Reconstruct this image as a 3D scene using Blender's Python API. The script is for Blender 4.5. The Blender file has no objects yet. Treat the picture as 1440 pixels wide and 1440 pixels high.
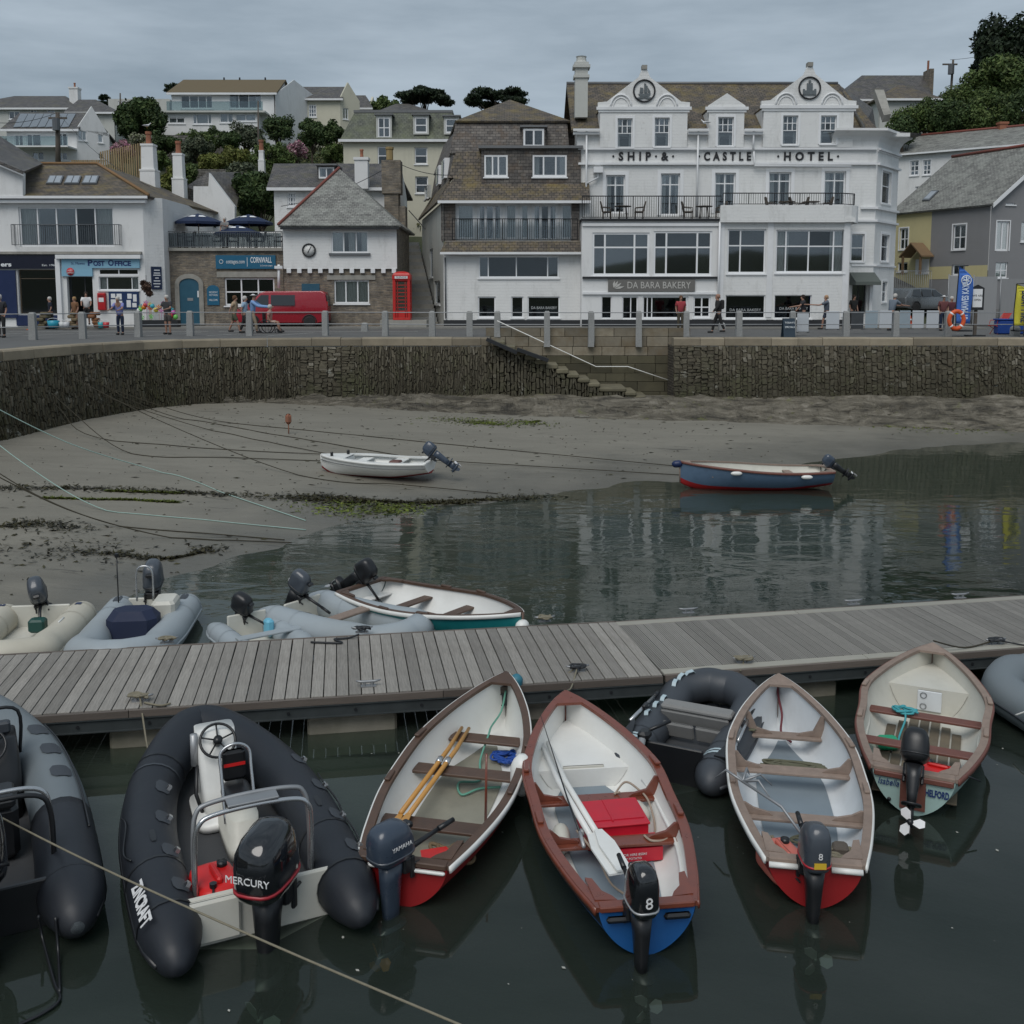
import bpy, bmesh, math, random
import numpy as np
from mathutils import Vector, Matrix, Euler
R=math.radians; PI=math.pi
rnd=random.Random(7)
sc=bpy.context.scene
COL=sc.collection
# ---------------------------------------------------------------- camera
CAMZ=5.2; PITCH=R(6.46); FX=1440.0; CX0=720.0; CY0=579.0
cd=bpy.data.cameras.new('camera'); cam=bpy.data.objects.new('camera',cd); COL.objects.link(cam)
cam.location=(0,0,CAMZ); cam.rotation_euler=(R(90)-PITCH,0,0)
cd.sensor_width=36; cd.lens=36; cd.shift_y=-(720-CY0)/1440.0; cd.clip_end=2000; cd.clip_start=.05
sc.camera=cam
# ---------------------------------------------------------------- world
SUN_EL=R(55); SUN_AZ=R(200)
w=bpy.data.worlds.new('World'); sc.world=w; w.use_nodes=True
nt=w.node_tree; nt.nodes.clear()
def _n(t,ty,**k):
    n=t.nodes.new(ty)
    for a,b in k.items(): setattr(n,a,b)
    return n
sky=_n(nt,'ShaderNodeTexSky',sky_type='NISHITA',sun_disc=False,sun_elevation=SUN_EL,sun_rotation=SUN_AZ,air_density=1.0,dust_density=4.0)
tc=_n(nt,'ShaderNodeTexCoord'); mp=_n(nt,'ShaderNodeMapping'); mp.inputs['Scale'].default_value=(1,1,5)
no=_n(nt,'ShaderNodeTexNoise'); no.inputs['Scale'].default_value=2.2; no.inputs['Detail'].default_value=6; no.inputs['Roughness'].default_value=.55
rp=_n(nt,'ShaderNodeValToRGB'); rp.color_ramp.elements[0].position=.36; rp.color_ramp.elements[1].position=.64
rp.color_ramp.elements[0].color=(1.65,2.1,2.52,1); rp.color_ramp.elements[1].color=(3.15,3.72,4.25,1)
mx=_n(nt,'ShaderNodeMix',data_type='RGBA'); mx.inputs['Factor'].default_value=.93
bg=_n(nt,'ShaderNodeBackground'); bg.inputs['Strength'].default_value=.12
ow=_n(nt,'ShaderNodeOutputWorld')
L=nt.links.new
L(tc.outputs['Generated'],mp.inputs[0]); L(mp.outputs[0],no.inputs['Vector']); L(no.outputs['Fac'],rp.inputs[0])
L(sky.outputs[0],mx.inputs['A']); L(rp.outputs[0],mx.inputs['B']); L(mx.outputs['Result'],bg.inputs[0]); L(bg.outputs[0],ow.inputs[0])
sd=bpy.data.lights.new('sun','SUN'); sd.energy=1.5; sd.angle=R(40); sd.color=(1,.97,.93)
sun=bpy.data.objects.new('sun',sd); COL.objects.link(sun); sun.rotation_euler=(R(90)-SUN_EL,0,R(-20))
sc.view_settings.view_transform='Standard'; sc.view_settings.look='None'; sc.view_settings.exposure=.2; sc.view_settings.gamma=1
sc.view_settings.use_curve_mapping=False
# ---------------------------------------------------------------- projection helpers (measure a place from the photograph)
def ray(px,py):
    k=(CY0-py)/FX; h=(px-CX0)/FX
    return Vector((h, math.cos(PITCH)+k*math.sin(PITCH), -math.sin(PITCH)+k*math.cos(PITCH)))
def gnd(px,py,z=0.):
    r=ray(px,py); t=(z-CAMZ)/r.z
    return Vector((r.x*t,r.y*t,z))
def atY(px,py,Y):
    r=ray(px,py); t=Y/r.y
    return Vector((r.x*t,Y,CAMZ+r.z*t))
# ---------------------------------------------------------------- object bookkeeping
def link(name,data,parent=None):
    o=bpy.data.objects.new(name,data); COL.objects.link(o)
    if parent is not None: o.parent=parent
    return o
def tag(o,label=None,cat=None,group=None,kind=None):
    if label: o['label']=label
    if cat: o['category']=cat
    if group: o['group']=group
    if kind: o['kind']=kind
    return o
def empty(name,loc,label=None,cat=None,group=None,rz=0.,kind=None):
    o=link(name,None); o.location=loc; o.rotation_euler=(0,0,rz); o.empty_display_size=.2
    return tag(o,label,cat,group,kind)
def woff(o):
    v=Vector((0,0,0))
    while o is not None: v+=o.location; o=o.parent
    return v
def copy_tree(o,parent=None):
    c=o.copy(); COL.objects.link(c)
    if parent is not None: c.parent=parent
    for ch in list(o.children): copy_tree(ch,c)
    return c
# ---------------------------------------------------------------- mesh builder
class MB:
    def __init__(s): s.v=[]; s.f=[]; s.sm=[]
    def add(s,vs,fs,smooth=False):
        n=len(s.v); s.v.extend([tuple(v) for v in vs]); s.f.extend([tuple(i+n for i in f) for f in fs]); s.sm.extend([smooth]*len(fs)); return s
    def hexa(s,p):   # 8 points: bottom 4 ccw, top 4
        return s.add(p,[(0,3,2,1),(4,5,6,7),(0,1,5,4),(1,2,6,5),(2,3,7,6),(3,0,4,7)])
    def box(s,x0,x1,y0,y1,z0,z1):
        if x0>x1:x0,x1=x1,x0
        if y0>y1:y0,y1=y1,y0
        if z0>z1:z0,z1=z1,z0
        return s.hexa([(x0,y0,z0),(x1,y0,z0),(x1,y1,z0),(x0,y1,z0),(x0,y0,z1),(x1,y0,z1),(x1,y1,z1),(x0,y1,z1)])
    def bevbox(s,c,d,ch=.02,rot=None,taper=1.):   # chamfered box
        x,y,z=d[0]/2,d[1]/2,d[2]/2
        ch=min(ch,x*.9,y*.9,z*.9)
        def ring(X,Y,Z): return [(-X+ch,-Y,Z),(X-ch,-Y,Z),(X,-Y+ch,Z),(X,Y-ch,Z),(X-ch,Y,Z),(-X+ch,Y,Z),(-X,Y-ch,Z),(-X,-Y+ch,Z)]
        rs=[ring(x-ch*.7,y-ch*.7,-z),ring(x,y,-z+ch),ring(x*taper,y*taper,z-ch),ring((x-ch*.7)*taper,(y-ch*.7)*taper,z)]
        vs=[Vector(p) for r_ in rs for p in r_]
        if rot is not None: vs=[rot@v for v in vs]
        c=Vector(c); vs=[v+c for v in vs]
        fs=[tuple(range(7,-1,-1)),tuple(range(24,32))]
        for k in range(3):
            for i in range(8): fs.append((k*8+i,k*8+(i+1)%8,k*8+8+(i+1)%8,k*8+8+i))
        return s.add(vs,fs)
    def prism(s,pts,d):   # extrude polygon (list of 3d points) by vector d
        d=Vector(d); n=len(pts); pts=[Vector(p) for p in pts]
        fs=[tuple(range(n-1,-1,-1)),tuple(range(n,2*n))]+[(i,(i+1)%n,n+(i+1)%n,n+i) for i in range(n)]
        nn=Vector((0,0,0))
        for i in range(n): nn+=pts[i].cross(pts[(i+1)%n])
        if nn.dot(d)<0: fs=[tuple(reversed(f)) for f in fs]
        return s.add(pts+[p+d for p in pts],fs)
    def tube(s,pts,r,n=8,cap=True,closed=False,smooth=True):
        pts=[Vector(p) for p in pts]; m=len(pts)
        rr=r if isinstance(r,(list,tuple)) else [r]*m
        up=None; vs=[]
        for i in range(m):
            if closed: t=pts[(i+1)%m]-pts[i-1]
            else: t=pts[min(i+1,m-1)]-pts[max(i-1,0)]
            if t.length<1e-9: t=Vector((0,0,1))
            t.normalize()
            if up is None:
                up=Vector((0,0,1)) if abs(t.z)<.9 else Vector((1,0,0))
            a=t.cross(up)
            if a.length<1e-6: a=t.cross(Vector((1,0,0)))
            a.normalize(); b=a.cross(t).normalized(); up=b
            for k in range(n):
                q=2*PI*k/n; vs.append(pts[i]+(a*math.cos(q)+b*math.sin(q))*rr[i])
        fs=[]
        for i in range(m-1 if not closed else m):
            j=(i+1)%m
            for k in range(n): fs.append((i*n+k,i*n+(k+1)%n,j*n+(k+1)%n,j*n+k))
        if cap and not closed:
            fs.append(tuple(range(n-1,-1,-1))); fs.append(tuple((m-1)*n+k for k in range(n)))
        fs=[tuple(reversed(f)) for f in fs]
        return s.add(vs,fs,smooth)
    def cyl(s,c,r,h,n=16,axis='z',r2=None):
        c=Vector(c); d={'z':Vector((0,0,h)),'x':Vector((h,0,0)),'y':Vector((0,h,0))}[axis]
        return s.tube([c,c+d],[r,r if r2 is None else r2],n,smooth=n>10)
    def loft(s,rings,closed=True,cap=True,smooth=True,flip=False):
        n=len(rings[0]); vs=[p for r_ in rings for p in r_]; fs=[]
        for i in range(len(rings)-1):
            for k in range(n if closed else n-1):
                fs.append((i*n+k,i*n+(k+1)%n,(i+1)*n+(k+1)%n,(i+1)*n+k))
        if cap and closed:
            fs.append(tuple(range(n-1,-1,-1))); fs.append(tuple((len(rings)-1)*n+k for k in range(n)))
        if flip: fs=[tuple(reversed(f)) for f in fs]
        return s.add(vs,fs,smooth)
    def lathe(s,prof,c=(0,0,0),n=16,smooth=True,axis=None):
        c=Vector(c); rings=[]
        for r_,z in prof:
            rings.append([Vector((r_*math.cos(2*PI*k/n),r_*math.sin(2*PI*k/n),z)) for k in range(n)])
        if axis is not None: rings=[[axis@p for p in q] for q in rings]
        rings=[[p+c for p in q] for q in rings]
        return s.loft(rings,smooth=smooth)
    def build(s,name,mat,parent=None,world=False,sub=0,bevel=0,label=None,kind=None):
        me=bpy.data.meshes.new(name)
        vs=s.v
        if world and parent is not None:
            o=woff(parent); vs=[(a-o.x,b-o.y,c-o.z) for a,b,c in vs]
        me.from_pydata(vs,[],s.f); me.polygons.foreach_set('use_smooth',s.sm)
        # metre UVs on each face's own plane
        uv=me.uv_layers.new(name='m'); nl=len(me.loops)
        co=np.empty(len(me.vertices)*3); me.vertices.foreach_get('co',co); co=co.reshape(-1,3)
        if world and parent is not None: co=co+np.array([o.x,o.y,o.z])
        vi=np.empty(nl,dtype=np.int32); me.loops.foreach_get('vertex_index',vi)
        nf=len(me.polygons); tot=np.empty(nf,dtype=np.int32); me.polygons.foreach_get('loop_total',tot)
        nr=np.empty(nf*3); me.polygons.foreach_get('normal',nr); nr=np.repeat(nr.reshape(-1,3),tot,axis=0)
        ua=np.stack([-nr[:,1],nr[:,0],np.zeros(nl)],1); ln=np.linalg.norm(ua,axis=1,keepdims=True)
        flat=(ln[:,0]<.2); ua=ua/np.maximum(ln,1e-6); ua[flat]=(1,0,0)
        va=np.cross(nr,ua); p=co[vi]
        arr=np.stack([(p*ua).sum(1),(p*va).sum(1)],1)
        uv.data.foreach_set('uv',arr.ravel().astype(np.float32))
        me.materials.append(mat)
        ob=link(name,me,parent)
        if bevel:
            b=ob.modifiers.new('b','BEVEL'); b.width=bevel; b.segments=2; b.limit_method='ANGLE'
        if sub:
            b=ob.modifiers.new('s','SUBSURF'); b.levels=sub; b.render_levels=sub
        if label: ob['label']=label
        if kind: ob['kind']=kind
        return ob
def cat_(pts,n=8,closed=False):   # catmull-rom
    P=[Vector(p) for p in pts]; m=len(P); out=[]
    rng=range(m if closed else m-1)
    for i in rng:
        if closed: a,b,c,d=P[i-1],P[i],P[(i+1)%m],P[(i+2)%m]
        else: a,b,c,d=P[max(i-1,0)],P[i],P[i+1],P[min(i+2,m-1)]
        for k in range(n):
            t=k/n; out.append(.5*((2*b)+(c-a)*t+(2*a-5*b+4*c-d)*t*t+(-a+3*b-3*c+d)*t*t*t))
    if not closed: out.append(P[-1])
    return out
def interp(tab,t):
    if t<=tab[0][0]: return tab[0][1]
    for i in range(len(tab)-1):
        if t<=tab[i+1][0]:
            t0,a=tab[i]; t1,b=tab[i+1]
            u=(t-t0)/(t1-t0)
            m0=(b-tab[i-1][1])/(t1-tab[i-1][0]) if i>0 else (b-a)/(t1-t0)
            m1=(tab[i+2][1]-a)/(tab[i+2][0]-t0) if i+2<len(tab) else (b-a)/(t1-t0)
            h=t1-t0
            return a*(2*u**3-3*u*u+1)+m0*h*(u**3-2*u*u+u)+b*(-2*u**3+3*u*u)+m1*h*(u**3-u*u)
    return tab[-1][1]
# ---------------------------------------------------------------- materials
MATS={}
def newmat(name):
    m=bpy.data.materials.new(name); m.use_nodes=True; t=m.node_tree; t.nodes.clear()
    o=_n(t,'ShaderNodeOutputMaterial'); b=_n(t,'ShaderNodeBsdfPrincipled'); t.links.new(b.outputs[0],o.inputs[0])
    return m,t,b,o
def ramp(t,fac,stops):
    r=_n(t,'ShaderNodeValToRGB'); e=r.color_ramp.elements
    while len(e)<len(stops): e.new(.5)
    for i,(p,c) in enumerate(stops):
        e[i].position=p; e[i].color=(c[0],c[1],c[2],1) if isinstance(c,(tuple,list)) else (c,c,c,1)
    t.links.new(fac,r.inputs[0]); return r.outputs[0]
def noise(t,vec,scale,detail=4,rough=.55,dist=0.):
    n=_n(t,'ShaderNodeTexNoise'); n.inputs['Scale'].default_value=scale; n.inputs['Detail'].default_value=detail
    n.inputs['Roughness'].default_value=rough; n.inputs['Distortion'].default_value=dist
    t.links.new(vec,n.inputs['Vector']); return n.outputs['Fac']
def mapv(t,vec,sc_=(1,1,1),rot=(0,0,0)):
    m=_n(t,'ShaderNodeMapping'); m.inputs['Scale'].default_value=sc_; m.inputs['Rotation'].default_value=rot
    t.links.new(vec,m.inputs[0]); return m.outputs[0]
def mixc(t,fac,a,b,mode='MIX'):
    m=_n(t,'ShaderNodeMix',data_type='RGBA',blend_type=mode)
    for s_,v in (('Factor',fac),('A',a),('B',b)):
        if hasattr(v,'links'): t.links.new(v,m.inputs[s_])
        else: m.inputs[s_].default_value=v if s_=='Factor' else ((*v,1) if len(v)==3 else v)
    return m.outputs['Result']
def mth(t,op,a,b=0.,c=0.):
    m=_n(t,'ShaderNodeMath',operation=op)
    for i,v in enumerate((a,b,c)):
        if hasattr(v,'links'): t.links.new(v,m.inputs[i])
        else: m.inputs[i].default_value=v
    return m.outputs[0]
def bump(t,b,h,strength=.3,dist=.02,prev=None):
    n=_n(t,'ShaderNodeBump'); n.inputs['Strength'].default_value=strength; n.inputs['Distance'].default_value=dist
    t.links.new(h,n.inputs['Height'])
    if prev is not None: t.links.new(prev,n.inputs['Normal'])
    t.links.new(n.outputs[0],b.inputs['Normal']); return n.outputs[0]
def M(name,col,rough=.6,metal=0.,var=.18,scale=4.,bp=.15,bd=.01,dirt=0.,stretch=(1,1,1),objrand=0.,island=0.,spec=.5,coat=0.,dirtcol=(.06,.055,.04)):
    if name in MATS: return MATS[name]
    m,t,b,o=newmat(name); tc=_n(t,'ShaderNodeTexCoord').outputs['Object']
    v=mapv(t,tc,stretch)
    n1=noise(t,v,scale,6,.6); c=mixc(t,n1,[x*(1-var) for x in col],[min(x*(1+var),.95) for x in col])
    if objrand:
        oi=_n(t,'ShaderNodeObjectInfo').outputs['Random']; k=ramp(t,oi,[(0,1-objrand),(1,1+objrand)])
        c=mixc(t,1.,c,k,'MULTIPLY')
    if island:
        g=_n(t,'ShaderNodeNewGeometry').outputs['Random Per Island']; k=ramp(t,g,[(0,1-island),(1,1+island)])
        c=mixc(t,1.,c,k,'MULTIPLY')
    if dirt:
        n2=noise(t,tc,scale*.37,5,.65); f=ramp(t,n2,[(.48,0.),(.75,dirt)]); c=mixc(t,f,c,dirtcol)
    t.links.new(c,b.inputs['Base Color'])
    b.inputs['Roughness'].default_value=rough; b.inputs['Metallic'].default_value=metal
    b.inputs['Specular IOR Level'].default_value=spec; b.inputs['Coat Weight'].default_value=coat
    rr=ramp(t,n1,[(0.2,max(rough-.08,.03)),(.8,min(rough+.1,1))]); t.links.new(rr,b.inputs['Roughness'])
    if bp: bump(t,b,noise(t,v,scale*5,4,.6),bp,bd)
    MATS[name]=m; return m
def wallmat(name,col,streak=.35,course=.0,bstr=.5,grime=(.16,.16,.13)):
    if name in MATS: return MATS[name]
    m,t,b,o=newmat(name); c_=_n(t,'ShaderNodeTexCoord'); ob=c_.outputs['Object']; uv=c_.outputs['UV']
    n1=noise(t,ob,.9,6,.6); c=mixc(t,n1,[x*.9 for x in col],[min(x*1.06,.9) for x in col])
    sv=mapv(t,ob,(1.1,1.1,.3)); s=noise(t,sv,1.3,8,.75); f=ramp(t,s,[(.52,0.),(.8,streak*.6)]); c=mixc(t,f,c,grime)
    s2=noise(t,ob,3.3,8,.75); f2=ramp(t,s2,[(.6,0.),(.78,streak*.6)]); c=mixc(t,f2,c,grime)
    t.links.new(c,b.inputs['Base Color']); b.inputs['Roughness'].default_value=.75
    nb=bump(t,b,noise(t,ob,9,6,.65),bstr,.02)
    if course:
        br=_n(t,'ShaderNodeTexBrick'); br.inputs['Scale'].default_value=1; br.inputs['Brick Width'].default_value=.42; br.inputs['Row Height'].default_value=.16
        br.inputs['Mortar Size'].default_value=.012; br.inputs['Mortar Smooth'].default_value=.6; br.inputs['Color1'].default_value=(1,1,1,1); br.inputs['Color2'].default_value=(.8,.8,.8,1); br.inputs['Mortar'].default_value=(0,0,0,1)
        dn=_n(t,'ShaderNodeTexNoise'); dn.inputs['Scale'].default_value=2; t.links.new(ob,dn.inputs[0])
        vv=mixc(t,.06,uv,dn.outputs['Color'],'ADD'); t.links.new(vv,br.inputs[0])
        bump(t,b,br.outputs['Color'],course,.02,nb)
    MATS[name]=m; return m
def brickmat(name,c1,c2,mortar,bw,rh,ms=.012,distort=.05,bstr=.8,lichen=None,lich=(.45,.62),rough=.8,offset=.5,var=.5,bd=.03,dscale=3.):
    if name in MATS: return MATS[name]
    m,t,b,o=newmat(name); c_=_n(t,'ShaderNodeTexCoord'); ob=c_.outputs['Object']; uv=c_.outputs['UV']
    dn=_n(t,'ShaderNodeTexNoise'); dn.inputs['Scale'].default_value=dscale; dn.inputs['Detail'].default_value=3; t.links.new(uv,dn.inputs[0])
    cen=_n(t,'ShaderNodeVectorMath',operation='SUBTRACT'); t.links.new(dn.outputs['Color'],cen.inputs[0]); cen.inputs[1].default_value=(.5,.5,.5)
    sc2=_n(t,'ShaderNodeVectorMath',operation='SCALE'); t.links.new(cen.outputs[0],sc2.inputs[0]); sc2.inputs['Scale'].default_value=distort
    ad=_n(t,'ShaderNodeVectorMath',operation='ADD'); t.links.new(uv,ad.inputs[0]); t.links.new(sc2.outputs[0],ad.inputs[1])
    br=_n(t,'ShaderNodeTexBrick',offset=offset); t.links.new(ad.outputs[0],br.inputs[0])
    br.inputs['Scale'].default_value=1; br.inputs['Brick Width'].default_value=bw; br.inputs['Row Height'].default_value=rh
    br.inputs['Mortar Size'].default_value=ms; br.inputs['Mortar Smooth'].default_value=.3; br.inputs['Bias'].default_value=0
    br.inputs['Color1'].default_value=(*c1,1); br.inputs['Color2'].default_value=(*c2,1); br.inputs['Mortar'].default_value=(*mortar,1)
    n1=noise(t,ob,2.5,7,.7); k=ramp(t,n1,[(.25,1-var),(.75,1+var)]); c=mixc(t,1.,br.outputs['Color'],k,'MULTIPLY')
    if lichen:
        n2=noise(t,ob,1.1,8,.75); f=ramp(t,n2,[(lich[0],0.),(lich[1],.85)]); c=mixc(t,f,c,lichen)
        n3=noise(t,ob,6,6,.7); f=ramp(t,n3,[(.62,0.),(.7,.7)]); c=mixc(t,f,c,(.30,.31,.27))
    t.links.new(c,b.inputs['Base Color']); b.inputs['Roughness'].default_value=rough
    h=mixc(t,.35,br.outputs['Fac'],noise(t,ob,12,5,.6)); inv=mth(t,'SUBTRACT',1.,br.outputs['Fac'])
    nb=bump(t,b,inv,bstr,bd); bump(t,b,noise(t,ob,14,5,.65),.35,.02,nb)
    MATS[name]=m; return m
def glassmat(name,tint=(.35,.38,.4),mixf=.5,rough=.03):
    if name in MATS: return MATS[name]
    m=bpy.data.materials.new(name); m.use_nodes=True; t=m.node_tree; t.nodes.clear(); o=_n(t,'ShaderNodeOutputMaterial')
    tr=_n(t,'ShaderNodeBsdfTransparent'); tr.inputs[0].default_value=(*tint,1)
    gl=_n(t,'ShaderNodeBsdfGlossy'); gl.inputs[0].default_value=(.8,.85,.9,1); gl.inputs['Roughness'].default_value=rough
    fr=_n(t,'ShaderNodeFresnel'); fr.inputs[0].default_value=1.5
    tcv=_n(t,'ShaderNodeTexCoord').outputs['Object']; bn=_n(t,'ShaderNodeBump'); bn.inputs['Strength'].default_value=.04; t.links.new(noise(t,tcv,1.5,2),bn.inputs['Height']); t.links.new(bn.outputs[0],gl.inputs['Normal'])
    oi=_n(t,'ShaderNodeObjectInfo').outputs['Random']; f=mth(t,'MULTIPLY_ADD',fr.outputs[0],.9,mth(t,'MULTIPLY_ADD',oi,mixf*.22,.02)); mx=_n(t,'ShaderNodeMixShader'); t.links.new(f,mx.inputs[0]); t.links.new(tr.outputs[0],mx.inputs[1]); t.links.new(gl.outputs[0],mx.inputs[2]); t.links.new(mx.outputs[0],o.inputs[0])
    MATS[name]=m; return m
WHITE=wallmat('white_render',(.74,.745,.735),.7,.4)
WHITE2=wallmat('white_painted_smooth',(.73,.735,.73),.55,0,.3)
OFFW=wallmat('old_grey_render',(.5,.51,.48),.6,0,.5)
CREAM=wallmat('cream_render',(.58,.56,.45),.45,0,.3)
GREYW=wallmat('grey_paint_wall',(.235,.235,.24),.2,0,.3,(.12,.12,.12))
YELW=wallmat('yellow_paint_wall',(.55,.49,.27),.25,0,.3)
UPVC=M('white_window_frame',(.78,.79,.8),.4,var=.05,bp=.02,scale=2)
TRIM=M('white_gloss_trim',(.74,.75,.76),.45,var=.08,bp=.05,scale=2,dirt=.2,dirtcol=(.35,.34,.3))
DARKIN=M('dark_interior',(.06,.062,.065),.9,var=.3,bp=0)  # dark grey standing in for unlit rooms; also on some door frames
CURT=M('net_curtain',(.75,.75,.73),.9,var=.1,scale=3,stretch=(14,14,.5),bp=.6,bd=.05)
GLASS=glassmat('window_glass',(.88,.9,.9))
GLASSD=glassmat('dark_shop_glass',(.6,.62,.63),.15)
SLATE=brickmat('slate_roof',(.12,.11,.105),(.065,.062,.062),(.02,.02,.02),.26,.19,.012,.015,.8,(.13,.12,.07),(.5,.72),.6)
SLATEBR=brickmat('brown_lichen_slate',(.13,.105,.08),(.07,.06,.05),(.015,.015,.015),.28,.2,.014,.02,.9,(.2,.15,.05),(.47,.7),.7)
SLATEGR=brickmat('grey_scantle_slate',(.25,.25,.23),(.15,.15,.14),(.05,.05,.05),.24,.15,.012,.02,.8,(.3,.31,.28),(.45,.7),.75)
SLATEM=brickmat('mossy_green_slate',(.13,.14,.115),(.08,.088,.075),(.03,.03,.03),.25,.18,.01,.02,.7,(.15,.17,.1),(.4,.7),.75)
SLATEH=brickmat('hung_slate_wall',(.15,.135,.12),(.08,.072,.068),(.02,.02,.02),.3,.17,.01,.015,.8,(.12,.08,.05),(.5,.7),.7)
RUBBLE=brickmat('slate_rubble_wall',(.27,.22,.16),(.13,.115,.1),(.2,.18,.15),.34,.085,.02,.12,1.,None,rough=.85,var=.55,dscale=2.5)
ASHLAR=brickmat('granite_block',(.3,.25,.17),(.2,.18,.13),(.3,.27,.2),.9,.42,.015,.05,.6,(.28,.2,.08),(.5,.7),.85)
GRANITE=M('grey_granite',(.27,.275,.27),.85,var=.35,scale=18,bp=.5,bd=.01)
RAILM=M('galvanised_rail',(.3,.31,.32),.5,.6,bp=.05)
IRON=M('black_iron',(.02,.022,.025),.5,.2,bp=.1)
GREYIRON=M('grey_balcony_rail',(.13,.14,.15),.5,.3,bp=.05)
TERRA=M('terracotta',(.3,.12,.07),.8,dirt=.5)
LEAD=M('lead_flashing',(.16,.165,.17),.55,.3)
BLACKP=M('black_paint_plinth',(.02,.022,.025),.6)
NAVY=M('navy_paint',(.008,.02,.075),.4)
TEAL=M('teal_door_paint',(.02,.09,.14),.45)
CONC=M('concrete',(.3,.29,.26),.85,var=.3,scale=3,dirt=.5,bp=.3)
WDARK=M('weathered_timber',(.1,.085,.07),.8,var=.4,scale=6,stretch=(1,1,6))
def text(s,size,mat,parent,org,ux=(1,0,0),uz=(0,0,1),align='CENTER',ext=.01,off=0.,name='lettering',shear=0.,space=1.,fit=None):
    c=bpy.data.curves.new(name,'FONT'); c.body=s; c.size=size; c.align_x=align; c.align_y='CENTER'; c.extrude=ext; c.offset=off; c.shear=shear; c.space_character=space; c.resolution_u=3
    o=bpy.data.objects.new('tmp',c); me=bpy.data.meshes.new_from_object(o); bpy.data.objects.remove(o); 
    me.name=name; me.materials.clear(); me.materials.append(mat)
    x=Vector(ux).normalized(); z=Vector(uz).normalized(); y=z; n=x.cross(z)
    k=1.
    if fit:
        xs=[v.co.x for v in me.vertices]; 
        if xs: k=fit/(max(xs)-min(xs))
    mt=Matrix(((x.x*k,y.x,n.x,0),(x.y*k,y.y,n.y,0),(x.z*k,y.z,n.z,0),(0,0,0,1)))
    p=Vector(org)
    me.transform(mt); me.transform(Matrix.Translation(p))
    return link(name,me,parent)
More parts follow.
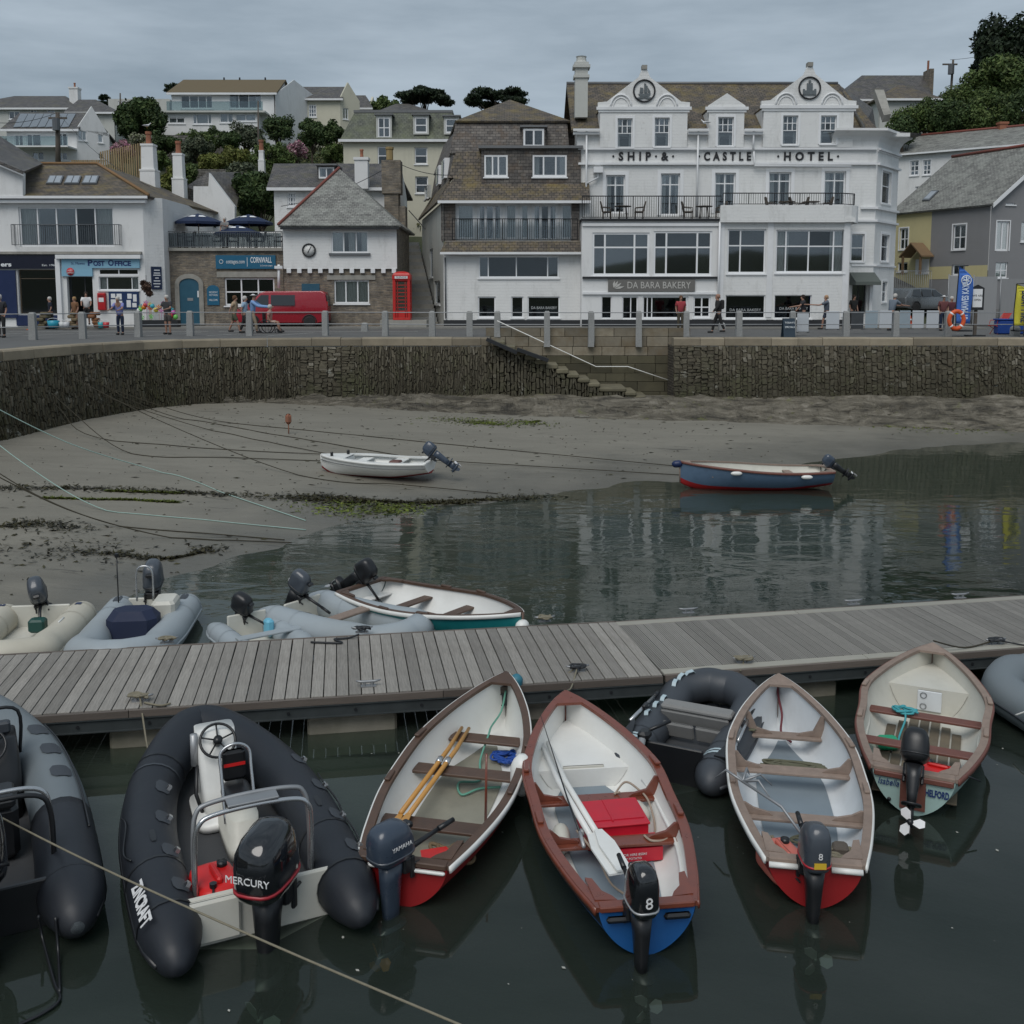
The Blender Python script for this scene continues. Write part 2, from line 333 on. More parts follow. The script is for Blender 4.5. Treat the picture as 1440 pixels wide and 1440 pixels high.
# ---------------------------------------------------------------- facades
class Face:
    """a vertical wall plane through (x,y) running along angle a; local u along it, w outward, z up"""
    def __init__(s,parent,X,Y,a=0.,name='wall',mat=None,t=.25):
        s.p=parent; s.o=Vector((X,Y,0)); s.e=Vector((math.cos(a),math.sin(a),0)); s.n=Vector((math.sin(a),-math.cos(a),0)); s.name=name; s.mat=mat; s.t=t; s.w=[]
    def pt(s,u,w,z): return s.o+s.e*u+s.n*w+Vector((0,0,z))
    def hit(s,px,py):
        r=ray(px,py); c=Vector((0,0,CAMZ)); t=(s.o-c).dot(s.n)/r.dot(s.n); q=c+r*t
        return (q-s.o).dot(s.e), q.z
    def rect(s,x0,y0,x1,y1):
        ym=(y0+y1)/2; xm=(x0+x1)/2
        u0=s.hit(x0,ym)[0]; u1=s.hit(x1,ym)[0]; z1=s.hit(xm,y0)[1]; z0=s.hit(xm,y1)[1]
        return u0,u1,z0,z1
    def box(s,mb,u0,u1,w0,w1,z0,z1):
        P=[s.pt(u,w,z) for z in (z0,z1) for u,w in ((u0,w1),(u1,w1),(u1,w0),(u0,w0))]
        return mb.hexa(P)
    def pbox(s,mb,px,w0,w1):
        u0,u1,z0,z1=s.rect(*px); return s.box(mb,u0,u1,w0,w1,z0,z1)
    def part(s,name,mat,px,w0,w1,label=None):
        mb=MB(); s.pbox(mb,px,w0,w1); return mb.build(name,mat,s.p,world=True,label=label)
    def wall(s,u0,u1,z0,z1,top=None):
        """front skin with holes, reveals; top: optional list of (u,z) making a gable outline above z1"""
        mb=MB(); hs=[h['r'] for h in s.w]
        us=sorted({u0,u1,*[min(max(v,u0),u1) for h in hs for v in h[:2]]}); zs=sorted({z0,z1,*[min(max(v,z0),z1) for h in hs for v in h[2:]]})
        for i in range(len(us)-1):
            for j in range(len(zs)-1):
                a,b,c,d=us[i],us[i+1],zs[j],zs[j+1]
                if b-a<1e-4 or d-c<1e-4: continue
                m=((a+b)/2,(c+d)/2)
                if any(h[0]<m[0]<h[1] and h[2]<m[1]<h[3] for h in hs): continue
                mb.add([s.pt(a,0,c),s.pt(b,0,c),s.pt(b,0,d),s.pt(a,0,d)],[(0,1,2,3)])
        t=-s.t
        for (a,b,c,d) in hs:
            mb.add([s.pt(a,0,c),s.pt(a,t,c),s.pt(a,t,d),s.pt(a,0,d)],[(0,1,2,3)])
            mb.add([s.pt(b,0,c),s.pt(b,0,d),s.pt(b,t,d),s.pt(b,t,c)],[(0,1,2,3)])
            mb.add([s.pt(a,0,c),s.pt(b,0,c),s.pt(b,t,c),s.pt(a,t,c)],[(0,1,2,3)])
            mb.add([s.pt(a,0,d),s.pt(a,t,d),s.pt(b,t,d),s.pt(b,0,d)],[(0,1,2,3)])
        if top: 
            P=[s.pt(u,0,z) for u,z in top]; mb.prism(P,-s.n*s.t)
        s.wm=mb; s.ex=(u0,u1,z0,z1)
        ob=mb.build(s.name,s.mat,s.p,world=True)
        for h in s.w:
            if not h.get('skip'): s._win(h)
        return ob
    def win(s,px,cols=(.5,),rows=(),fw=.055,rec=.1,curt=None,sill=True,name='window',frame=None,glass=None,open_=None,surr=0,label=None,door=False,back=True):
        s.w.append(dict(r=s.rect(*px),cols=cols,rows=rows,fw=fw,rec=rec,curt=curt,sill=sill,name=name,frame=frame or UPVC,glass=glass or GLASS,surr=surr,label=label,door=door,back=back))
    def _win(s,h):
        a,b,c,d=h['r']; fw=h['fw']; rec=h['rec']; W=b-a; H=d-c
        mb=MB(); w1=-rec+.03; w0=-rec-.03
        s.box(mb,a,a+fw,w0,w1,c,d); s.box(mb,b-fw,b,w0,w1,c,d); s.box(mb,a+fw,b-fw,w0,w1,d-fw,d); s.box(mb,a+fw,b-fw,w0,w1,c,c+fw*1.3)
        cu=[a+fw]; top6=len(h['cols'])==2 and h['name']=='sash_window' and .5 in h['rows']
        for f in h['cols']:
            u=a+W*f; s.box(mb,u-fw*.45,u+fw*.45,w0+.004,w1-.004,(c+H*.5+.003) if top6 else c+fw*1.3,d-fw); cu+= [u-fw*.45,u+fw*.45]
        cu.append(b-fw)
        rz=[c+fw*1.3]
        for f in h['rows']:
            z=c+H*f; g=fw*.4
            cq=[a+fw,b-fw] if top6 and f==.5 else cu
            for k in range(0,len(cq),2): s.box(mb,cq[k],cq[k+1],w0+.006,w1-.006,z-g,z+g)
            rz+=[z-g,z+g]
        rz.append(d-fw)
        if h['sill']: s.box(mb,a-.06,b+.06,-rec+.032,.07,c-.07,c-.002)
        if h['surr']:
            g=h['surr']; s.box(mb,a-g,a-.003,0.003,.035,c,d+g); s.box(mb,b+.003,b+g,.003,.035,c,d+g); s.box(mb,a-.003,b+.003,.003,.035,d+.003,d+g)
        fo=mb.build(h['name'],h['frame'],s.p,world=True,label=h['label'])
        for i in range(0,len(cu),2):
            for j in range(0,len(rz),2):
                if top6 and j==0:
                    if i: continue
                    g=MB(); s.box(g,a+fw-.005,b-fw+.005,-rec-.008,-rec+.002,rz[0]-.005,rz[1]+.005); g.build('pane',h['glass'],fo,world=True); continue
                g=MB(); s.box(g,cu[i]-.005,cu[i+1]+.005,-rec-.008,-rec+.002,rz[j]-.005,rz[j+1]+.005); g.build('pane',h['glass'],fo,world=True)
        if h['curt']:
            g=MB(); wc=-rec-.16
            segs={'sides':[(0,.2),(.8,1)],'full':[(0,1)],'left':[(0,.3)],'right':[(.7,1)],'part':[(0,.3),(.45,.62),(.8,1)]}[h['curt']]
            for f0,f1 in segs:
                n=max(3,int(W*(f1-f0)/.06)); pts=[(a+W*(f0+(f1-f0)*k/n),wc+.025*(k%2)) for k in range(n+1)]
                for k in range(n): g.add([s.pt(pts[k][0],pts[k][1],c+.02),s.pt(pts[k+1][0],pts[k+1][1],c+.02),s.pt(pts[k+1][0],pts[k+1][1],d-.02),s.pt(pts[k][0],pts[k][1],d-.02)],[(0,1,2,3)])
            g.build('curtain',CURT,fo,world=True)
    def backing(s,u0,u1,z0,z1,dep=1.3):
        mb=MB(); s.box(mb,u0+.03,u1-.03,-dep-.1,-dep,z0+.05,z1-.05); mb.build('dark_backing',DARKIN,s.p,world=True)  # dark sheet added behind the windows so the rooms look unlit
def railing(parent,pts,h,mat,name='railing',sp=.11,r=.008,top=.02,mid=None,panel=None):
    """pts: world polyline at floor level"""
    mb=MB(); P=[Vector(p) for p in pts]
    for a,b in zip(P[:-1],P[1:]):
        d=(b-a).length; n=max(1,int(d/sp))
        for k in range(n+1):
            q=a.lerp(b,k/n); rr=r*2.2 if k%max(1,int(1.4/sp))==0 else r
            mb.tube([q+Vector((0,0,.05)),q+Vector((0,0,h))],rr,4,smooth=False)
    Z=Vector((0,0,h)); mb.tube([p+Z for p in P],top,6); mb.tube([p+Vector((0,0,.07)) for p in P],top*.7,6)
    return mb.build(name,mat,parent,world=True)
def slab(parent,name,mat,pts,th=.12,label=None):
    P=[Vector(p) for p in pts]; n=(P[1]-P[0]).cross(P[2]-P[0]).normalized()
    if n.z<0: n=-n
    mb=MB(); mb.prism(P,-n*th); return mb.build(name,mat,parent,world=True,label=label)
def chimney(parent,x,y,z0,z1,w_,d,mat,pots=1,band=True,name='chimney',potmat=None,top=None):
    mb=MB(); mb.box(x-w_/2,x+w_/2,y-d/2,y+d/2,z0,z1)
    if band: mb.box(x-w_/2-.06,x+w_/2+.06,y-d/2-.06,y+d/2+.06,z1-.12,z1+.04)
    c=mb.build(name,mat,parent,world=True)
    for k in range(pots):
        xx=x+(k-(pots-1)/2)*.35; q=MB(); q.lathe([(.13,0),(.1,.1),(.09,.38),(.12,.42),(.11,.5),(.07,.5)],(xx,y,z1+.04),10); q.build('chimney_pot',potmat or TERRA,c,world=True)
    return c
# ================================================================ SETTING
QZ=3.5
# ---- shoreline (where the sand meets the water)
shore=[(-60,9.5,0),(-20,13.2,0),(-9.5,14.6,0)]+[tuple(gnd(*q)) for q in [(150,862),(235,826),(330,792),(400,766),(480,746),(560,733),(640,713),(740,697),(850,684),(960,668),(1080,658),(1200,643),(1320,630),(1440,619)]]+[(30,43,0),(60,58,0)]
SH=np.array([(p[0],p[1]) for p in shore])
def sdist(x,y):
    P=np.stack([x.ravel(),y.ravel()],1); best=np.full(len(P),1e9); sg=np.ones(len(P))
    for i in range(len(SH)-1):
        a,b=SH[i],SH[i+1]; d=b-a; t=np.clip(((P-a)@d)/(d@d),0,1); q=a+t[:,None]*d; r=P-q; dd=np.hypot(r[:,0],r[:,1])
        s_=np.sign(d[0]*(P[:,1]-a[1])-d[1]*(P[:,0]-a[0])); m=dd<best-1e-9; best=np.where(m,dd,best); sg=np.where(m,s_,sg)
    return (best*sg).reshape(x.shape)
def vnoise(x,y,s,seed=0):
    r=np.random.RandomState(seed); g=r.rand(64,64); X=x*s; Y=y*s; i=np.floor(X).astype(int); j=np.floor(Y).astype(int); u=X-i; v=Y-j; u=u*u*(3-2*u); v=v*v*(3-2*v)
    G=lambda a,b:g[a%64,b%64]
    return (G(i,j)*(1-u)+G(i+1,j)*u)*(1-v)+(G(i,j+1)*(1-u)+G(i+1,j+1)*u)*v
def sandz(x,y):
    x=np.asarray(x,float); y=np.asarray(y,float); d=sdist(x,y)
    lift=.055*np.clip(d,0,None); lift=np.where(d>0,np.minimum(lift,1.15),0)
    z=np.where(d>0,lift,np.maximum(.04*d,-.28)+np.minimum(0,(d+6.5)*.3)); z=np.maximum(z,-2.6)
    z=z+(vnoise(x,y,.35,1)-.5)*.09*np.clip(1-np.abs(d)/18,.2,1)+(vnoise(x,y,1.3,2)-.5)*.03
    return z
def grid_mesh(name,xs,ys,zf,mat,kind='structure',smooth=True):
    X,Y=np.meshgrid(xs,ys); Z=zf(X,Y); n,m=X.shape
    co=np.stack([X,Y,Z],-1).reshape(-1,3); idx=np.arange(n*m).reshape(n,m)
    q=np.stack([idx[:-1,:-1],idx[:-1,1:],idx[1:,1:],idx[1:,:-1]],-1).reshape(-1,4)
    me=bpy.data.meshes.new(name); me.vertices.add(len(co)); me.vertices.foreach_set('co',co.ravel()); me.loops.add(q.size); me.loops.foreach_set('vertex_index',q.ravel().astype(np.int32))
    me.polygons.add(len(q)); me.polygons.foreach_set('loop_start',np.arange(0,q.size,4,dtype=np.int32)); me.polygons.foreach_set('loop_total',np.full(len(q),4,dtype=np.int32)); me.update(calc_edges=True)
    me.polygons.foreach_set('use_smooth',np.full(len(q),smooth)); me.materials.append(mat); o=link(name,me); return tag(o,kind=kind)
# sand material: darker and glossier where wet near the waterline
def sandmat():
    m,t,b,o=newmat('harbour_sand'); ob=_n(t,'ShaderNodeTexCoord').outputs['Object']; sep=_n(t,'ShaderNodeSeparateXYZ'); t.links.new(ob,sep.inputs[0])
    n1=noise(t,mapv(t,ob,(.35,1.2,1),(0,0,.25)),.9,8,.65,.6); c=mixc(t,n1,(.125,.116,.094),(.25,.235,.195))
    n2=noise(t,mapv(t,ob,(.5,2.4,1),(0,0,.2)),1.4,9,.72,1.2); f=ramp(t,n2,[(.6,0.),(.68,.8)]); c=mixc(t,f,c,(.028,.026,.018))
    n4=noise(t,mapv(t,ob,(1,3,1),(0,0,.2)),5,5,.7); f=ramp(t,n4,[(.66,0.),(.72,.8)]); c=mixc(t,f,c,(.02,.018,.012))
    wv=mth(t,'ADD',sep.outputs['Z'],mth(t,'MULTIPLY',noise(t,ob,.5,4),.35)); wet=ramp(t,wv,[(.17,1.),(.42,0.)])
    c=mixc(t,mth(t,'MULTIPLY',wet,.55),c,(.05,.05,.043)); 
    deep=ramp(t,mth(t,'MULTIPLY_ADD',sep.outputs['Z'],-.5,.0),[(.05,0.),(.7,1.)]); c=mixc(t,deep,c,(.02,.028,.018))
    t.links.new(c,b.inputs['Base Color']); r=ramp(t,wet,[(0,.8),(1,.38)]); t.links.new(r,b.inputs['Roughness'])
    nb=bump(t,b,noise(t,mapv(t,ob,(.8,3,1),(0,0,.2)),3,7,.65,.5),.5,.05); bump(t,b,noise(t,ob,22,4,.6),.3,.01,nb)
    return m
grid_mesh('harbour_bed',np.linspace(-45,60,300),np.concatenate([np.linspace(-8,12,20)[:-1],np.linspace(12,45,190)]),sandz,sandmat())
# ---- water: one closed box
def watermat():
    m=bpy.data.materials.new('harbour_water'); m.use_nodes=True; t=m.node_tree; t.nodes.clear(); o=_n(t,'ShaderNodeOutputMaterial')
    ob=_n(t,'ShaderNodeTexCoord').outputs['Object']; sep=_n(t,'ShaderNodeSeparateXYZ'); t.links.new(ob,sep.inputs[0])
    yy=mth(t,'ADD',sep.outputs['Y'],mth(t,'MULTIPLY',noise(t,ob,.12,2),6)); amp=ramp(t,mth(t,'MULTIPLY',yy,.025),[(.36,.06),(.5,1.),(.8,.9),(1.,.4)])
    a=noise(t,mapv(t,ob,(.8,1.7,1),(0,0,.15)),.85,3,.45,.8); b_=noise(t,mapv(t,ob,(1,1.8,1),(0,0,-.3)),5,2,.5,.4)
    h=mth(t,'ADD',mth(t,'MULTIPLY',a,1.),mth(t,'MULTIPLY',b_,.09)); h=mth(t,'MULTIPLY',h,amp)
    bn=_n(t,'ShaderNodeBump'); bn.inputs['Strength'].default_value=1; bn.inputs['Distance'].default_value=.013; t.links.new(h,bn.inputs['Height'])
    tr=_n(t,'ShaderNodeBsdfTransparent'); tr.inputs[0].default_value=(.82,.88,.84,1)
    gl=_n(t,'ShaderNodeBsdfGlossy'); gl.inputs['Roughness'].default_value=.01; gl.inputs[0].default_value=(1,1,1,1); t.links.new(bn.outputs[0],gl.inputs['Normal'])
    df=_n(t,'ShaderNodeBsdfDiffuse'); df.inputs[0].default_value=(.058,.076,.062,1)
    m0=_n(t,'ShaderNodeMixShader'); m0.inputs[0].default_value=.32; t.links.new(tr.outputs[0],m0.inputs[1]); t.links.new(df.outputs[0],m0.inputs[2])
    fr=_n(t,'ShaderNodeFresnel'); fr.inputs[0].default_value=1.36; t.links.new(bn.outputs[0],fr.inputs['Normal'])
    mx=_n(t,'ShaderNodeMixShader'); t.links.new(fr.outputs[0],mx.inputs[0]); t.links.new(m0.outputs[0],mx.inputs[1]); t.links.new(gl.outputs[0],mx.inputs[2]); t.links.new(mx.outputs[0],o.inputs[0])
    va=_n(t,'ShaderNodeVolumeAbsorption'); va.inputs[0].default_value=(.25,.55,.40,1); va.inputs['Density'].default_value=.8; t.links.new(va.outputs[0],o.inputs['Volume'])
    return m
mb=MB(); mb.box(-48,62,-9,46,-2.9,0.); tag(mb.build('water',watermat()),kind='structure')
# ---- quay wall line (top outer edge), from behind the camera's left round to the far right
edge_ctrl=[(-17.5,-10),(-17.3,5),(-17,18),(-16.6,26),(-15.9,31.5),(-14.9,36),(-13.3,39.2),(-10.5,40.9),(-6,41.5),(-.9,41.6)]
EDGE=cat_([(x,y,0) for x,y in edge_ctrl],10); XS0,XS1=-.9,6.55
EDGER=[Vector((XS1,41.6,0)),Vector((15,41.6,0)),Vector((48,41.4,0))]
ASPH=M('old_asphalt',(.105,.105,.102),.85,var=.25,scale=1.2,bp=.3,dirt=.25,dirtcol=(.05,.05,.05))
PAVE=M('pavement_flags',(.2,.195,.18),.85,var=.25,scale=1.5,bp=.3)
def inset(poly,d):
    out=[]
    for i,p in enumerate(poly):
        t=(poly[min(i+1,len(poly)-1)]-poly[max(i-1,0)]).normalized(); out.append(p+Vector((-t.y,t.x,0))*d)
    return out
EI=inset(EDGE,.55)
top=[(p.x,p.y,QZ) for p in EI]+[(XS0,43.45,QZ),(XS1+.8,43.45,QZ),(XS1+.8,42.1,QZ),(60,42.0,QZ),(60,57.9,QZ),(-70,57.9,QZ),(-70,-12,QZ)]
mb=MB(); mb.add(top,[tuple(range(len(top)))]); ro=mb.build('road',ASPH); ro.data.update(); tag(ro,kind='structure')
mb=MB(); mb.prism([(-45,52.6,QZ+.004),(24.3,52.6,QZ+.004),(24.3,57.8,QZ+.004),(-45,57.8,QZ+.004)],(0,0,.09)); tag(mb.build('pavement',PAVE),kind='structure')
mb=MB(); 
for x in np.arange(-26,-8,2.6): mb.prism([(x,43.6,QZ+.004),(x+.09,43.6,QZ+.004),(x+.09+1.2,47.4,QZ+.004),(x+1.2,47.4,QZ+.004)],(0,0,.004))
for x in (-24,-14): mb.box(x,x+9.5,49.0,49.08,QZ+.004,QZ+.008)
tag(mb.build('parking_lines',M('worn_road_paint',(.42,.42,.4),.8,var=.3,scale=6)),kind='structure')
# ---- hillside
def hillz(x,y):
    t=[(50,3.3),(58,3.42),(66,5.6),(74,9.5),(84,14.2),(96,18.2),(110,21.5),(135,25),(200,27)]
    z=np.interp(y,[a for a,_ in t],[b for _,b in t]); 
    r=np.interp(x,[20,40],[0,1]); zr=np.interp(y,[50,58,66,76,88,104,125,200],[3.3,3.42,4.4,6.2,12.5,20,26.5,32]); z=z*(1-r)+zr*r
    return z+(vnoise(x,y,.12,5)-.5)*1.2*np.clip((y-64)/20,0,1)
GRASSH=M('hillside_scrub_ground',(.05,.06,.03),.95,var=.5,scale=1.2,bp=.6,bd=.1)
grid_mesh('hillside',np.linspace(-110,130,160),np.linspace(50,210,120),hillz,GRASSH)
mb=MB(); g0=[(23,57.8),(60,57.8),(60,70),(25.5,70)]
rows=[[ (24.4+ (42-24.4)*i/12, 57.8+ j*1.0, float(hillz(np.array(24.4+(42-24.4)*i/12),np.array(57.8+j*1.0)))+.12) for i in range(13)] for j in range(13)]
mb.loft([[Vector(p) for p in r_] for r_ in rows],closed=False,cap=False,flip=False); tag(mb.build('side_road',ASPH),kind='structure')
# ---- the quay wall as one thing: coping stones, laid slate face, corner stones
quay=empty('quay_wall',(0,41.5,0),'curved grey slate harbour wall with granite coping and vertical laid stones','wall')
def stonemat(name,stops,base=1.):
    m,t,b,o=newmat(name); ob=_n(t,'ShaderNodeTexCoord').outputs['Object']; g=_n(t,'ShaderNodeNewGeometry').outputs['Random Per Island']
    c=ramp(t,g,stops); sep=_n(t,'ShaderNodeSeparateXYZ'); t.links.new(ob,sep.inputs[0])
    zz=mth(t,'ADD',sep.outputs['Z'],mth(t,'MULTIPLY_ADD',noise(t,ob,.7,5,.7),1.6,-.8)); wt=ramp(t,mth(t,'MULTIPLY',zz,.25),[(.34,.9),(.74,0.)]); c=mixc(t,wt,c,(.045,.04,.022)); c=mixc(t,ramp(t,noise(t,ob,.9,5,.7),[(.5,0.),(.68,.55)]),c,(.07,.075,.03))
    n=noise(t,ob,9,6,.7); c=mixc(t,1.,c,ramp(t,n,[(.25,.55),(.8,1.4)]),'MULTIPLY')
    n2=noise(t,ob,1.7,6,.75); c=mixc(t,ramp(t,n2,[(.62,0.),(.7,.75)]),c,(.33,.33,.29)) if base else c
    t.links.new(c,b.inputs['Base Color']); b.inputs['Roughness'].default_value=.8; bump(t,b,noise(t,ob,25,5,.7),.6,.02); return m
STM=stonemat('laid_slate_stone',[(0,(.1,.085,.058)),(.35,(.062,.054,.036)),(.6,(.13,.115,.08)),(.85,(.085,.072,.047)),(1,(.24,.22,.175))])
JOINT=M('wall_joint_dark',(.05,.043,.03),.95)
def base_out(z): return .42*(QZ-z)/3.   # batter
def rockz(x):   # foot of the wall
    return float(np.interp(x,[-30,-14,-10,-4,0,4,7,12,20],[.7,.95,1.05,1.1,1.05,1.0,1.0,1.0,1.0]))
def face_stones(poly,ztop,zbot,horiz=(),seed=1,rw=(.035,.12),rh=(.13,.45)):
    r=random.Random(seed); mb=MB(); bk=MB(); P=poly; L_=[0]
    for a,b in zip(P[:-1],P[1:]): L_.append(L_[-1]+(b-a).length)
    def at(s):
        for i in range(len(P)-1):
            if s<=L_[i+1] or i==len(P)-2:
                d=(P[i+1]-P[i]); t=(s-L_[i])/max(d.length,1e-6); d.normalize(); return P[i]+(P[i+1]-P[i])*t, Vector((d.y,-d.x,0)), d
    def stone(s0,s1,z0,z1,rot=False):
        p0,n0,d0=at(s0); p1,n1,d1=at(s1); pr=r.uniform(-.02,.06); g=.006
        j=lambda k:r.uniform(-k,k)
        V=[]
        for (pp,nn,z,dx) in ((p0,n0,z0,1),(p1,n1,z0,-1),(p1,n1,z1,-1),(p0,n0,z1,1)):
            V.append((pp+d0*(dx*(g+abs(j(.014)))), nn, z+j(.02)))
        tl=r.uniform(-.045,.045); V=[(v[0]+(d0*tl if i>1 else -d0*tl*.5),v[1],v[2]) for i,v in enumerate(V)]
        back=[v[0]+v[1]*(base_out(v[2])-.06)+Vector((0,0,v[2])) for v in V]; fr=[v[0]+d0*j(.012)+v[1]*(base_out(v[2])+pr+j(.015))+Vector((0,0,v[2]+j(.02))) for v in V]
        c=sum(fr,Vector())/4; fr=[c+(f-c)*.88 for f in fr]
        mb.add(back+fr,[(4,5,6,7),(0,1,5,4),(1,2,6,5),(2,3,7,6),(3,0,4,7)])
    s=0.; tot=L_[-1]
    while s<tot-.05:
        p,n,d=at(s); hz=any(a<=p.x<=b and (c_ is None or True) for a,b,c_ in horiz)
        if hz:
            w_=.55; z=zbot(p.x)-.1; s1=min(s+w_,tot)
            while z<ztop(p.x)-.03:
                h=r.uniform(.07,.17); off=r.uniform(0,.5); m_=s+(s1-s)*r.uniform(.3,.7)
                z1=min(z+h,ztop(p.x)); stone(s,m_,z,z1); stone(m_,s1,z,z1); z=z1
            s=s1
        else:
            w_=r.uniform(*rw); s1=min(s+w_,tot); z=zbot(p.x)-.1-r.random()*.3; zt=min(ztop(p.x),ztop(at(s1)[0].x))
            while z<zt-.03:
                h=r.uniform(*rh); z1=min(z+h,zt); 
                if zt-z1<.12: z1=zt
                stone(s,s1,z,z1); z=z1
            s=s1
    N=max(2,int(tot/.5)); rings=[]
    for k in range(N+1):
        p,n,d=at(tot*k/N); rings.append([p+n*(base_out(z)-.035)+Vector((0,0,z)) for z in (min(zbot(p.x),1.)-1.2,ztop(p.x))])
    bk.loft(rings,closed=False,cap=False,smooth=False)
    return mb,bk
CT=QZ-.33
mbs=[]
a,b_=face_stones(EDGE[18:],lambda x:CT,rockz,[(-8.6,-6.7,None)],1); a.build('stone_face',STM,quay,world=True,kind='stuff'); b_.build('joint_backing',JOINT,quay,world=True)
a,b_=face_stones(EDGER,lambda x:CT,rockz,[(6.4,7.75,None)],2,(.07,.24),(.1,.3)); a.build('stone_face',STM,quay,world=True,kind='stuff'); b_.build('joint_backing',JOINT,quay,world=True)
mb=MB(); mb.loft([[Vector((p.x,p.y,-1)),Vector((p.x,p.y,CT))] for p in EDGE[:19]],closed=False,cap=False); mb.build('plain_face',ASHLAR,quay,world=True)
COPE=M('granite_coping',(.24,.205,.15),.85,var=.35,scale=1.7,bp=.4,objrand=.28,dirt=.4,dirtcol=(.1,.085,.06))
def coping(poly,seed):
    r=random.Random(seed); L_=0; P=poly; cum=[0]
    for a,b in zip(P[:-1],P[1:]): cum.append(cum[-1]+(b-a).length)
    def at(s):
        s=min(max(s,0),cum[-1]-1e-4)
        for i in range(len(P)-1):
            if s<=cum[i+1]:
                d=(P[i+1]-P[i]); t=(s-cum[i])/d.length; d=d.normalized(); return P[i]+(P[i+1]-P[i])*t,Vector((d.y,-d.x,0))
    s=0
    while s<cum[-1]-.3:
        w_=r.uniform(.8,2.0); e=min(s+w_,cum[-1]); (p0,n0),(p1,n1)=at(s+.008),at(e-.008); mb=MB(); o=.05+r.uniform(-.015,.015); q=[]
        dz=r.uniform(-.008,.012)
        for z,oo in ((CT+.004,o-.02),(CT+.03,o),(QZ-.04+dz,o),(QZ+.012+dz,o-.05)): q.append([p0+n0*oo+Vector((0,0,z)),p1+n1*oo+Vector((0,0,z)),p1-n1*.6+Vector((0,0,z)),p0-n0*.6+Vector((0,0,z))])
        mb.loft(q,smooth=False); mb.build('coping_stone',COPE,quay,world=True); s=e
coping(EDGE[14:],3); coping(EDGER,4)
# stair notch
steps=empty('harbour_steps',(3,42.4,0),'stone steps going down the harbour wall to the sand','steps')
STEPM=M('worn_step_stone',(.15,.135,.09),.85,var=.35,scale=2.5,bp=.4,objrand=.2,dirt=.5,dirtcol=(.05,.05,.02))
sx=[]; x=-.75; z=QZ-.14
for i in range(10): sx.append((x,x+.43,z)); x+=.43; z-=.185
sx.append((x,x+1.05,z)); x+=1.05; z-=.16
for i in range(5): sx.append((x,x+.42 if i<4 else x+.95,z)); x+=.42; z-=.165
r=random.Random(5)
for i,(a,b,z) in enumerate(sx):
    mb=MB(); f=41.5-base_out(z)*.6-(.08 if i>5 else 0)-(.25 if i>13 else 0); mb.bevbox(((a+b)/2,(f+43.15)/2,z-.09),(b-a+.06,43.15-f,.18),.03+.02*(i>6)); mb.build('step',STEPM,steps,world=True)
def stairtop(x):
    for a,b,z in sx:
        if x<b: return z-.18
    return .6
pp=[Vector((XS0+k*.37,41.6-.2*(k>12),0)) for k in range(21)]
a,b_=face_stones([Vector((XS0,41.6,0)),Vector((XS1-.5,41.6,0))],stairtop,lambda x:min(rockz(x),.75),[],7,(.07,.2),(.15,.45)); a.build('stone_face',STM,steps,world=True,kind='stuff')
mb=MB()
for a,b,z in sx: mb.box(a,b+.01,41.65,43.1,-.5,z-.19)
mb.build('core',JOINT,steps,world=True)
par=empty('parapet_wall',(3,43.3,1),'buff granite block wall behind the harbour steps','wall')
mb=MB(); mb.box(XS0-.2,XS1+.95,43.27,43.6,-.5,3.86); mb.build('core',JOINT,par,world=True)
BLK=M('buff_granite_block',(.21,.185,.14),.85,var=.4,scale=3.5,bp=.6,objrand=.3,dirt=.8,dirtcol=(.14,.1,.05))
BLKL=M('stained_granite_block',(.075,.068,.042),.85,var=.35,scale=2.2,bp=.4,objrand=.3,dirt=.5,dirtcol=(.04,.035,.02))
z=.45; k=0
while z<3.85:
    h=[.34,.38,.42,.36,.4][k%5]; h=min(h,3.88-z); x=XS0-.2-(.4 if k%2 else 0)
    if h<.1: break
    while x<XS1+.95:
        w_=r.uniform(.7,1.25); x1=min(x+w_,XS1+.95); x0=max(x,XS0-.2)
        if x1-x0>.12:
            mb=MB(); pr=r.uniform(0,.02); mb.bevbox(((x0+x1)/2,43.24-pr/2,z+h/2),(x1-x0-.016,.14+pr,h-.014),.012); mb.build('stone_block',BLKL if z<2.5 else BLK,par,world=True)
        x=x1
    z+=h; k+=1
# notch side walls
mb=MB(); mb.box(XS1+.02,XS1+.3,41.66,43.25,-.5,CT); mb.box(XS0-.3,XS0-.02,41.66,43.25,-.5,QZ-.02); mb.build('notch_side',brickmat('dark_ledged_slate',(.12,.105,.08),(.06,.05,.04),(.02,.018,.014),.5,.11,.02,.1,1.,None),quay,world=True)
# handrail on the back wall, white
hp=[atY(699,451,43.0),atY(838,515.5,43.0),atY(883,515.5,43.0),atY(944,536,43.0)]
hr=MB(); hr.tube(hp,.022,6); 
for p in (hp[0].lerp(hp[1],.3),hp[0].lerp(hp[1],.75),hp[1],hp[2],hp[3]): hr.tube([p,p+Vector((0,.2,-.04))],.012,5)
tag(hr.build('handrail',M('white_handrail_paint',(.75,.75,.72),.5)),'thin white handrail fixed to the wall above the harbour steps','handrail')
for (x0,y0,x1,y1,lb) in ((684,477,727,496,'upper black timber baulk sloping beside the harbour steps'),(727,491,771,507,'lower black timber baulk sloping beside the harbour steps')):
    a=atY(x0,y0,41.15); b=atY(x1,y1,41.15); d=(b-a).normalized(); up=Vector((0,-1,0)).cross(d); up=up if up.z>0 else -up; mb=MB()
    mb.hexa([a-up*.07+Vector((0,-.12,0)),b-up*.07+Vector((0,-.12,0)),b-up*.07+Vector((0,.3,0)),a-up*.07+Vector((0,.3,0)),a+up*.07+Vector((0,-.12,0)),b+up*.07+Vector((0,-.12,0)),b+up*.07+Vector((0,.3,0)),a+up*.07+Vector((0,.3,0))])
    tag(mb.build('timber_baulk',IRON),lb,'beam')
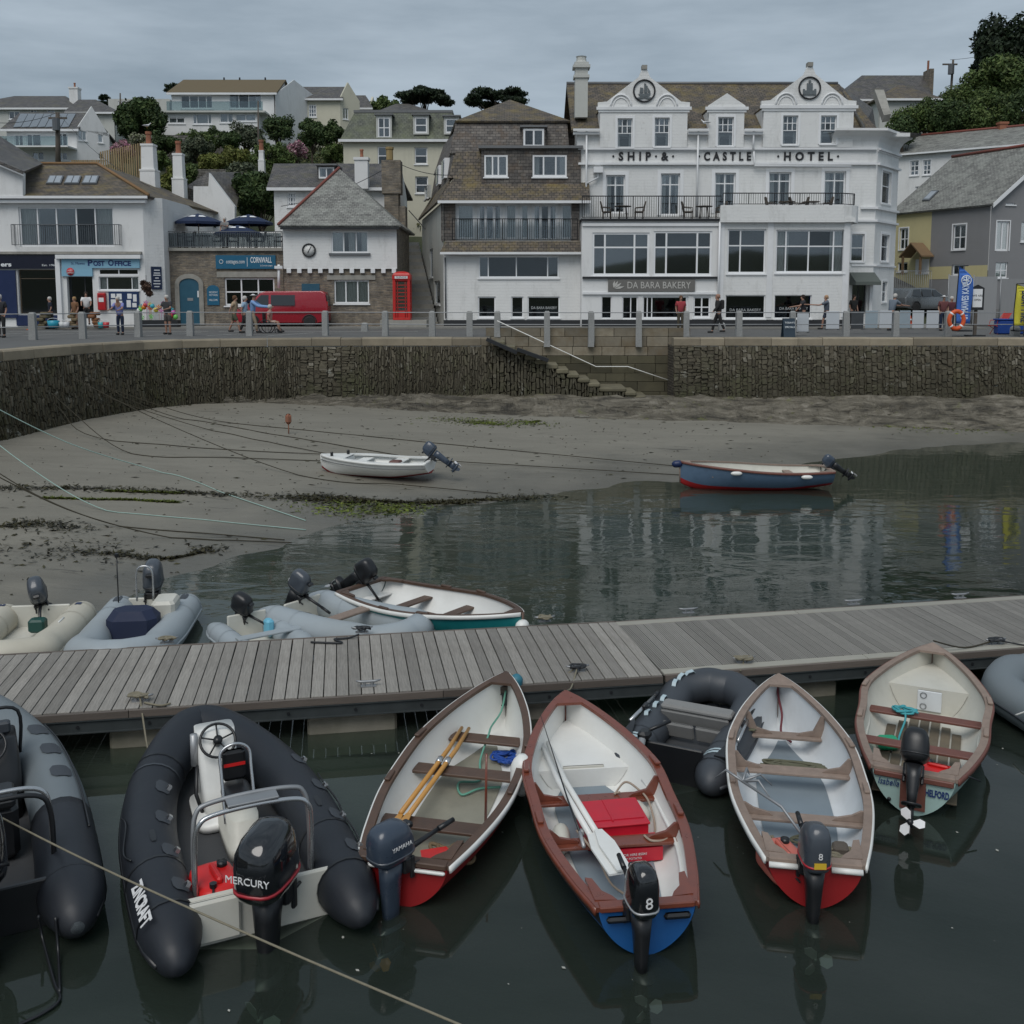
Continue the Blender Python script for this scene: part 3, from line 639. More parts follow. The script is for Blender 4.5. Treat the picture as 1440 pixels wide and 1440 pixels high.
# rock ledge at the foot of the wall
def ledge():
    xs=np.linspace(-16,26,560); rows=22; V=[]
    poly=EDGE[60:]+EDGER; px_=np.array([p.x for p in poly]); py_=np.array([p.y for p in poly])
    wy=np.interp(xs,px_,py_)
    wd=np.interp(xs,[-16,-10,-7,-3,2,8,14,26],[.2,.35,1.2,2.0,2.6,2.4,2.8,3.4]); top=np.array([rockz(x)+.16 for x in xs])
    for j in range(rows):
        t=j/(rows-1); y=wy-.25-wd*t; 
        sn=(vnoise(xs+y*2.2,y*0+t*5+xs*.3,1.1,9)-.5); rid=np.abs(vnoise(xs*1.0+t*6,t*9-xs*.8,1.4,11)-.5)
        z0=sandz(xs,y)-.06; z=top*(1-t**1.3)+z0*t**1.3+sn*.5*math.sin(PI*min(t+.12,1))-rid*.6*math.sin(PI*t)+(np.floor(vnoise(xs*.7+t*3,t*7+xs*.5,2.1,12)*5)/5-.5)*.3*math.sin(PI*t)
        V.append(np.stack([xs,y+sn*.12,z],1))
    co=np.concatenate(V); n=len(xs); idx=np.arange(rows*n).reshape(rows,n); q=np.stack([idx[:-1,:-1],idx[1:,:-1],idx[1:,1:],idx[:-1,1:]],-1).reshape(-1,4)
    me=bpy.data.meshes.new('rock_ledge'); me.from_pydata(co.tolist(),[],q.tolist())
    m,t,b,o=newmat('strata_rock'); ob=_n(t,'ShaderNodeTexCoord').outputs['Object']
    n1=noise(t,mapv(t,ob,(.5,.7,3.2),(0,.35,.3)),1.5,9,.68,1.2); c=ramp(t,n1,[(.36,(.03,.026,.018)),(.46,(.085,.075,.055)),(.56,(.14,.125,.095)),(.68,(.22,.2,.165))])
    n2=noise(t,ob,1.3,6,.7); c=mixc(t,ramp(t,n2,[(.6,0.),(.68,.6)]),c,(.11,.12,.03)); t.links.new(c,b.inputs['Base Color']); b.inputs['Roughness'].default_value=.65
    bump(t,b,n1,.9,.12); me.materials.append(m); tag(link('rock_ledge',me),kind='structure')
ledge()
# ---- granite posts and rails
postbm={}
def post(p,h,label,group,w_=.25):
    mb=MB(); a=w_/2; r=random.Random(int(p.x*100)); j=lambda:r.uniform(-.012,.012)
    q=[]
    for z,k in ((0,1.03),(.3,1.0),(h-.07,.93),(h,.6)): q.append([Vector((sx_*a*k+j(),sy_*a*k+j(),z)) for sx_,sy_ in ((-1,-1),(1,-1),(1,1),(-1,1))])
    mb.loft(q,smooth=False); o=mb.build('granite_post',GRANITE); o.location=p; o.rotation_euler=(0,0,r.uniform(-.1,.1)); return tag(o,label,'post',group)
PX=[(-40,480),(47,478),(117,476.3),(195,474),(268,472.5),(351,472.5),(458,472),(542,472.5),(608,473),(660.5,473),(699.5,473),(769,0),(831,0),(898,0),(965,473),(1038.6,473),(1114,473),(1189,473),(1259,473),(1332,473),(1445,473),(1530,473)]
near=['beside the traffic cone at the gift shop','in front of the post office doorway','right of the woman in the lilac shirt','in front of the teal arched door','at the people pushing the wheelchair','behind the rear of the red van','left of the red phone box','right of the red phone box','under the corner of the mansard house','at the head of the harbour steps','first of three standing in the buff parapet','middle of three standing in the buff parapet','last of three standing in the buff parapet','right end of the buff parapet','right of the man in black with a rucksack','between two pale boards by the chalkboard','left of the row of pale boards','in the middle of the row of pale boards','beside the orange lifebuoy','at the yellow flag','']
tops=[]
k=-1
for px,py in PX:
    if py: p=gnd(px,py,QZ); h=1.1
    else: q=atY(px,482,43.05); p=Vector((q.x,43.05,3.1)); h=1.5
    lab='square granite post on the quay edge '+(near[k] if 0<=k<len(near)-1 else ('beyond the left edge of view' if k<0 else 'furthest right of the row'))
    post(p-Vector((0,0,.03)),h,lab,'granite posts along the quay edge'); tops.append(Vector((p.x,p.y,QZ))); k+=1
for px,lb in ((513,'short worn granite stub post behind the rail near the red phone box'),(1015,'short worn granite stub post at the feet of the man in black'),(1427,'short granite stub post under the yellow flag')): post(gnd(px,466 if px<1400 else 472,QZ),.42,lb,'short granite stub posts',.3)
rails=empty('quay_rail',(0,42,QZ),'two slim grey rails running through the granite posts','railing')
for dz in (1.0,.5):
    mb=MB(); mb.tube([p+Vector((0,0,dz)) for p in tops],.021,6); mb.build('rail_bar',RAILM,rails,world=True)
# ---- pontoon
PW=2.13
def pontoon_seg(ox,oy,ang,u0,u1,width,pitch,pw,mat,name,label,grooved=False,edge=False):
    root=empty(name,(ox,oy,0),label,'pontoon',rz=ang); r=random.Random(11)
    pre=MB()
    e=.16 if edge else 0.
    if grooved:
        n=4; g=pw/n
        for k in range(n): pre.box(-pw/2+k*g+.004,-pw/2+(k+1)*g-.004,e,width-e,.468,.5)
        pre.box(-pw/2,pw/2,e,width-e,.45,.4675)
    else: pre.bevbox((0,width/2,.484),(pw,width-.02,.032),.004)
    first=None; u=u0+pitch/2
    while u<u1-pitch*.4:
        if first is None: first=pre.build('plank',mat,root); o=first
        else: o=first.copy(); COL.objects.link(o)
        o.location=(u,r.uniform(-.006,.006),r.uniform(-.003,.003)); o.rotation_euler=(r.uniform(-.001,.001),0,r.uniform(-.002,.002)); u+=pitch
    for y in ([0] if not edge else [0,width]):
        s_=-1 if y==0 else 1
        if edge:
            x=u0
            while x<u1-.1:
                x1=min(x+2.8,u1); mb=MB(); yy=(0,e-.01) if y==0 else (width-e+.01,width); mb.bevbox(((x+x1)/2,sum(yy)/2,.485),(x1-x-.008,yy[1]-yy[0],.036),.006); mb.build('edge_board',EDGEB,root); x=x1
    for y,s_ in ((0,-1),(width,1)):
        x=u0
        while x<u1-.1:
            x1=min(x+3.6,u1); mb=MB(); ya,yb=(y+s_*.012,y+s_*.055); mb.box(x+.004,x1-.004,ya,yb,.415,.495); mb.build('fascia_board',FASC,root); x=x1
        mb=MB(); ya,yb=y+s_*.0,y+s_*.04; mb.box(u0,u1,ya,yb,.26,.411); mb.box(u0,u1,y-s_*.004,y+s_*.06,.4,.412); mb.box(u0,u1,y-s_*.004,y+s_*.06,.26,.272)
        mb.build('steel_channel',STEELC,root)
        mb=MB(); 
        for q in np.arange(u0+.4,u1,.78): mb.cyl((q,y+s_*.04,.335),.02,s_*.012,8,'y')
        mb.build('bolts',IRON,root,kind='stuff')
    return root
PLK=M('weathered_grey_decking',(.25,.235,.212),.8,var=.5,scale=7,stretch=(9,.7,9),bp=.5,objrand=.26,dirt=.2,dirtcol=(.12,.1,.08))
PLK2=M('ridged_grey_decking',(.23,.22,.2),.8,var=.3,scale=6,stretch=(9,.7,9),bp=.4,objrand=.16)
EDGEB=M('pale_edge_board',(.3,.29,.25),.8,var=.2,scale=5,stretch=(.6,8,8),bp=.3,objrand=.08)
FASC=M('brown_fascia_board',(.115,.095,.08),.75,var=.35,scale=6,stretch=(.5,8,8),bp=.3,objrand=.2)
STEELC=M('tarnished_steel_channel',(.06,.07,.072),.55,.4,var=.3,scale=5,bp=.1)
FLOATM=M('algae_stained_float',(.25,.235,.19),.85,var=.3,scale=2,bp=.3,dirt=.7,dirtcol=(.06,.06,.02))
AA=R(9.55); AB=R(11.3)
pa=pontoon_seg(.35,12.07,AA,-12.,1.545,PW,.149,.137,PLK,'pontoon','older pontoon section decked with plain weathered grey planks'); 
pb=pontoon_seg(1.89,12.36,AB,.012,12.,2.08,.121,.116,PLK2,'pontoon','newer pontoon section with ridged planks and pale edge boards',True,True)
def flo(root,ox,oy,ang,a,b,z=.17):
    def u(px,py):
        p=gnd(px,py,z); return (p.x-ox)*math.cos(ang)+(p.y-oy)*math.sin(ang)
    ua,ub=u(*a),u(*b); mb=MB(); mb.bevbox(((ua+ub)/2,1.06,-.06),(ub-ua,1.95,.5),.03); mb.build('float',FLOATM,root)
for a,b in (((-190,1035),(-60,1030)),((160,1020),(292,1010)),((433,1000),(556,990)),((680,985),(800,978))): flo(pa,.35,12.07,AA,a,b)
for a,b in (((985,960),(1167,952)),((1385,930),(1540,920))): flo(pb,1.89,12.36,AB,a,b)
# ---- the far side of the harbour behind the camera: open water and wooded hills
mb=MB(); mb.box(-500,500,-620,-9.05,-.6,-.05); tag(mb.build('sea',M('open_sea',(.02,.035,.035),.12,var=.2,scale=.3,bp=.3,bd=.2)),kind='structure')  # unseen plane, added to stop light leaking up from below the horizon
grid_mesh('far_shore',np.linspace(-700,700,90),np.linspace(-640,-330,16),lambda x,y:-3+(14+16*vnoise(x,y*0,.01,21)+5*vnoise(x,y,.05,22))*np.clip((-335-y)/70,0,1),GRASSH)
# ================================================================ BUILDINGS
def planehit(px,py,P):   # ray against plane of three points
    n=(P[1]-P[0]).cross(P[2]-P[0]); c=Vector((0,0,CAMZ)); r=ray(px,py); return c+r*((P[0]-c).dot(n)/r.dot(n))
def boxw(parent,name,mat,x0,x1,y0,y1,z0,z1,label=None):
    mb=MB(); mb.box(x0,x1,y0,y1,z0,z1); return mb.build(name,mat,parent,world=True,label=label)
def pipe(parent,pts,r=.045,mat=None,name='downpipe'):
    mb=MB(); mb.tube(pts,r,8); return mb.build(name,mat or TRIM,parent,world=True)
def sidewalls(parent,x0,x1,y0,y1,z0,z1,mat,t=.25):
    mb=MB(); mb.box(x0,x0+t,y0,y1,z0,z1); mb.box(x1-t,x1,y0,y1,z0,z1); mb.box(x0+t,x1-t,y1-t,y1,z0,z1); mb.box(x0+t,x1-t,y0+.3,y1-t,z1-.12,z1-.02)
    return mb.build('side_walls',mat,parent,world=True)
def A(px,py,Y): return atY(px,py,Y)
# ---------------- hotel
hot=empty('hotel',(11,56,QZ),'tall white hotel with two pointed gables and large black lettering across its front','building')
HY=56.; f=Face(hot,0,HY,mat=WHITE,name='front_wall')
for r_ in ((868,167,889,208,.35),(920,166,941,207,.45),(1009,165,1031,206,.45),(1100,163,1121,204,0),(1153,163,1175,203,0)):
    f.win(r_[:4],cols=(.33,.66),rows=(.5,.75),fw=.05,surr=.12,curt='sides',rec=.13,name='sash_window')
for r_ in ((852,246,879,300),(929,244,956,303),(1005,243,1034,300),(1081,242,1112,290),(1159,241,1189,290)):
    f.win(r_,cols=(.5,),rows=(.74,),fw=.075,surr=.18,curt='part',rec=.15,sill=False,name='balcony_door')
for w_ in f.w:
    if w_['name']=='sash_window': w_['skip']=True
for r_ in ((1197,329,1215,368),(1198,400,1218,441)): f.win(r_,name='hole'); f.w[-1]['skip']=True
u0,_,_,_=f.rect(812,200,820,300); u0=f.rect(811,250,820,300)[0]; u1=f.rect(1190,250,1232,300)[1]
zt=A(1000,182,HY).z
f.wall(u0,u1,QZ-.2,zt)
f.backing(u0,u1,QZ,zt)
HX0,HX1=u0,u1
# canted right corner
f3=Face(hot,u1,HY,R(52),mat=WHITE,name='corner_wall')
f3.win((1240,241,1253,287),cols=(),rows=(.55,),surr=.12,rec=.12,curt='sides',name='sash_window'); f3.win((1239,330,1250,368),cols=(),rows=(.55,),surr=.12,rec=.12,name='sash_window'); f3.win((1240,396,1247,425),cols=(),rows=(.5,),surr=.08,name='sash_window')
ucr=f3.hit(1261,300)[0]; f3.wall(0,ucr,QZ-.2,zt); f3.backing(0,ucr,QZ,zt,.9)
CR=f3.pt(ucr,0,0)
mb=MB(); mb.box(CR.x-.25,CR.x,CR.y,68,QZ,zt); mb.box(HX0,HX0+.3,HY+.26,68,QZ,zt); mb.box(HX0,CR.x,67.8,68.05,QZ,zt); mb.box(HX0+.3,CR.x-.3,HY+.5,67.7,zt-.3,zt-.1); mb.build('side_walls',WHITE,hot,world=True)
# recessed lower windows on right
f4=Face(hot,0,HY-.03,mat=WHITE,name='entrance_wall')
f4.win((1197,329,1215,368),cols=(),rows=(.5,),surr=.1,rec=.12,name='sash_window'); f4.win((1198,400,1218,441),cols=(.5,),rows=(),frame=DARKIN,rec=.2,sill=False,name='entrance_door')
ua=f4.rect(1188,300,1195,400)[0]; f4.wall(ua,HX1-.002,QZ-.2,A(1200,312,HY).z)
# gables proud of the wall
def gable(pk,l,r_,sh,Yg,top,small=False):
    g=Face(hot,0,Yg,mat=WHITE,name='gable_wall'); a=g.rect(l,sh-5,r_,sh+5); zs=A(pk,sh,Yg).z; zp=A(pk,top,Yg).z; c=(a[0]+a[1])/2; zb=A(pk,207,Yg).z
    ov=.12
    for w in [w_ for w_ in f.w if w_['name']=='sash_window' and a[0]<(w_['r'][0]+w_['r'][1])/2<a[1]]:
        q=dict(w); q['skip']=False; g.w.append(q)
    g.wall(a[0],a[1],zb,zs,top=[(a[0]-ov,zs),(a[1]+ov,zs),(a[1]+ov-.1,zs+.15),(c,zp),(a[0]-ov+.1,zs+.15)] if small else [(a[0]-ov,zs),(a[1]+ov,zs),(a[1]+ov,zs+.3),(a[1]-.35,zs+.34),(c+.3,zp-.45),(c+.12,zp-.02),(c-.12,zp-.02),(c-.3,zp-.45),(a[0]+.35,zs+.34),(a[0]-ov,zs+.3)])
    # cheeks
    boxw(hot,'gable_cheek',WHITE,a[0],a[0]+.2,Yg+.26,HY+3,zb,zs); boxw(hot,'gable_cheek',WHITE,a[1]-.2,a[1],Yg+.26,HY+3,zb,zs)
    mb=MB(); mb.box(a[0]-.2,a[1]+.2,Yg-.1,Yg-.003,zs-.1,zs+.06); mb.box(a[0]-.1,a[1]+.1,Yg-.05,Yg-.003,zs-.22,zs-.1); mb.build('gable_moulding',TRIM,hot,world=True)
    for s in (-1,1):
        e=a[0] if s<0 else a[1]; L0=Vector((e+s*.05,Yg+.2,zs)); T0=Vector((c,Yg+.2,zp-.25)); slab(hot,'gable_roof',SLATEBR,[L0,T0,T0+Vector((0,5.5,0)),L0+Vector((0,3.2,0))],.1)
    return g,a,zs,zp,c
for args in ((906,844,967,152,HY-.12,96),(1138,1074,1201,150,HY-.12,92)):
    g,a,zs,zp,c=gable(*args)
    mb=MB(); mb.box(c-.14,c+.14,HY-.2,HY+.2,zp-.05,zp+.16); mb.build('finial_block',CONC,hot,world=True)
    zc=A(0,args[5]+32,HY-.12).z
    rg=MB(); rg.tube([(c+.56*math.cos(2*PI*k/36),HY-.17,zc+.56*math.sin(2*PI*k/36)) for k in range(36)],.045,6,closed=True); rg.build('emblem_ring',IRON,hot,world=True)
    em=MB(); D=lambda pts:em.prism([(c+x*.5,HY-.19,zc+z*.5) for x,z in pts],(0,.065,0))
    if args[0]==906:   # sailing ship
        D([(-.62,-.3),(-.45,-.62),(.4,-.62),(.68,-.2),(.45,-.28),(-.4,-.34)]); D([(-.5,-.2),(-.42,.35),(-.1,.3),(-.12,-.22)]); D([(-.02,-.2),(.0,.62),(.36,.5),(.32,-.2)]); D([(.4,-.14),(.42,.3),(.66,-.08)]); D([(-.02,.66),(.02,.8),(.2,.72)]); D([(-.8,-.72),(-.5,-.86),(0,-.7),(.5,-.86),(.8,-.7),(.4,-.64),(-.4,-.64)])
    else:
        D([(-.7,-.7),(.7,-.7),(.7,-.1),(.5,-.1),(.5,-.25),(.3,-.25),(.3,.5),(.18,.5),(.18,.4),(.06,.4),(.06,.5),(-.06,.5),(-.06,.4),(-.18,.4),(-.18,.5),(-.3,.5),(-.3,-.25),(-.5,-.25),(-.5,-.1),(-.7,-.1)]); D([(-.12,.52),(.12,.52),(.12,.8),(-.12,.8)])
    em.build('emblem',M('emblem_grey_paint',(.12,.14,.15),.6,var=.4,scale=9),hot,world=True)
    for s in (-1,1):   # blind arches
        cx=c+s*1.22; q=[(cx+.55*math.cos(PI*k/12),HY-.145,zs+.07+.62*math.sin(PI*k/12)) for k in range(13)]; mb=MB(); mb.tube(q,.05,6); mb.tube([(cx+.4*math.cos(PI*k/12),HY-.135,zs+.07+.46*math.sin(PI*k/12)) for k in range(13)],.03,6); mb.build('arch_moulding',TRIM,hot,world=True)
gable(1021,997,1047,152,HY-.1,131,True)
# main roof
rz=A(1000,118,61.5).z; ez=zt-.02; EY=HY+.02
slab(hot,'main_roof',SLATEBR,[(HX0-.3,EY,ez),(HX1,EY,ez),(A(1180,118,61.5).x,61.5,rz),(HX0-.3,61.5,rz)],.14)
slab(hot,'rear_roof',SLATEBR,[(HX0-.3,61.53,rz),(A(1180,118,61.5).x,61.53,rz),(HX1,68,ez),(HX0-.3,68,ez)],.14)
slab(hot,'hip_roof',SLATE,[(A(1178,124,61.5).x,61.4,rz-.05),(HX1-.9,EY-.35,ez+.05),(CR.x+.75,CR.y-1.2,ez+.05),(CR.x+.7,64,ez+.1),(A(1240,140,61.5).x,63,rz-1.1)],.12)
mb=MB(); mb.tube([(HX0-.3,61.5,rz+.03),(A(1178,118,61.5).x,61.5,rz+.03)],.1,6); mb.build('ridge_tiles',LEAD,hot,world=True)
# left verge parapet and white sloped parapet right
slab(hot,'verge_coping',CONC,[A(1230,126,60),A(1243,126,60),A(1253,160,56.6),A(1243,162,56.6)],.4)
# cove eaves at the right corner
prof=[(0,0),(.05,.25),(.2,.5),(.5,.72),(.62,.74),(.62,.86)]
zc0=ez-.86; path=[Vector((HX1-2.5,HY,0)),Vector((HX1,HY,0)),CR,CR+Vector((0,6,0))]; nn=[Vector((0,-1,0)),Vector((.45,-.9,0)),Vector((.95,-.4,0)),Vector((1,0,0))]
mb=MB(); mb.loft([[p+n*(o*1.05)+Vector((0,0,zc0+z)) for o,z in prof] for p,n in zip(path,nn)],closed=False,cap=False,smooth=False,flip=False); mb.build('cove_eaves',WHITE2,hot,world=True)
# cornice bands
def band(y0,y1,o,x0=813,x1=1232,mat=TRIM,corner=True,Y=HY):
    mb=MB(); ff=Face(hot,0,Y); ff.pbox(mb,(x0,y0,x1,y1),.003,o)
    if corner: z0,z1=A(1232,y1,HY).z,A(1232,y0,HY).z; f3.box(mb,0,ucr+.03,.003,o,z0,z1)
    return mb.build('cornice',mat,hot,world=True)
band(208,211,.16); band(229,232,.16); band(211.4,213,.06); band(291,294,.14,1210,1232); band(309,312,.14,1200,1232); band(372,374.5,.08,1197,1232); 
# gutters and downpipes
for a0,a1 in ((806,844),(968,997),(1047,1074)):
    p0,p1=A(a0,180,HY-.35),A(a1,180,HY-.35); mb=MB(); mb.box(p0.x,p1.x,HY-.42,HY-.28,zt-.14,zt-.02); mb.box(p0.x+.02,p1.x-.02,HY-.3,HY-.003,zt-.3,zt-.16); mb.build('gutter',TRIM,hot,world=True)
for px,y0,y1 in ((825,183,305),(982,183,305),(1060,183,213),(1012.5,312,450)):
    Yp=HY-.22 if px!=1012.5 else 53.72; p0,p1=A(px,y0,Yp),A(px,y1,Yp); p1.x=p0.x; pipe(hot,[p0,p1],.05)
pipe(hot,[A(1060,213,HY-.22),A(1061,233,HY-.22),A(1197,234,HY-.22)],.05)
mb=MB(); q=A(841,239,HY-.2); mb.box(q.x-.25,q.x+.25,HY-.4,HY-.05,q.z-.15,q.z+.15); mb.tube([q+Vector((0,0,-.15)),q+Vector((0,0,-.4)),A(825,258,HY-.2)],.05,6); mb.build('rain_hopper',TRIM,hot,world=True)
# lettering
LET=M('black_lettering_paint',(.015,.015,.018),.5,bp=0)
for s_,x0,x1 in (('\u00b7SHIP\u00b7&\u00b7',861,948),('\u00b7CASTLE',982,1056),('\u00b7HOTEL\u00b7',1093,1180)):
    a_,b_=A(x0,220.5,HY-.03),A(x1,220.5,HY-.03); text(s_,.6,LET,hot,Vector(((a_.x+b_.x)/2,HY-.02,(a_.z+b_.z)/2-.0))-hot.location,align='CENTER',ext=.02,off=.022,fit=b_.x-a_.x,space=1.75)
# chimney
q0=A(817,145,57); q1=A(817,97,57); ch=MB(); wx=.33
for (z0,z1,w_) in ((q0.z-.8,q1.z,.34),(A(817,111,57).z,A(817,107,57).z,.42),(q1.z,q1.z+.15,.46),(q1.z+.15,q1.z+.3,.38)): ch.box(q0.x-w_,q0.x+w_,57-w_,57+w_,z0,z1)
ch.lathe([(.34,0),(.28,.1),(.26,.28),(.3,.34),(.2,.34)],(q0.x,57,q1.z+.3),8,smooth=False); ch.build('chimney',OFFW,hot,world=True)
# bakery bay
BY=54.; fb=Face(hot,0,BY,mat=WHITE2,name='bakery_front')
fb.win((833,327,913,388),cols=(.22,.74),rows=(.66,),fw=.1,rec=.08,sill=True,name='bay_window'); fb.win((919,325,1001,388),cols=(.22,.75),rows=(.64,),fw=.1,rec=.08,name='bay_window')
for r_ in ((846,417,860,448),): fb.win(r_,cols=(),fw=.04,glass=GLASSD,sill=False,name='shop_window')
fb.win((875,417,897,449),cols=(.55,),glass=GLASSD,fw=.06,sill=False,name='shop_window'); fb.win((904,417,968,448),cols=(.1,.2,.96),glass=GLASSD,fw=.06,sill=True,name='shop_window'); fb.win((975,417,999,447),cols=(.5,),rows=(.5,),glass=GLASSD,fw=.08,name='shop_window')
b0,b1,bz0,bz1=fb.rect(818,311,1012,452); fb.wall(b0,b1,bz0,bz1); fb.backing(b0,b1,bz0,bz1-.3)
mb=MB(); mb.box(b0,b0+.25,BY+.26,HY,QZ,bz1); mb.box(b1-.2,b1,BY+.26,HY,QZ,bz1); mb.box(b0+.3,b1-.3,BY+.3,HY-.2,bz1-.25,bz1-.05); mb.build('bay_sides',WHITE2,hot,world=True)
boxw(hot,'balcony_deck',IRON,b0-.05,b1+.1,BY-.15,HY-.003,bz1+.004,bz1+.13)
for y0,y1,o,m_ in ((314,318,.08,TRIM),(389,392,.12,BLACKP),(411,414,.1,TRIM)): 
    mb=MB(); fb.pbox(mb,(819,y0,1011,y1),.003,o); mb.build('cornice',m_,hot,world=True)
mb=MB(); fb.pbox(mb,(818,449.5,1012,459),.004,.05); mb.build('plinth',BLACKP,hot,world=True)
sg=fb.part('bakery_sign',M('grey_sign_board',(.15,.145,.135),.5,var=.05,bp=0),(855,393,977,410),.004,.09)
GOLD=M('pale_raised_letters',(.5,.49,.46),.5,bp=0,var=.05)
a_,b_=A(882,401.5,BY-.1),A(971,401.5,BY-.1); text('DA BARA BAKERY',.5,GOLD,sg,Vector(((a_.x+b_.x)/2,BY-.1,a_.z))-hot.location,ext=.008,fit=b_.x-a_.x)
mb=MB()
for k,an in enumerate((15,38,60,80)):
    o=A(862,407,BY-.1); d=Vector((math.cos(R(an)),0,math.sin(R(an)))); n_=Vector((-d.z,0,d.x)); l=.62-.05*k; mb.prism([o+d*.08,o+d*l*.6+n_*.06,o+d*l,o+d*l*.6-n_*.06],(0,-.01,0))
mb.build('wheat_emblem',GOLD,sg,world=True)
# white bow bay to the right
WY=53.9; fw_=Face(hot,0,WY,mat=WHITE,name='bay_front')
fw_.win((1023,322,1077,385),cols=(.34,),rows=(.63,),fw=.08,rec=.12,name='bay_window'); fw_.win((1091,323,1188,384),cols=(.15,.48,.84),rows=(.62,),fw=.08,rec=.12,name='bay_window',curt='sides')
fw_.win((1020,415,1076,448),cols=(),glass=GLASSD,fw=.05,name='shop_window'); fw_.win((1089,415,1141,448),cols=(),glass=GLASSD,fw=.04,name='shop_window')
w0_,w1_,wz0,wz1=fw_.rect(1014,312,1194,460); fw_.wall(w0_,w1_,wz0,wz1); fw_.backing(w0_,w1_,wz0,wz1,1.2)
mb=MB(); mb.box(w1_-.25,w1_,WY+.26,HY-.1,QZ,wz1); mb.build('bay_sides',WHITE,hot,world=True)
pz0,pz1=A(1100,313,WY).z,A(1100,289,WY).z; xr=A(1212,300,WY).x
pl=[Vector((w0_-.15,WY-.25,0)),Vector((xr-1.,WY-.25,0))]+[Vector((xr-1+1*math.sin(R(q)),WY+.75-1*math.cos(R(q)),0)) for q in (25,50,75,90)]+[Vector((xr,HY,0))]
mb=MB(); mb.loft([[p+Vector((0,0,pz0)),p+Vector((0,0,pz1))] for p in pl],closed=False,cap=False,smooth=False); inn=[p+Vector((-.2 if i>1 else 0,.2,0)) for i,p in enumerate(pl)]
mb.loft([[p+Vector((0,0,pz1)),q+Vector((0,0,pz1)),q+Vector((0,0,pz0))] for p,q in zip(pl,inn)],closed=False,cap=False,smooth=False); mb.box(w0_-.14,xr-.4,WY-.24,HY-.03,pz0+.02,pz0+.25); mb.build('balcony_parapet',WHITE,hot,world=True)
for px_ in (1014,1083,1190):
    q=A(px_,350,WY); mb=MB(); mb.box(q.x-.15,q.x+.15,WY-.04,WY-.003,A(px_,446,WY).z,pz0-.003); mb.build('pilaster',TRIM,hot,world=True)
mb=MB(); fw_.pbox(mb,(1014,449.5,1194,459),.004,.04); mb.build('plinth',BLACKP,hot,world=True)
railing(hot,[(b0,BY,bz1+.13),(b1,BY,bz1+.13)],1.15,IRON,'balcony_rail',.12,.011,.03)
railing(hot,[p+Vector((0,0,pz1)) for p in [Vector((w0_,WY-.1,0)),Vector((xr-1.1,WY-.1,0)),Vector((xr-.3,WY+.35,0)),Vector((xr-.1,WY+1.1,0))]],.62,IRON,'balcony_rail',.12,.011,.03)
# awning over the entrance
q0,q1=A(1194,398,HY),A(1229,398,HY); zt_=A(1210,383,HY).z
mb=MB(); mb.prism([(q0.x,HY-.03,zt_),(q0.x,HY-1.1,q0.z+.06),(q0.x,HY-1.1,q0.z-.12),(q0.x,HY-.03,q0.z-.1)],(q1.x-q0.x,0,0)); mb.build('awning',M('grey_green_awning',(.09,.105,.095),.7),hot,world=True)
mb=MB(); f4.pbox(mb,(1221,400,1225,441),.004,.2); mb.build('porch_post',TRIM,hot,world=True)
# decals in shop glass
FR=M('frosted_window_print',(.4,.42,.43),.6,bp=0)
for a_,b_,y in ((1096,1136,434),(1026,1070,436)):
    p,q=A(a_,y,WY+.08),A(b_,y,WY+.08); text('DA BARA BAKERY',.2,FR,hot,(p+q)/2-hot.location,fit=q.x-p.x,ext=.002)
# ---------------- balcony furniture
WICK=M('brown_rattan',(.075,.06,.045),.8,var=.4,scale=30,bp=.5)
def chair(loc,rz,label,group,mat=None):
    o=empty('wicker_chair',loc,label,'chair',group,rz); m_=mat or WICK
    mb=MB(); mb.bevbox((0,0,.42),(.46,.46,.07),.02); mb.build('seat',m_,o)
    mb=MB(); rg=[]
    for z,y,w_ in ((.45,.2,.44),(.7,.25,.48),(.9,.3,.44),(.98,.32,.3)): rg.append([Vector((x*w_/2,y-abs(x)*abs(x)*.0,z+(0 if abs(x)<1 else -.02))) for x in (-1,-.5,0,.5,1)]+[Vector((x*w_/2,y+.05,z)) for x in (1,.5,0,-.5,-1)])
    mb.loft(rg,smooth=False); mb.build('backrest',m_,o)
    for sx_,sy_ in ((-1,-1),(1,-1),(1,1),(-1,1)):
        mb=MB(); mb.tube([(sx_*.2,sy_*.2,0),(sx_*.2,sy_*.2,.4)],.022,5); mb.build('leg',m_,o)
    for s in (-1,1):
        mb=MB(); mb.tube([(s*.22,-.2,.4),(s*.24,-.2,.64),(s*.24,.24,.68)],.022,5); mb.build('armrest',m_,o)
    return o
def table(loc,label,group,mat=None,r_=.45):
    o=empty('round_table',loc,label,'table',group); m_=mat or WICK
    mb=MB(); mb.cyl((0,0,.7),r_,.035,16); mb.build('tabletop',m_,o)
    for k in range(4):
        a=PI/4+k*PI/2; mb=MB(); mb.tube([(.3*math.cos(a),.3*math.sin(a),0),(.22*math.cos(a),.22*math.sin(a),.7)],.022,5); mb.build('leg',m_,o)
    return o
HB=bz1+.13
for px,nm in ((876,'left'),(990,'right')):
    q=A(px,300,55.1); table((q.x,55.1,HB),f'round rattan table on the hotel balcony, {"left hand set over the first bakery window" if nm=="left" else "set beside the low white parapet"}','tables on the hotel balcony')
    for s in (-1,1): chair((q.x+s*.85,55.1,HB),-s*PI/2,('left' if s<0 else 'right')+' rattan chair of the '+('left' if nm=='left' else 'right')+' hand table on the hotel balcony','chairs on the hotel balcony')
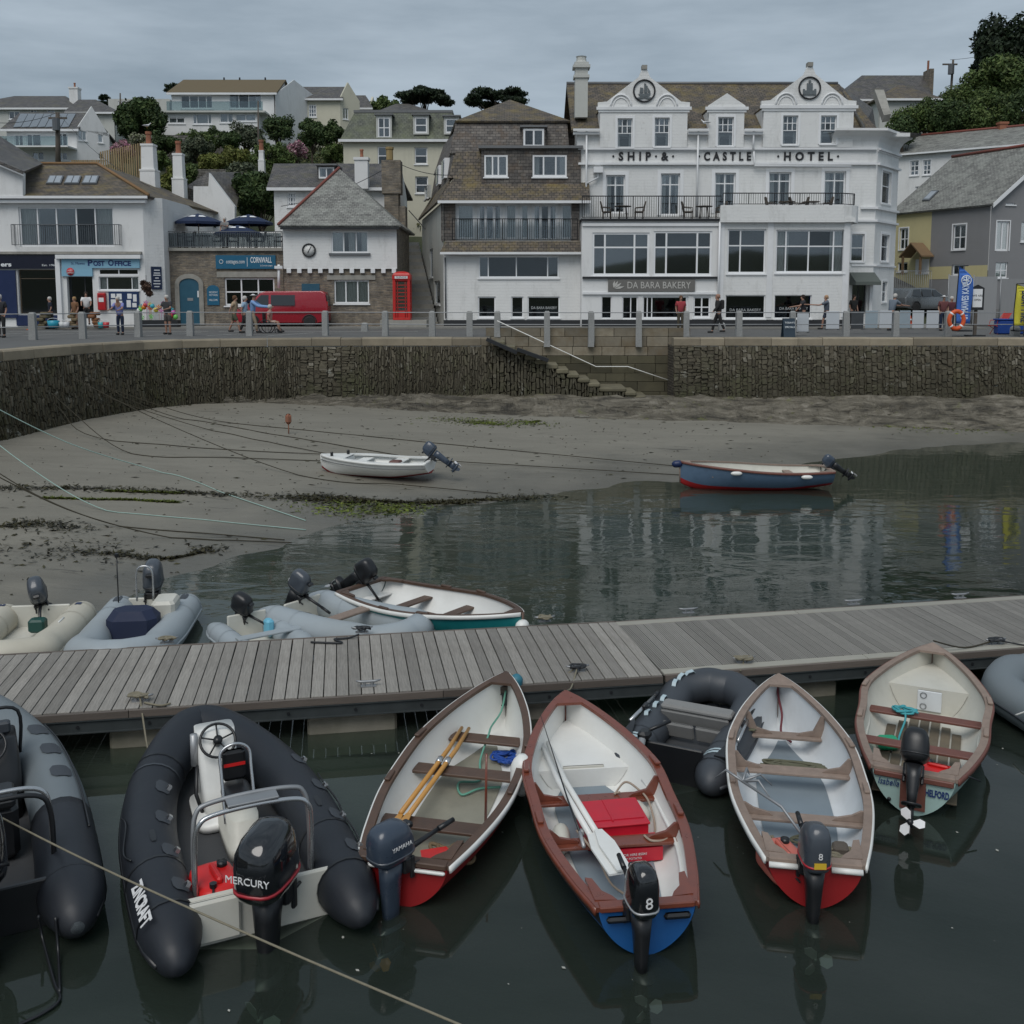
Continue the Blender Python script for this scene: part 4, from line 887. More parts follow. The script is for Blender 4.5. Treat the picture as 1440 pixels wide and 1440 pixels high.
for px,l in ((1106,'table on the parapet balcony by the open french doors'),(1140,'table on the parapet balcony right of the open french doors')):
    q=A(px,300,55.2); table((q.x,55.2,pz1-.42),'round '+l,'tables on the hotel balcony')
    for s in (-1,1): chair((q.x+s*.8,55.2,pz1-.42),-s*PI/2,('left' if s<0 else 'right')+' chair at the '+l,'chairs on the hotel balcony')
# ---------------- mansard guest house
man=empty('mansard_house',(0,55,QZ),'white rendered house with brown slate mansard storeys and a railed balcony','building')
MY=55.; f=Face(man,0,MY,mat=WHITE,name='front_wall')
f.win((673,360,786,391),cols=(.12,.47,.86),fw=.07,rec=.1,name='wide_window'); f.win((672,417,697,447),cols=(),fw=.07,glass=GLASSD,name='shop_window'); f.win((719,417,736,447),cols=(),fw=.06,glass=GLASSD,name='shop_window'); f.win((742,417,787,447),cols=(),fw=.06,glass=GLASSD,name='shop_window')
m0,m1,mz0,mz1=f.rect(624,356,829,452); mz0=QZ-.1; f.wall(m0,m1,mz0,mz1); f.backing(m0,m1,mz0,mz1)
mb=MB(); f.pbox(mb,(624,450,829,461),.004,.05); mb.build('plinth',BLACKP,man,world=True)
SX,SY=m0-2.3,68.5   # far left corner
fs=Face(man,m0,MY,math.atan2(MY-SY,m0-SX),mat=OFFW,name='side_wall')
Ls=math.hypot(m0-SX,MY-SY); zb_top=A(622,283,MY).z
fs.win((597,262,601,280),cols=(),fw=.06,name='side_window'); fs.win((604,350,609,390),cols=(),fw=.06,name='side_window'); fs.win((611,395,619,428),cols=(),fw=.06,name='side_window')
fs.wall(-Ls,-.002,QZ-.3,zb_top)
boxw(man,'core',DARKIN,m0+.3,m1-.3,MY+1.6,66,QZ,zb_top-.2)
boxw(man,'right_wall',WHITE,m1-.25,m1,MY+.26,66,QZ,zb_top)
# slate skirt under balcony
zk0,zk1=A(700,356,MY).z,A(700,341,MY).z
slab(man,'slate_skirt',SLATEBR,[(m0-.15,MY-.45,zk0+.05),(m1+.12,MY-.45,zk0+.05),(m1+.02,MY+.1,zk1+.1),(m0+.1,MY+.1,zk1+.1)],.1)
mb=MB(); mb.box(m0-.15,m1+.12,MY-.5,MY-.36,zk0-.08,zk0+.04); mb.build('gutter',TRIM,man,world=True)
boxw(man,'balcony_floor',CONC,m0+.05,m1-.02,MY+.05,MY+2.,zk1-.05,zk1+.06)
fr=Face(man,0,MY+.35,mat=WHITE2,name='balcony_wall')
fr.win((642,286,668,338),cols=(),curt='full',fw=.13,sill=False,name='french_window'); fr.win((671,286,707,340),cols=(.33,.66),curt='sides',fw=.15,sill=False,name='french_window'); fr.win((710,286,728,338),cols=(),curt='full',fw=.13,sill=False,name='french_window'); fr.win((731,286,745,338),cols=(),curt='full',fw=.13,sill=False,name='french_window'); fr.win((748,286,785,340),cols=(.33,.66),curt='sides',fw=.15,sill=False,name='french_window'); fr.win((788,286,806,338),cols=(),curt='full',fw=.13,sill=False,name='french_window')
e0=fr.rect(636,290,815,330); zr1=A(700,279,MY+1.5).z-.3; fr.wall(e0[0]-.3,e0[1]+.5,zk1+.06,zr1+.4); fr.backing(e0[0],e0[1],zk1+.1,zr1,1.0)
for px in (631,):
    q0,q1=A(620,300,MY+.1),A(640,300,MY+.1); boxw(man,'slate_pier',SLATEH,q0.x,q1.x,MY+.15,MY+.74,zk1+.1,zb_top)
q0,q1=A(804,300,MY+.1),A(815,300,MY+.1); boxw(man,'slate_pier',SLATEH,q0.x,q1.x,MY+.15,MY+.74,zk1+.1,zb_top)
q0,q1=A(636,340,MY),A(812,340,MY); railing(man,[(q0.x,MY+.15,zk1+.1),(q1.x,MY+.15,zk1+.1)],1.15,IRON,'balcony_rail',.12,.011,.022)
mb=MB(); mb.box(q0.x+.1,q1.x-.1,MY+.2,MY+.212,zk1+.2,zk1+1.1); mb.build('glass_screen',glassmat('clear_screen',(.97,.98,.98),.0),man,world=True)
# lower mansard slope + hung slate storey
ze=zb_top; z2=A(700,250,56.3).z
slab(man,'lower_mansard',SLATEBR,[(m0-.25,MY-.15,ze),(m1,MY-.15,ze),(m1,56.3,z2),(m0+.5,56.3,z2)],.14)
mb=MB(); mb.box(m0-.27,m1+.02,MY-.27,MY-.13,ze-.12,ze+.02); mb.build('gutter',TRIM,man,world=True)
fd=Face(man,0,55.9,mat=SLATEH,name='dormer_wall'); fd.win((681,218,714,249),cols=(.35,.6),fw=.09,curt='left',rec=.04,name='dormer_window'); fd.win((749,218,797,249),cols=(.32,.68),fw=.09,curt='sides',rec=.04,name='dormer_window')
d=fd.rect(677,209,817,250); fd.wall(d[0],d[1],d[2]-.6,d[3]); boxw(man,'dormer_roof',LEAD,d[0]-.15,d[1]+.1,55.7,59,d[3]+.003,d[3]+.14); boxw(man,'dormer_body',SLATEH,d[0]+.05,d[1],56.9,64,d[2]-.6,d[3]-.02)
z3=A(650,213,57).z
slab(man,'upper_mansard',SLATEBR,[(A(630,250,56.3).x,56.3,z2),(d[0]+.1,56.3,z2),(d[0]+.1,57.,z3),(A(641,213,57).x,57.,z3)],.12)
z4=A(690,172,58).z
slab(man,'upper_mansard',SLATEH,[(A(632,213,57).x,57.,z3-.1),(m1-1.,57.,z3-.1),(m1-1.1,57.8,z4),(A(641,172,57.8).x,57.8,z4)],.12)
# left sloping side of the mansards
def sidept(t,z,ins): # t 0 front ..1 back
    return Vector((m0+(SX-m0)*t+ins, MY+(SY-MY)*t, z))
slab(man,'side_mansard',SLATEBR,[sidept(-.02,ze,-.3),sidept(.12,z2,.55),sidept(.95,z2,.55),sidept(.97,ze,-.3)],.12)
slab(man,'side_mansard',SLATEH,[sidept(.1,z2-.05,.55),sidept(.16,z3,.8),sidept(.93,z3,.8),sidept(.95,z2-.05,.55)],.12)
slab(man,'side_mansard',SLATEH,[sidept(.15,z3-.05,.7),sidept(.22,z4,1.3),sidept(.9,z4,1.3),sidept(.93,z3-.05,.7)],.12)
for t,zz in ((.26,z2+.25),(.5,z2+.25)):
    p=sidept(t,zz,.42); q=sidept(t+.1,zz,.42); mb=MB(); mb.prism([p,q,q+Vector((.05,0,1.1)),p+Vector((.05,0,1.1))],(.7,.0,0)); wf=mb.build('side_dormer',UPVC,man,world=True)
    mb=MB(); a_=p+(q-p)*.12; b_=p+(q-p)*.88; mb.prism([a_+Vector((-.02,0,.1)),b_+Vector((-.02,0,.1)),b_+Vector((-.0,0,1.)),a_+Vector((-.0,0,1.))],(-.02,0,0)); mb.build('pane',GLASS,wf,world=True)
fu=Face(man,0,56.7,mat=SLATEH,name='upper_dormer'); fu.win((736,181,765,207),cols=(.5,),fw=.1,rec=.03,name='dormer_window'); d2=fu.rect(734,179,767,213); fu.wall(*d2); boxw(man,'upper_dormer_roof',LEAD,d2[0]-.1,d2[1]+.1,56.6,58.4,d2[3]+.003,d2[3]+.1)
boxw(man,'dormer_cheek',SLATEH,d2[0],d2[0]+.1,56.96,58.2,d2[2],d2[3]); boxw(man,'dormer_cheek',SLATEH,d2[1]-.1,d2[1],56.96,58.2,d2[2],d2[3])
ax=A(717,140,62).x; az=A(717,140,62).z
E0,E1=A(640,172,57.6).x,m1-.9; Z5=z4+.02; AP=Vector((ax,62,az))
slab(man,'hip_roof',SLATEBR,[(E0,57.6,Z5),(E1,57.6,Z5),AP],.1); slab(man,'hip_roof',SLATEBR,[(E1,57.6,Z5),(E1,66,Z5),AP],.1); slab(man,'hip_roof',SLATEBR,[(E0-1,66,Z5),(E0,57.6,Z5),AP],.1); slab(man,'hip_roof',SLATEBR,[(E1,66,Z5),(E0-1,66,Z5),AP],.1)
# return building between mansard and hotel
boxw(man,'rear_block',SLATEH,m1-1.1,m1+.3,58.4,66,QZ,A(790,185,58.4).z)
for px,l in ((675,'left'),(774,'right')):
    q=A(px,333,55.9); table((q.x,55.9,zk1+.07),f'round dark table, {l} hand one on the mansard house balcony','tables on the mansard balcony')
    for s in (-1,1): chair((q.x+s*.8,55.9,zk1+.07),-s*PI/2,('left' if s<0 else 'right')+f' wicker chair of the {l} hand table on the mansard house balcony','chairs on the mansard balcony')
pipe(man,[A(626,362,MY-.08),A(627,448,MY-.08)],.04,GREYIRON)
WP=M('window_print',(.45,.47,.48),.6,bp=0)
p,q=A(747,433,MY+.06),A(783,433,MY+.06); text('DA BARA BAKERY',.2,WP,man,(p+q)/2-man.location,fit=q.x-p.x,ext=.002)
# ---------------- cottage with clock
cot=empty('clock_cottage',(-9,54.5,QZ),'small cottage with pyramid slate roof, wall clock and stone ground floor','building')
CY_=54.5; f=Face(cot,0,CY_,mat=WHITE,name='upper_wall'); f.win((466,325,518,356),cols=(.33,.67),fw=.07,rec=.06,curt='part',name='casement_window')
c0,c1,cz0,cz1=f.rect(398,316,558,378); f.wall(c0,c1,cz0,cz1+.1); f.backing(c0,c1,cz0,cz1)
f2=Face(cot,0,CY_+.12,mat=RUBBLE,name='stone_wall'); f2.win((470,394,519,427),cols=(.33,.67),fw=.07,rec=.1,curt='full',name='casement_window'); f2.wall(c0-.02,c1,QZ-.1,cz0-.001); f2.backing(c0,c1,QZ,cz0,.8)
mb=MB()
for k in range(11):
    u=c0+(c1-c0)*(k+.3)/10.8; mb.box(u,u+.22,CY_-.04,CY_+.1,cz0-.22,cz0-.003)
mb.build('dentil_blocks',TRIM,cot,world=True)
f2.part('stone_lintel',CONC,(460,387,528,393.5),.004,.06); f.part('window_sill',GREYIRON,(463,356,521,359),.004,.12)
f2.part('arched_door',TEAL,(425,399,450,450),.003,.06)
boxw(cot,'side_walls',WHITE,c0,c0+.3,CY_+.4,61,QZ,cz1); boxw(cot,'side_walls',RUBBLE,c1-.3,c1,CY_+.4,61,QZ,cz1); boxw(cot,'core',DARKIN,c0+.35,c1-.35,CY_+1.2,60.8,QZ,cz1)
ap=A(477,237,58.2); ez=A(477,317,CY_-.4).z; l_=A(391,317,CY_-.4).x; r2=A(564,317,CY_-.4).x
C=[Vector((l_,CY_-.4,ez)),Vector((r2,CY_-.4,ez)),Vector((r2,61.8,ez)),Vector((l_,61.8,ez))]
for i in range(4): slab(cot,'pyramid_roof',SLATEGR,[C[i],C[(i+1)%4],ap],.12)
mb=MB(); mb.tube([C[0]+Vector((0,0,.04)),ap+Vector((0,0,.05))],.08,6); mb.build('hip_tiles',M('red_ridge_tile',(.2,.06,.045),.8,dirt=.3),cot,world=True)
mb=MB(); mb.box(l_+.1,r2-.1,CY_-.42,CY_-.3,ez-.2,ez-.1); mb.build('gutter',IRON,cot,world=True)
q=A(434.5,352,CY_-.04); ck=MB(); ck.cyl((q.x,CY_-.05,q.z),.3,.047,28,'y'); cf=ck.build('clock_face',M('clock_white',(.7,.7,.68),.5,bp=0),cot,world=True)
mb=MB(); mb.tube([(q.x+.33*math.cos(2*PI*k/28),CY_-.06,q.z+.33*math.sin(2*PI*k/28)) for k in range(28)],.04,6,closed=True); mb.build('clock_rim',IRON,cf,world=True)
mb=MB(); mb.tube([(q.x,CY_-.07,q.z),(q.x+.12,CY_-.07,q.z+.2)],.014,4); mb.tube([(q.x,CY_-.07,q.z),(q.x-.07,CY_-.07,q.z-.15)],.018,4)
for k in range(12): a=k*PI/6; mb.tube([(q.x+.24*math.cos(a),CY_-.055,q.z+.24*math.sin(a)),(q.x+.28*math.cos(a),CY_-.055,q.z+.28*math.sin(a))],.009,4)
mb.build('clock_hands',IRON,cf,world=True)
p0=A(392,358,CY_-.05); pipe(cot,[A(392,372,CY_-.1),A(392,405,CY_-.1)],.07); mb=MB(); mb.box(p0.x-.2,p0.x+.2,CY_-.25,CY_-.02,A(392,378,CY_).z,A(392,374,CY_).z); mb.build('rain_hopper',TRIM,cot,world=True)
# stone chimney stack by the alley
sk=empty('stone_chimney_stack',(A(549,290,60).x,60,QZ),'tall rubble stone chimney stack stepping up beside the alley','chimney')
for (a,b,t_,bt,Y) in ((545,570,290,450,59.5),(541,560,270,330,59.4),(537,563,225,272,59.3)):
    p,q=A(a,bt,Y),A(b,t_,Y); mb=MB(); mb.box(p.x,q.x,Y,Y+1.1,max(p.z,QZ),q.z); mb.build('stack',RUBBLE,sk,world=True)
q=A(548,225,59.8); mb=MB(); mb.lathe([(.2,0),(.2,.55),(.24,.6),(.24,.72),(.14,.72)],(q.x,59.8,q.z),8,smooth=False); mb.build('chimney_pot',M('yellow_clay_pot',(.3,.22,.1),.8),sk,world=True)
# ---------------- stone office with terrace
off=empty('stone_office',(-15,55.5,QZ),'low rubble stone building with arched teal door and roof terrace','building')
OY=55.5; f=Face(off,0,OY,mat=RUBBLE,name='stone_wall'); f.win((316,391,386,430),cols=(.33,.67),rows=(.5,),fw=.08,rec=.12,glass=GLASSD,name='casement_window')
o0,o1,oz0,oz1=f.rect(229,353,399,460); f.wall(o0,o1,QZ-.1,oz1); f.backing(o0,o1,QZ,oz1)
boxw(off,'side_walls',RUBBLE,o0,o0+.3,OY+.3,62,QZ,oz1); boxw(off,'terrace_deck',CONC,o0-.5,o1,OY-.15,62,oz1+.003,oz1+.16)
f.part('stone_lintel',CONC,(305,382,390,390),.004,.05)
def arch(ff,parent,name,mat,cx,y0,y1,hw,o0_,o1_,seg=12,inner=None):
    u0,u1,z0,z1=ff.rect(cx-hw,y0,cx+hw,y1); c=(u0+u1)/2; r=(u1-u0)/2; r*=1; h=r*.75
    out=[(u1,z0)]+[(c+r*math.cos(PI*k/seg),z1-h+h*math.sin(PI*k/seg)) for k in range(seg+1)]+[(u0,z0)]
    mb=MB()
    if inner:
        ri=r-inner; inn=[(c+ri,z0)]+[(c+ri*math.cos(PI*k/seg),z1-h+(h-inner)*math.sin(PI*k/seg)) for k in range(seg+1)]+[(c-ri,z0)]
        for k in range(len(out)-1): mb.prism([ff.pt(out[k][0],o0_,out[k][1]),ff.pt(out[k+1][0],o0_,out[k+1][1]),ff.pt(inn[k+1][0],o0_,inn[k+1][1]),ff.pt(inn[k][0],o0_,inn[k][1])],ff.n*(o1_-o0_))
    else: mb.prism([ff.pt(u,o0_,z) for u,z in out],ff.n*(o1_-o0_))
    return mb.build(name,mat,parent,world=True)
arch(f,off,'door_surround',CONC,267,385,457,20,.003,.09,inner=.24); dr=arch(f,off,'arched_door',TEAL,267,391,457,14,.003,.035)
mb=MB(); f.pbox(mb,(278,409,280,418),.036,.06); mb.build('notice_plate',TRIM,dr,world=True); mb=MB(); f.pbox(mb,(264,419,272,423),.036,.05); mb.build('letter_plate',RAILM,dr,world=True)
SIGN=M('teal_sign_board',(.012,.11,.2),.4,var=.05,bp=0); sg=f.part('office_sign',SIGN,(304,359,388,378),.004,.1)
SW=M('sign_white_print',(.75,.78,.8),.5,bp=0,var=0)
p,q=A(352,366,OY-.11),A(382,366,OY-.11); text('CORNWALL',.42,SW,sg,(p+q)/2-off.location,fit=q.x-p.x,ext=.002,off=.006); p,q=A(318,368,OY-.11),A(344,368,OY-.11); text('cottages.com',.3,SW,sg,(p+q)/2-off.location,fit=q.x-p.x,ext=.002)
p,q=A(366,373.5,OY-.11),A(383,373.5,OY-.11); text('by Cornish cottages',.12,SW,sg,(p+q)/2-off.location,fit=q.x-p.x,ext=.002)
mb=MB(); f.pbox(mb,(348,362,348.6,375),.101,.106); mb.build('divider',SW,sg,world=True); mb=MB(); q=A(311,368,OY-.11); mb.tube([q+Vector((.1*math.cos(k*PI/8),0,.1*math.sin(k*PI/8))) for k in range(16)],.015,4,closed=True); mb.build('roundel',SW,sg,world=True)
ov=arch(f,off,'oval_plaque',SIGN,300,401,429,8.5,.004,.05)
for yy,ss in ((411,'HOLIDAY'),(415,'COTTAGES'),(422,'WELCOME')): p,q=A(294,yy,OY-.055),A(306,yy,OY-.055); text(ss,.14,SW,ov,(p+q)/2-off.location,fit=q.x-p.x,ext=.002)
p0,p1=A(215,350,OY),A(398,350,OY); railing(off,[(p0.x,OY-.05,oz1+.16),(p1.x,OY-.05,oz1+.16)],.86,GREYIRON,'terrace_rail',.12,.01,.022)
mb=MB(); mb.box(p0.x+.1,p1.x-.1,OY+.02,OY+.03,oz1+.22,oz1+.95); mb.build('glass_screen',glassmat('grey_screen',(.5,.53,.53),.4),off,world=True)
# white wall and stair block behind terrace
bk=empty('white_terrace_house',(-15,62,QZ),'white stepped house ends and low walls behind the roof terrace','building')
p,q=A(262,352,62),A(395,318,62); boxw(bk,'back_wall',WHITE2,p.x,q.x,62.05,62.4,QZ,A(300,326,62).z)
mb=MB(); Y=64; mb.prism([A(272,262,Y),A(293,262,Y),A(294,243,Y),A(330,290,Y),A(330,352,Y),A(272,352,Y)],(0,.4,0)); mb.build('gable_wall',WHITE2,bk,world=True)
slab(bk,'roof',SLATE,[A(262,262,64.6),A(292,242,66),A(340,242,70),A(330,290,64.6)],.15)
# ---------------- post office building
po=empty('post_office',(-24,54,QZ),'white two storey building with post office and navy shop below and brown slate roof','building')
PY=54.; f=Face(po,0,PY,mat=WHITE2,name='front_wall')
f.win((27,291,160,347),cols=(.19,.39,.6,.8),fw=.08,rec=.12,sill=False,curt='sides',name='french_windows')
f.win((26,379,83,442),cols=(.02,),rows=(.8,),glass=GLASSD,frame=M('brown_shop_frame',(.1,.075,.05),.6),fw=.05,rec=.2,sill=False,name='shop_window')
f.win((95,389,131,448),cols=(.62,),glass=GLASSD,frame=DARKIN,fw=.04,rec=.3,sill=False,name='shop_doorway'); f.win((139,378,195,387),cols=(.5,),fw=.05,rec=.03,sill=False,glass=GLASSD,name='fanlight'); f.win((139,389,195,408),cols=(.2,.82),fw=.04,rec=.1,name='shop_window',curt='sides')
p0,p1,pz0,pz1_=f.rect(-60,277,203.5,458); f.wall(p0,p1,QZ-.1,pz1_); f.backing(p0,p1,QZ,pz1_,1.4)
f3b=Face(po,p1,PY,R(42),mat=WHITE,name='corner_wall'); uc=f3b.hit(231,360)[0]; f3b.wall(0,uc,QZ-.1,A(205,277,PY).z); e_=f3b.pt(uc,0,0)
boxw(po,'side_wall',WHITE,e_.x-.25,e_.x,e_.y,64.3,QZ,pz1_)
ey=PY-.35; zE=pz1_+.02; xE=A(209,278,ey).x; r0=A(-40,231,58.8); r1=A(137,231,58.8)
slab(po,'front_roof',SLATEBR,[(p0,ey,zE),(xE,ey,zE),(r1.x,58.8,r1.z),(p0,58.8,r1.z)],.14); RF=[Vector((p0,ey,zE)),Vector((xE,ey,zE)),Vector((r1.x,58.8,r1.z))]
slab(po,'side_roof',SLATEBR,[(xE,ey,zE),(e_.x+.35,64.6,zE),(r1.x,64.5,r1.z),(r1.x,58.8,r1.z)],.14)
mb=MB(); mb.tube([Vector((xE,ey,zE+.05)),Vector((r1.x,58.8,r1.z+.05)),Vector((p0,58.8,r1.z+.05))],.09,6); mb.build('ridge_tiles',M('lichened_ridge',(.22,.13,.06),.85,dirt=.4,scale=8),po,world=True)
mb=MB(); mb.box(p0,xE-.05,ey-.09,ey+.04,zE-.13,zE); mb.box(p0,xE-.2,ey+.05,PY-.003,zE-.34,zE-.18); mb.build('gutter',TRIM,po,world=True)
n_=(RF[1]-RF[0]).cross(RF[2]-RF[0]).normalized(); n_=n_ if n_.z>0 else -n_
for a,b in ((65,88),(90,113),(115,138)):
    P=[planehit(a,260,RF),planehit(b-2,260,RF),planehit(b+2,249,RF),planehit(a+5,249,RF)]; mb=MB(); mb.prism([x+n_*.005 for x in P],n_*.09); so=mb.build('skylight',GREYIRON,po,world=True); c=sum(P,Vector())/4
    mb=MB(); Q=[c+(x-c)*.84+n_*.1 for x in P]; mb.prism(Q,n_*.01); mb.build('pane',M('skylight_glass',(.3,.33,.36),.15,bp=0,spec=.8),so,world=True)
    mb=MB(); m1_=(Q[0]+Q[1])/2; m2_=(Q[2]+Q[3])/2; mb.tube([m1_+n_*.02,m2_+n_*.02],.02,4); mb.build('bar',GREYIRON,so,world=True)
a_,b_=A(17,346,PY-.35),A(168,346,PY-.35); railing(po,[(a_.x,PY-.01,a_.z),(a_.x,PY-.35,a_.z),(b_.x,PY-.35,a_.z),(b_.x,PY-.01,a_.z)],1.1,GREYIRON,'juliet_balcony_rail',.11,.009,.02)
mb=MB(); f.pbox(mb,(-60,354,200,357.5),.004,.22); mb.build('string_course',CONC,po,world=True)
f.part('navy_fascia',M('dark_navy_fascia',(.004,.006,.02),.35,bp=0),(-60,358.5,81,378),.004,.14); f.part('navy_pilaster',NAVY,(-4,380,24,447),.004,.1); f.part('navy_stallriser',NAVY,(24,443,84,458),.004,.08)
a_,b_=A(1,372,PY-.15),A(16,372,PY-.15); text('ers',.3,SW,po,(a_+b_)/2-po.location,fit=b_.x-a_.x,ext=.003,off=.01); a_,b_=A(59,373,PY-.15),A(80,373,PY-.15); text('Est. 1969',.14,SW,po,(a_+b_)/2-po.location,fit=b_.x-a_.x,ext=.003)
mb=MB(); f.pbox(mb,(81,358.5,200,364),.004,.3); f.pbox(mb,(81,364.1,87.5,458),.004,.16); mb.build('white_canopy',TRIM,po,world=True)
PB=M('pale_blue_sign',(.22,.42,.55),.45,var=.04,bp=0); pn=f.part('post_office_sign',PB,(88,364.3,197,377),.004,.12); mb=MB(); f.pbox(mb,(88,377.05,131,388.5),.004,.12); mb.build('sign_panel',PB,pn,world=True)
NB=M('navy_print',(.01,.03,.14),.4,bp=0)
for ss,x0,x1,yy,sz in (('P',123,130,370,.42),('OST',131,147,370.8,.34),('O',152,160,370,.42),('FFICE',161,184,370.8,.34)):
    a_,b_=A(x0,yy,PY-.125),A(x1,yy,PY-.125); text(ss,sz,NB,pn,(a_+b_)/2-po.location,fit=b_.x-a_.x,ext=.004,off=.014)
a_,b_=A(100,370.5,PY-.125),A(119,370.5,PY-.125); text('St. Mawes',.18,NB,pn,(a_+b_)/2-po.location,fit=b_.x-a_.x,ext=.004)
q=A(99,382,PY-.13); mb=MB(); mb.tube([q,q+Vector((0,-.02,0))],.2,18); ro_=mb.build('red_roundel',M('red_sign',(.5,.02,.03),.4,bp=0),pn,world=True); text('POST',.11,SW,ro_,q+Vector((0,-.025,.05))-po.location,ext=.002); text('OFFICE',.11,SW,ro_,q+Vector((0,-.025,-.06))-po.location,ext=.002)
nb=f.part('notice_board',M('navy_notice_frame',(.01,.03,.1),.4),(154,410,196,435),.004,.09)
for k,(x0,x1,y0,y1) in enumerate(((157,163,413,419),(165,172,413,421),(157,164,421,431),(166,173,423,432),(180,186,413,420),(188,193,414,424),(179,185,422,432),(187,193,426,432))): mb=MB(); f.pbox(mb,(x0,y0,x1,y1),.091,.096); mb.build('notice',TRIM,nb,world=True)
mb=MB(); f3b.pbox(mb,(212.5,375,227,407),.004,.06); sb=mb.build('blue_shop_board',M('dark_blue_board',(.008,.02,.06),.4,bp=0),po,world=True)
for k,(yy,w_) in enumerate(((380,8),(384,9),(387,10),(391,5),(395,9),(399,10),(403,7))):
    u0,u1,z0,z1=f3b.rect(220-w_/2,yy-.7,220+w_/2,yy+.7); mb=MB(); f3b.box(mb,u0,u1,.061,.065,z0,z1); mb.build('print_line',SW,sb,world=True)
pbx=empty('wall_post_box',A(143.5,424,PY-.1),'red rectangular post box set in the post office wall','post box'); mb=MB(); mb.bevbox((0,0,0),(.42,.2,.9),.03); mb.build('body',M('post_box_red',(.45,.015,.02),.4),pbx); mb=MB(); mb.box(-.13,.13,-.115,-.101,-.02,.2); mb.build('notice_plate',TRIM,pbx); mb=MB(); mb.box(-.14,.14,-.115,-.1,.27,.31); mb.build('slot',IRON,pbx)
# left-hand gable house
lh=empty('gabled_house',(-28,53.6,QZ),'white gabled house end with dark slate roof at the left edge','building')
slab(lh,'roof',SLATE,[A(-90,134,61),A(60,230,58.5),A(34,241,53.2),A(-110,181,53.2)],.16); mb=MB(); mb.prism([A(-110,184,53.6),A(32,243,53.6),A(32,276,53.6),A(-110,276,53.6)],(0,.3,0)); mb.build('gable_wall',WHITE2,lh,world=True)
mb=MB(); a_,b_=A(-110,182,53.3),A(34,242,53.3); mb.prism([a_,b_,b_+Vector((0,0,-.2)),a_+Vector((0,0,-.2))],(0,-.06,0)); mb.build('barge_board',TRIM,lh,world=True)
# tall white chimneys
for (a,b,t_,bt,Y,lb) in ((201,224,206,290,63,'tallest white tapering chimney behind the post office roof'),(245,263,219,300,64,'second white tapering chimney left of the umbrellas'),(364,373,214,245,76,'small white chimney in the hillside garden')):
    p,q=A(a,bt,Y),A(b,bt,Y); cx=(p.x+q.x)/2; w_=(q.x-p.x)/2; z0=p.z; z1=A(a,t_,Y).z; zm=z0+(z1-z0)*.58; o=empty('tall_chimney',(cx,Y,z0),lb,'chimney','white chimneys behind the quay houses')
    mb=MB()
    for (za,zb,wa,wb) in ((z0-1.2,zm,w_,w_*.9),(zm,zm+.1,w_*.96,w_*.96),(zm+.1,z1,w_*.76,w_*.7)): mb.loft([[Vector((cx+sx_*k,Y+sy_*k,z)) for sx_,sy_ in ((-1,-1),(1,-1),(1,1),(-1,1))] for z,k in ((za,wa),(zb,wb))],smooth=False)
    mb.box(cx-w_*.78,cx+w_*.78,Y-w_*.78,Y+w_*.78,z1+.002,z1+.12); mb.build('stack',WHITE2,o,world=True); mb=MB(); mb.lathe([(.2,0),(.17,.1),(.15,.55),(.19,.6),(.19,.75),(.1,.75)],(cx,Y,z1+.12),8,smooth=False); mb.build('chimney_pot',TERRA,o,world=True)
# ---------------- generic back-row houses
def house(name,label,Y,x0,x1,ye,yb,mat,roofm,wins,ridge=None,depth=8,roof='gable',extra=None,zb=None,overh=.35):
    """front wall px x0..x1, eaves row ye, base row yb; ridge=(xa,xb,yr)"""
    a,b=A(x0,ye,Y),A(x1,ye,Y); z1=a.z; z0=A((x0+x1)/2,yb,Y).z if zb is None else zb; o=empty(name,((a.x+b.x)/2,Y,z0),label,'house'); f=Face(o,0,Y,mat=mat,name='front_wall')
    for w in wins: f.win(w[:4],cols=w[4] if len(w)>4 else (.5,),fw=.09,rec=.08,name='window',rows=w[5] if len(w)>5 else (),curt=w[6] if len(w)>6 else None)
    f.wall(a.x,b.x,z0-3,z1); sidewalls(o,a.x,b.x,Y+.26,Y+depth,z0-3,z1,mat); boxw(o,'core',DARKIN,a.x+.4,b.x-.4,Y+1.3,Y+depth-.4,z0-2.5,z1-.3)
    if ridge:
        ra,rb,yr=ridge; ry=Y+depth/2; p,q=A(ra,yr,ry),A(rb,yr,ry); h=overh
        F0,F1=Vector((a.x-h,Y-h,z1)),Vector((b.x+h,Y-h,z1)); B0,B1=Vector((a.x-h,Y+depth+h,z1)),Vector((b.x+h,Y+depth+h,z1)); q.z=p.z
        slab(o,'roof',roofm,[F0,F1,q,p],.14); slab(o,'roof',roofm,[p+Vector((0,.02,0)),q+Vector((0,.02,0)),B1,B0],.14)
        if (q-p).length<(b.x-a.x)*.97:
            if rb<x1-2: slab(o,'roof',roofm,[F1,B1,q],.14)
            if ra>x0+2: slab(o,'roof',roofm,[F0,p,B0],.14)
        else:
            for s,e in ((p,a.x),(q,b.x)):
                mb=MB(); mb.prism([(e,Y,z1),(e,Y+depth,z1),(e,ry,p.z-.15)],(.2 if e==a.x else -.2,0,0)); mb.build('gable_wall',mat,o,world=True)
        mb=MB(); mb.box(F0.x,F1.x,Y-h-.05,Y-h+.06,z1-.2,z1-.02); mb.build('fascia',TRIM,o,world=True)
    return o,f,a,b,z0,z1
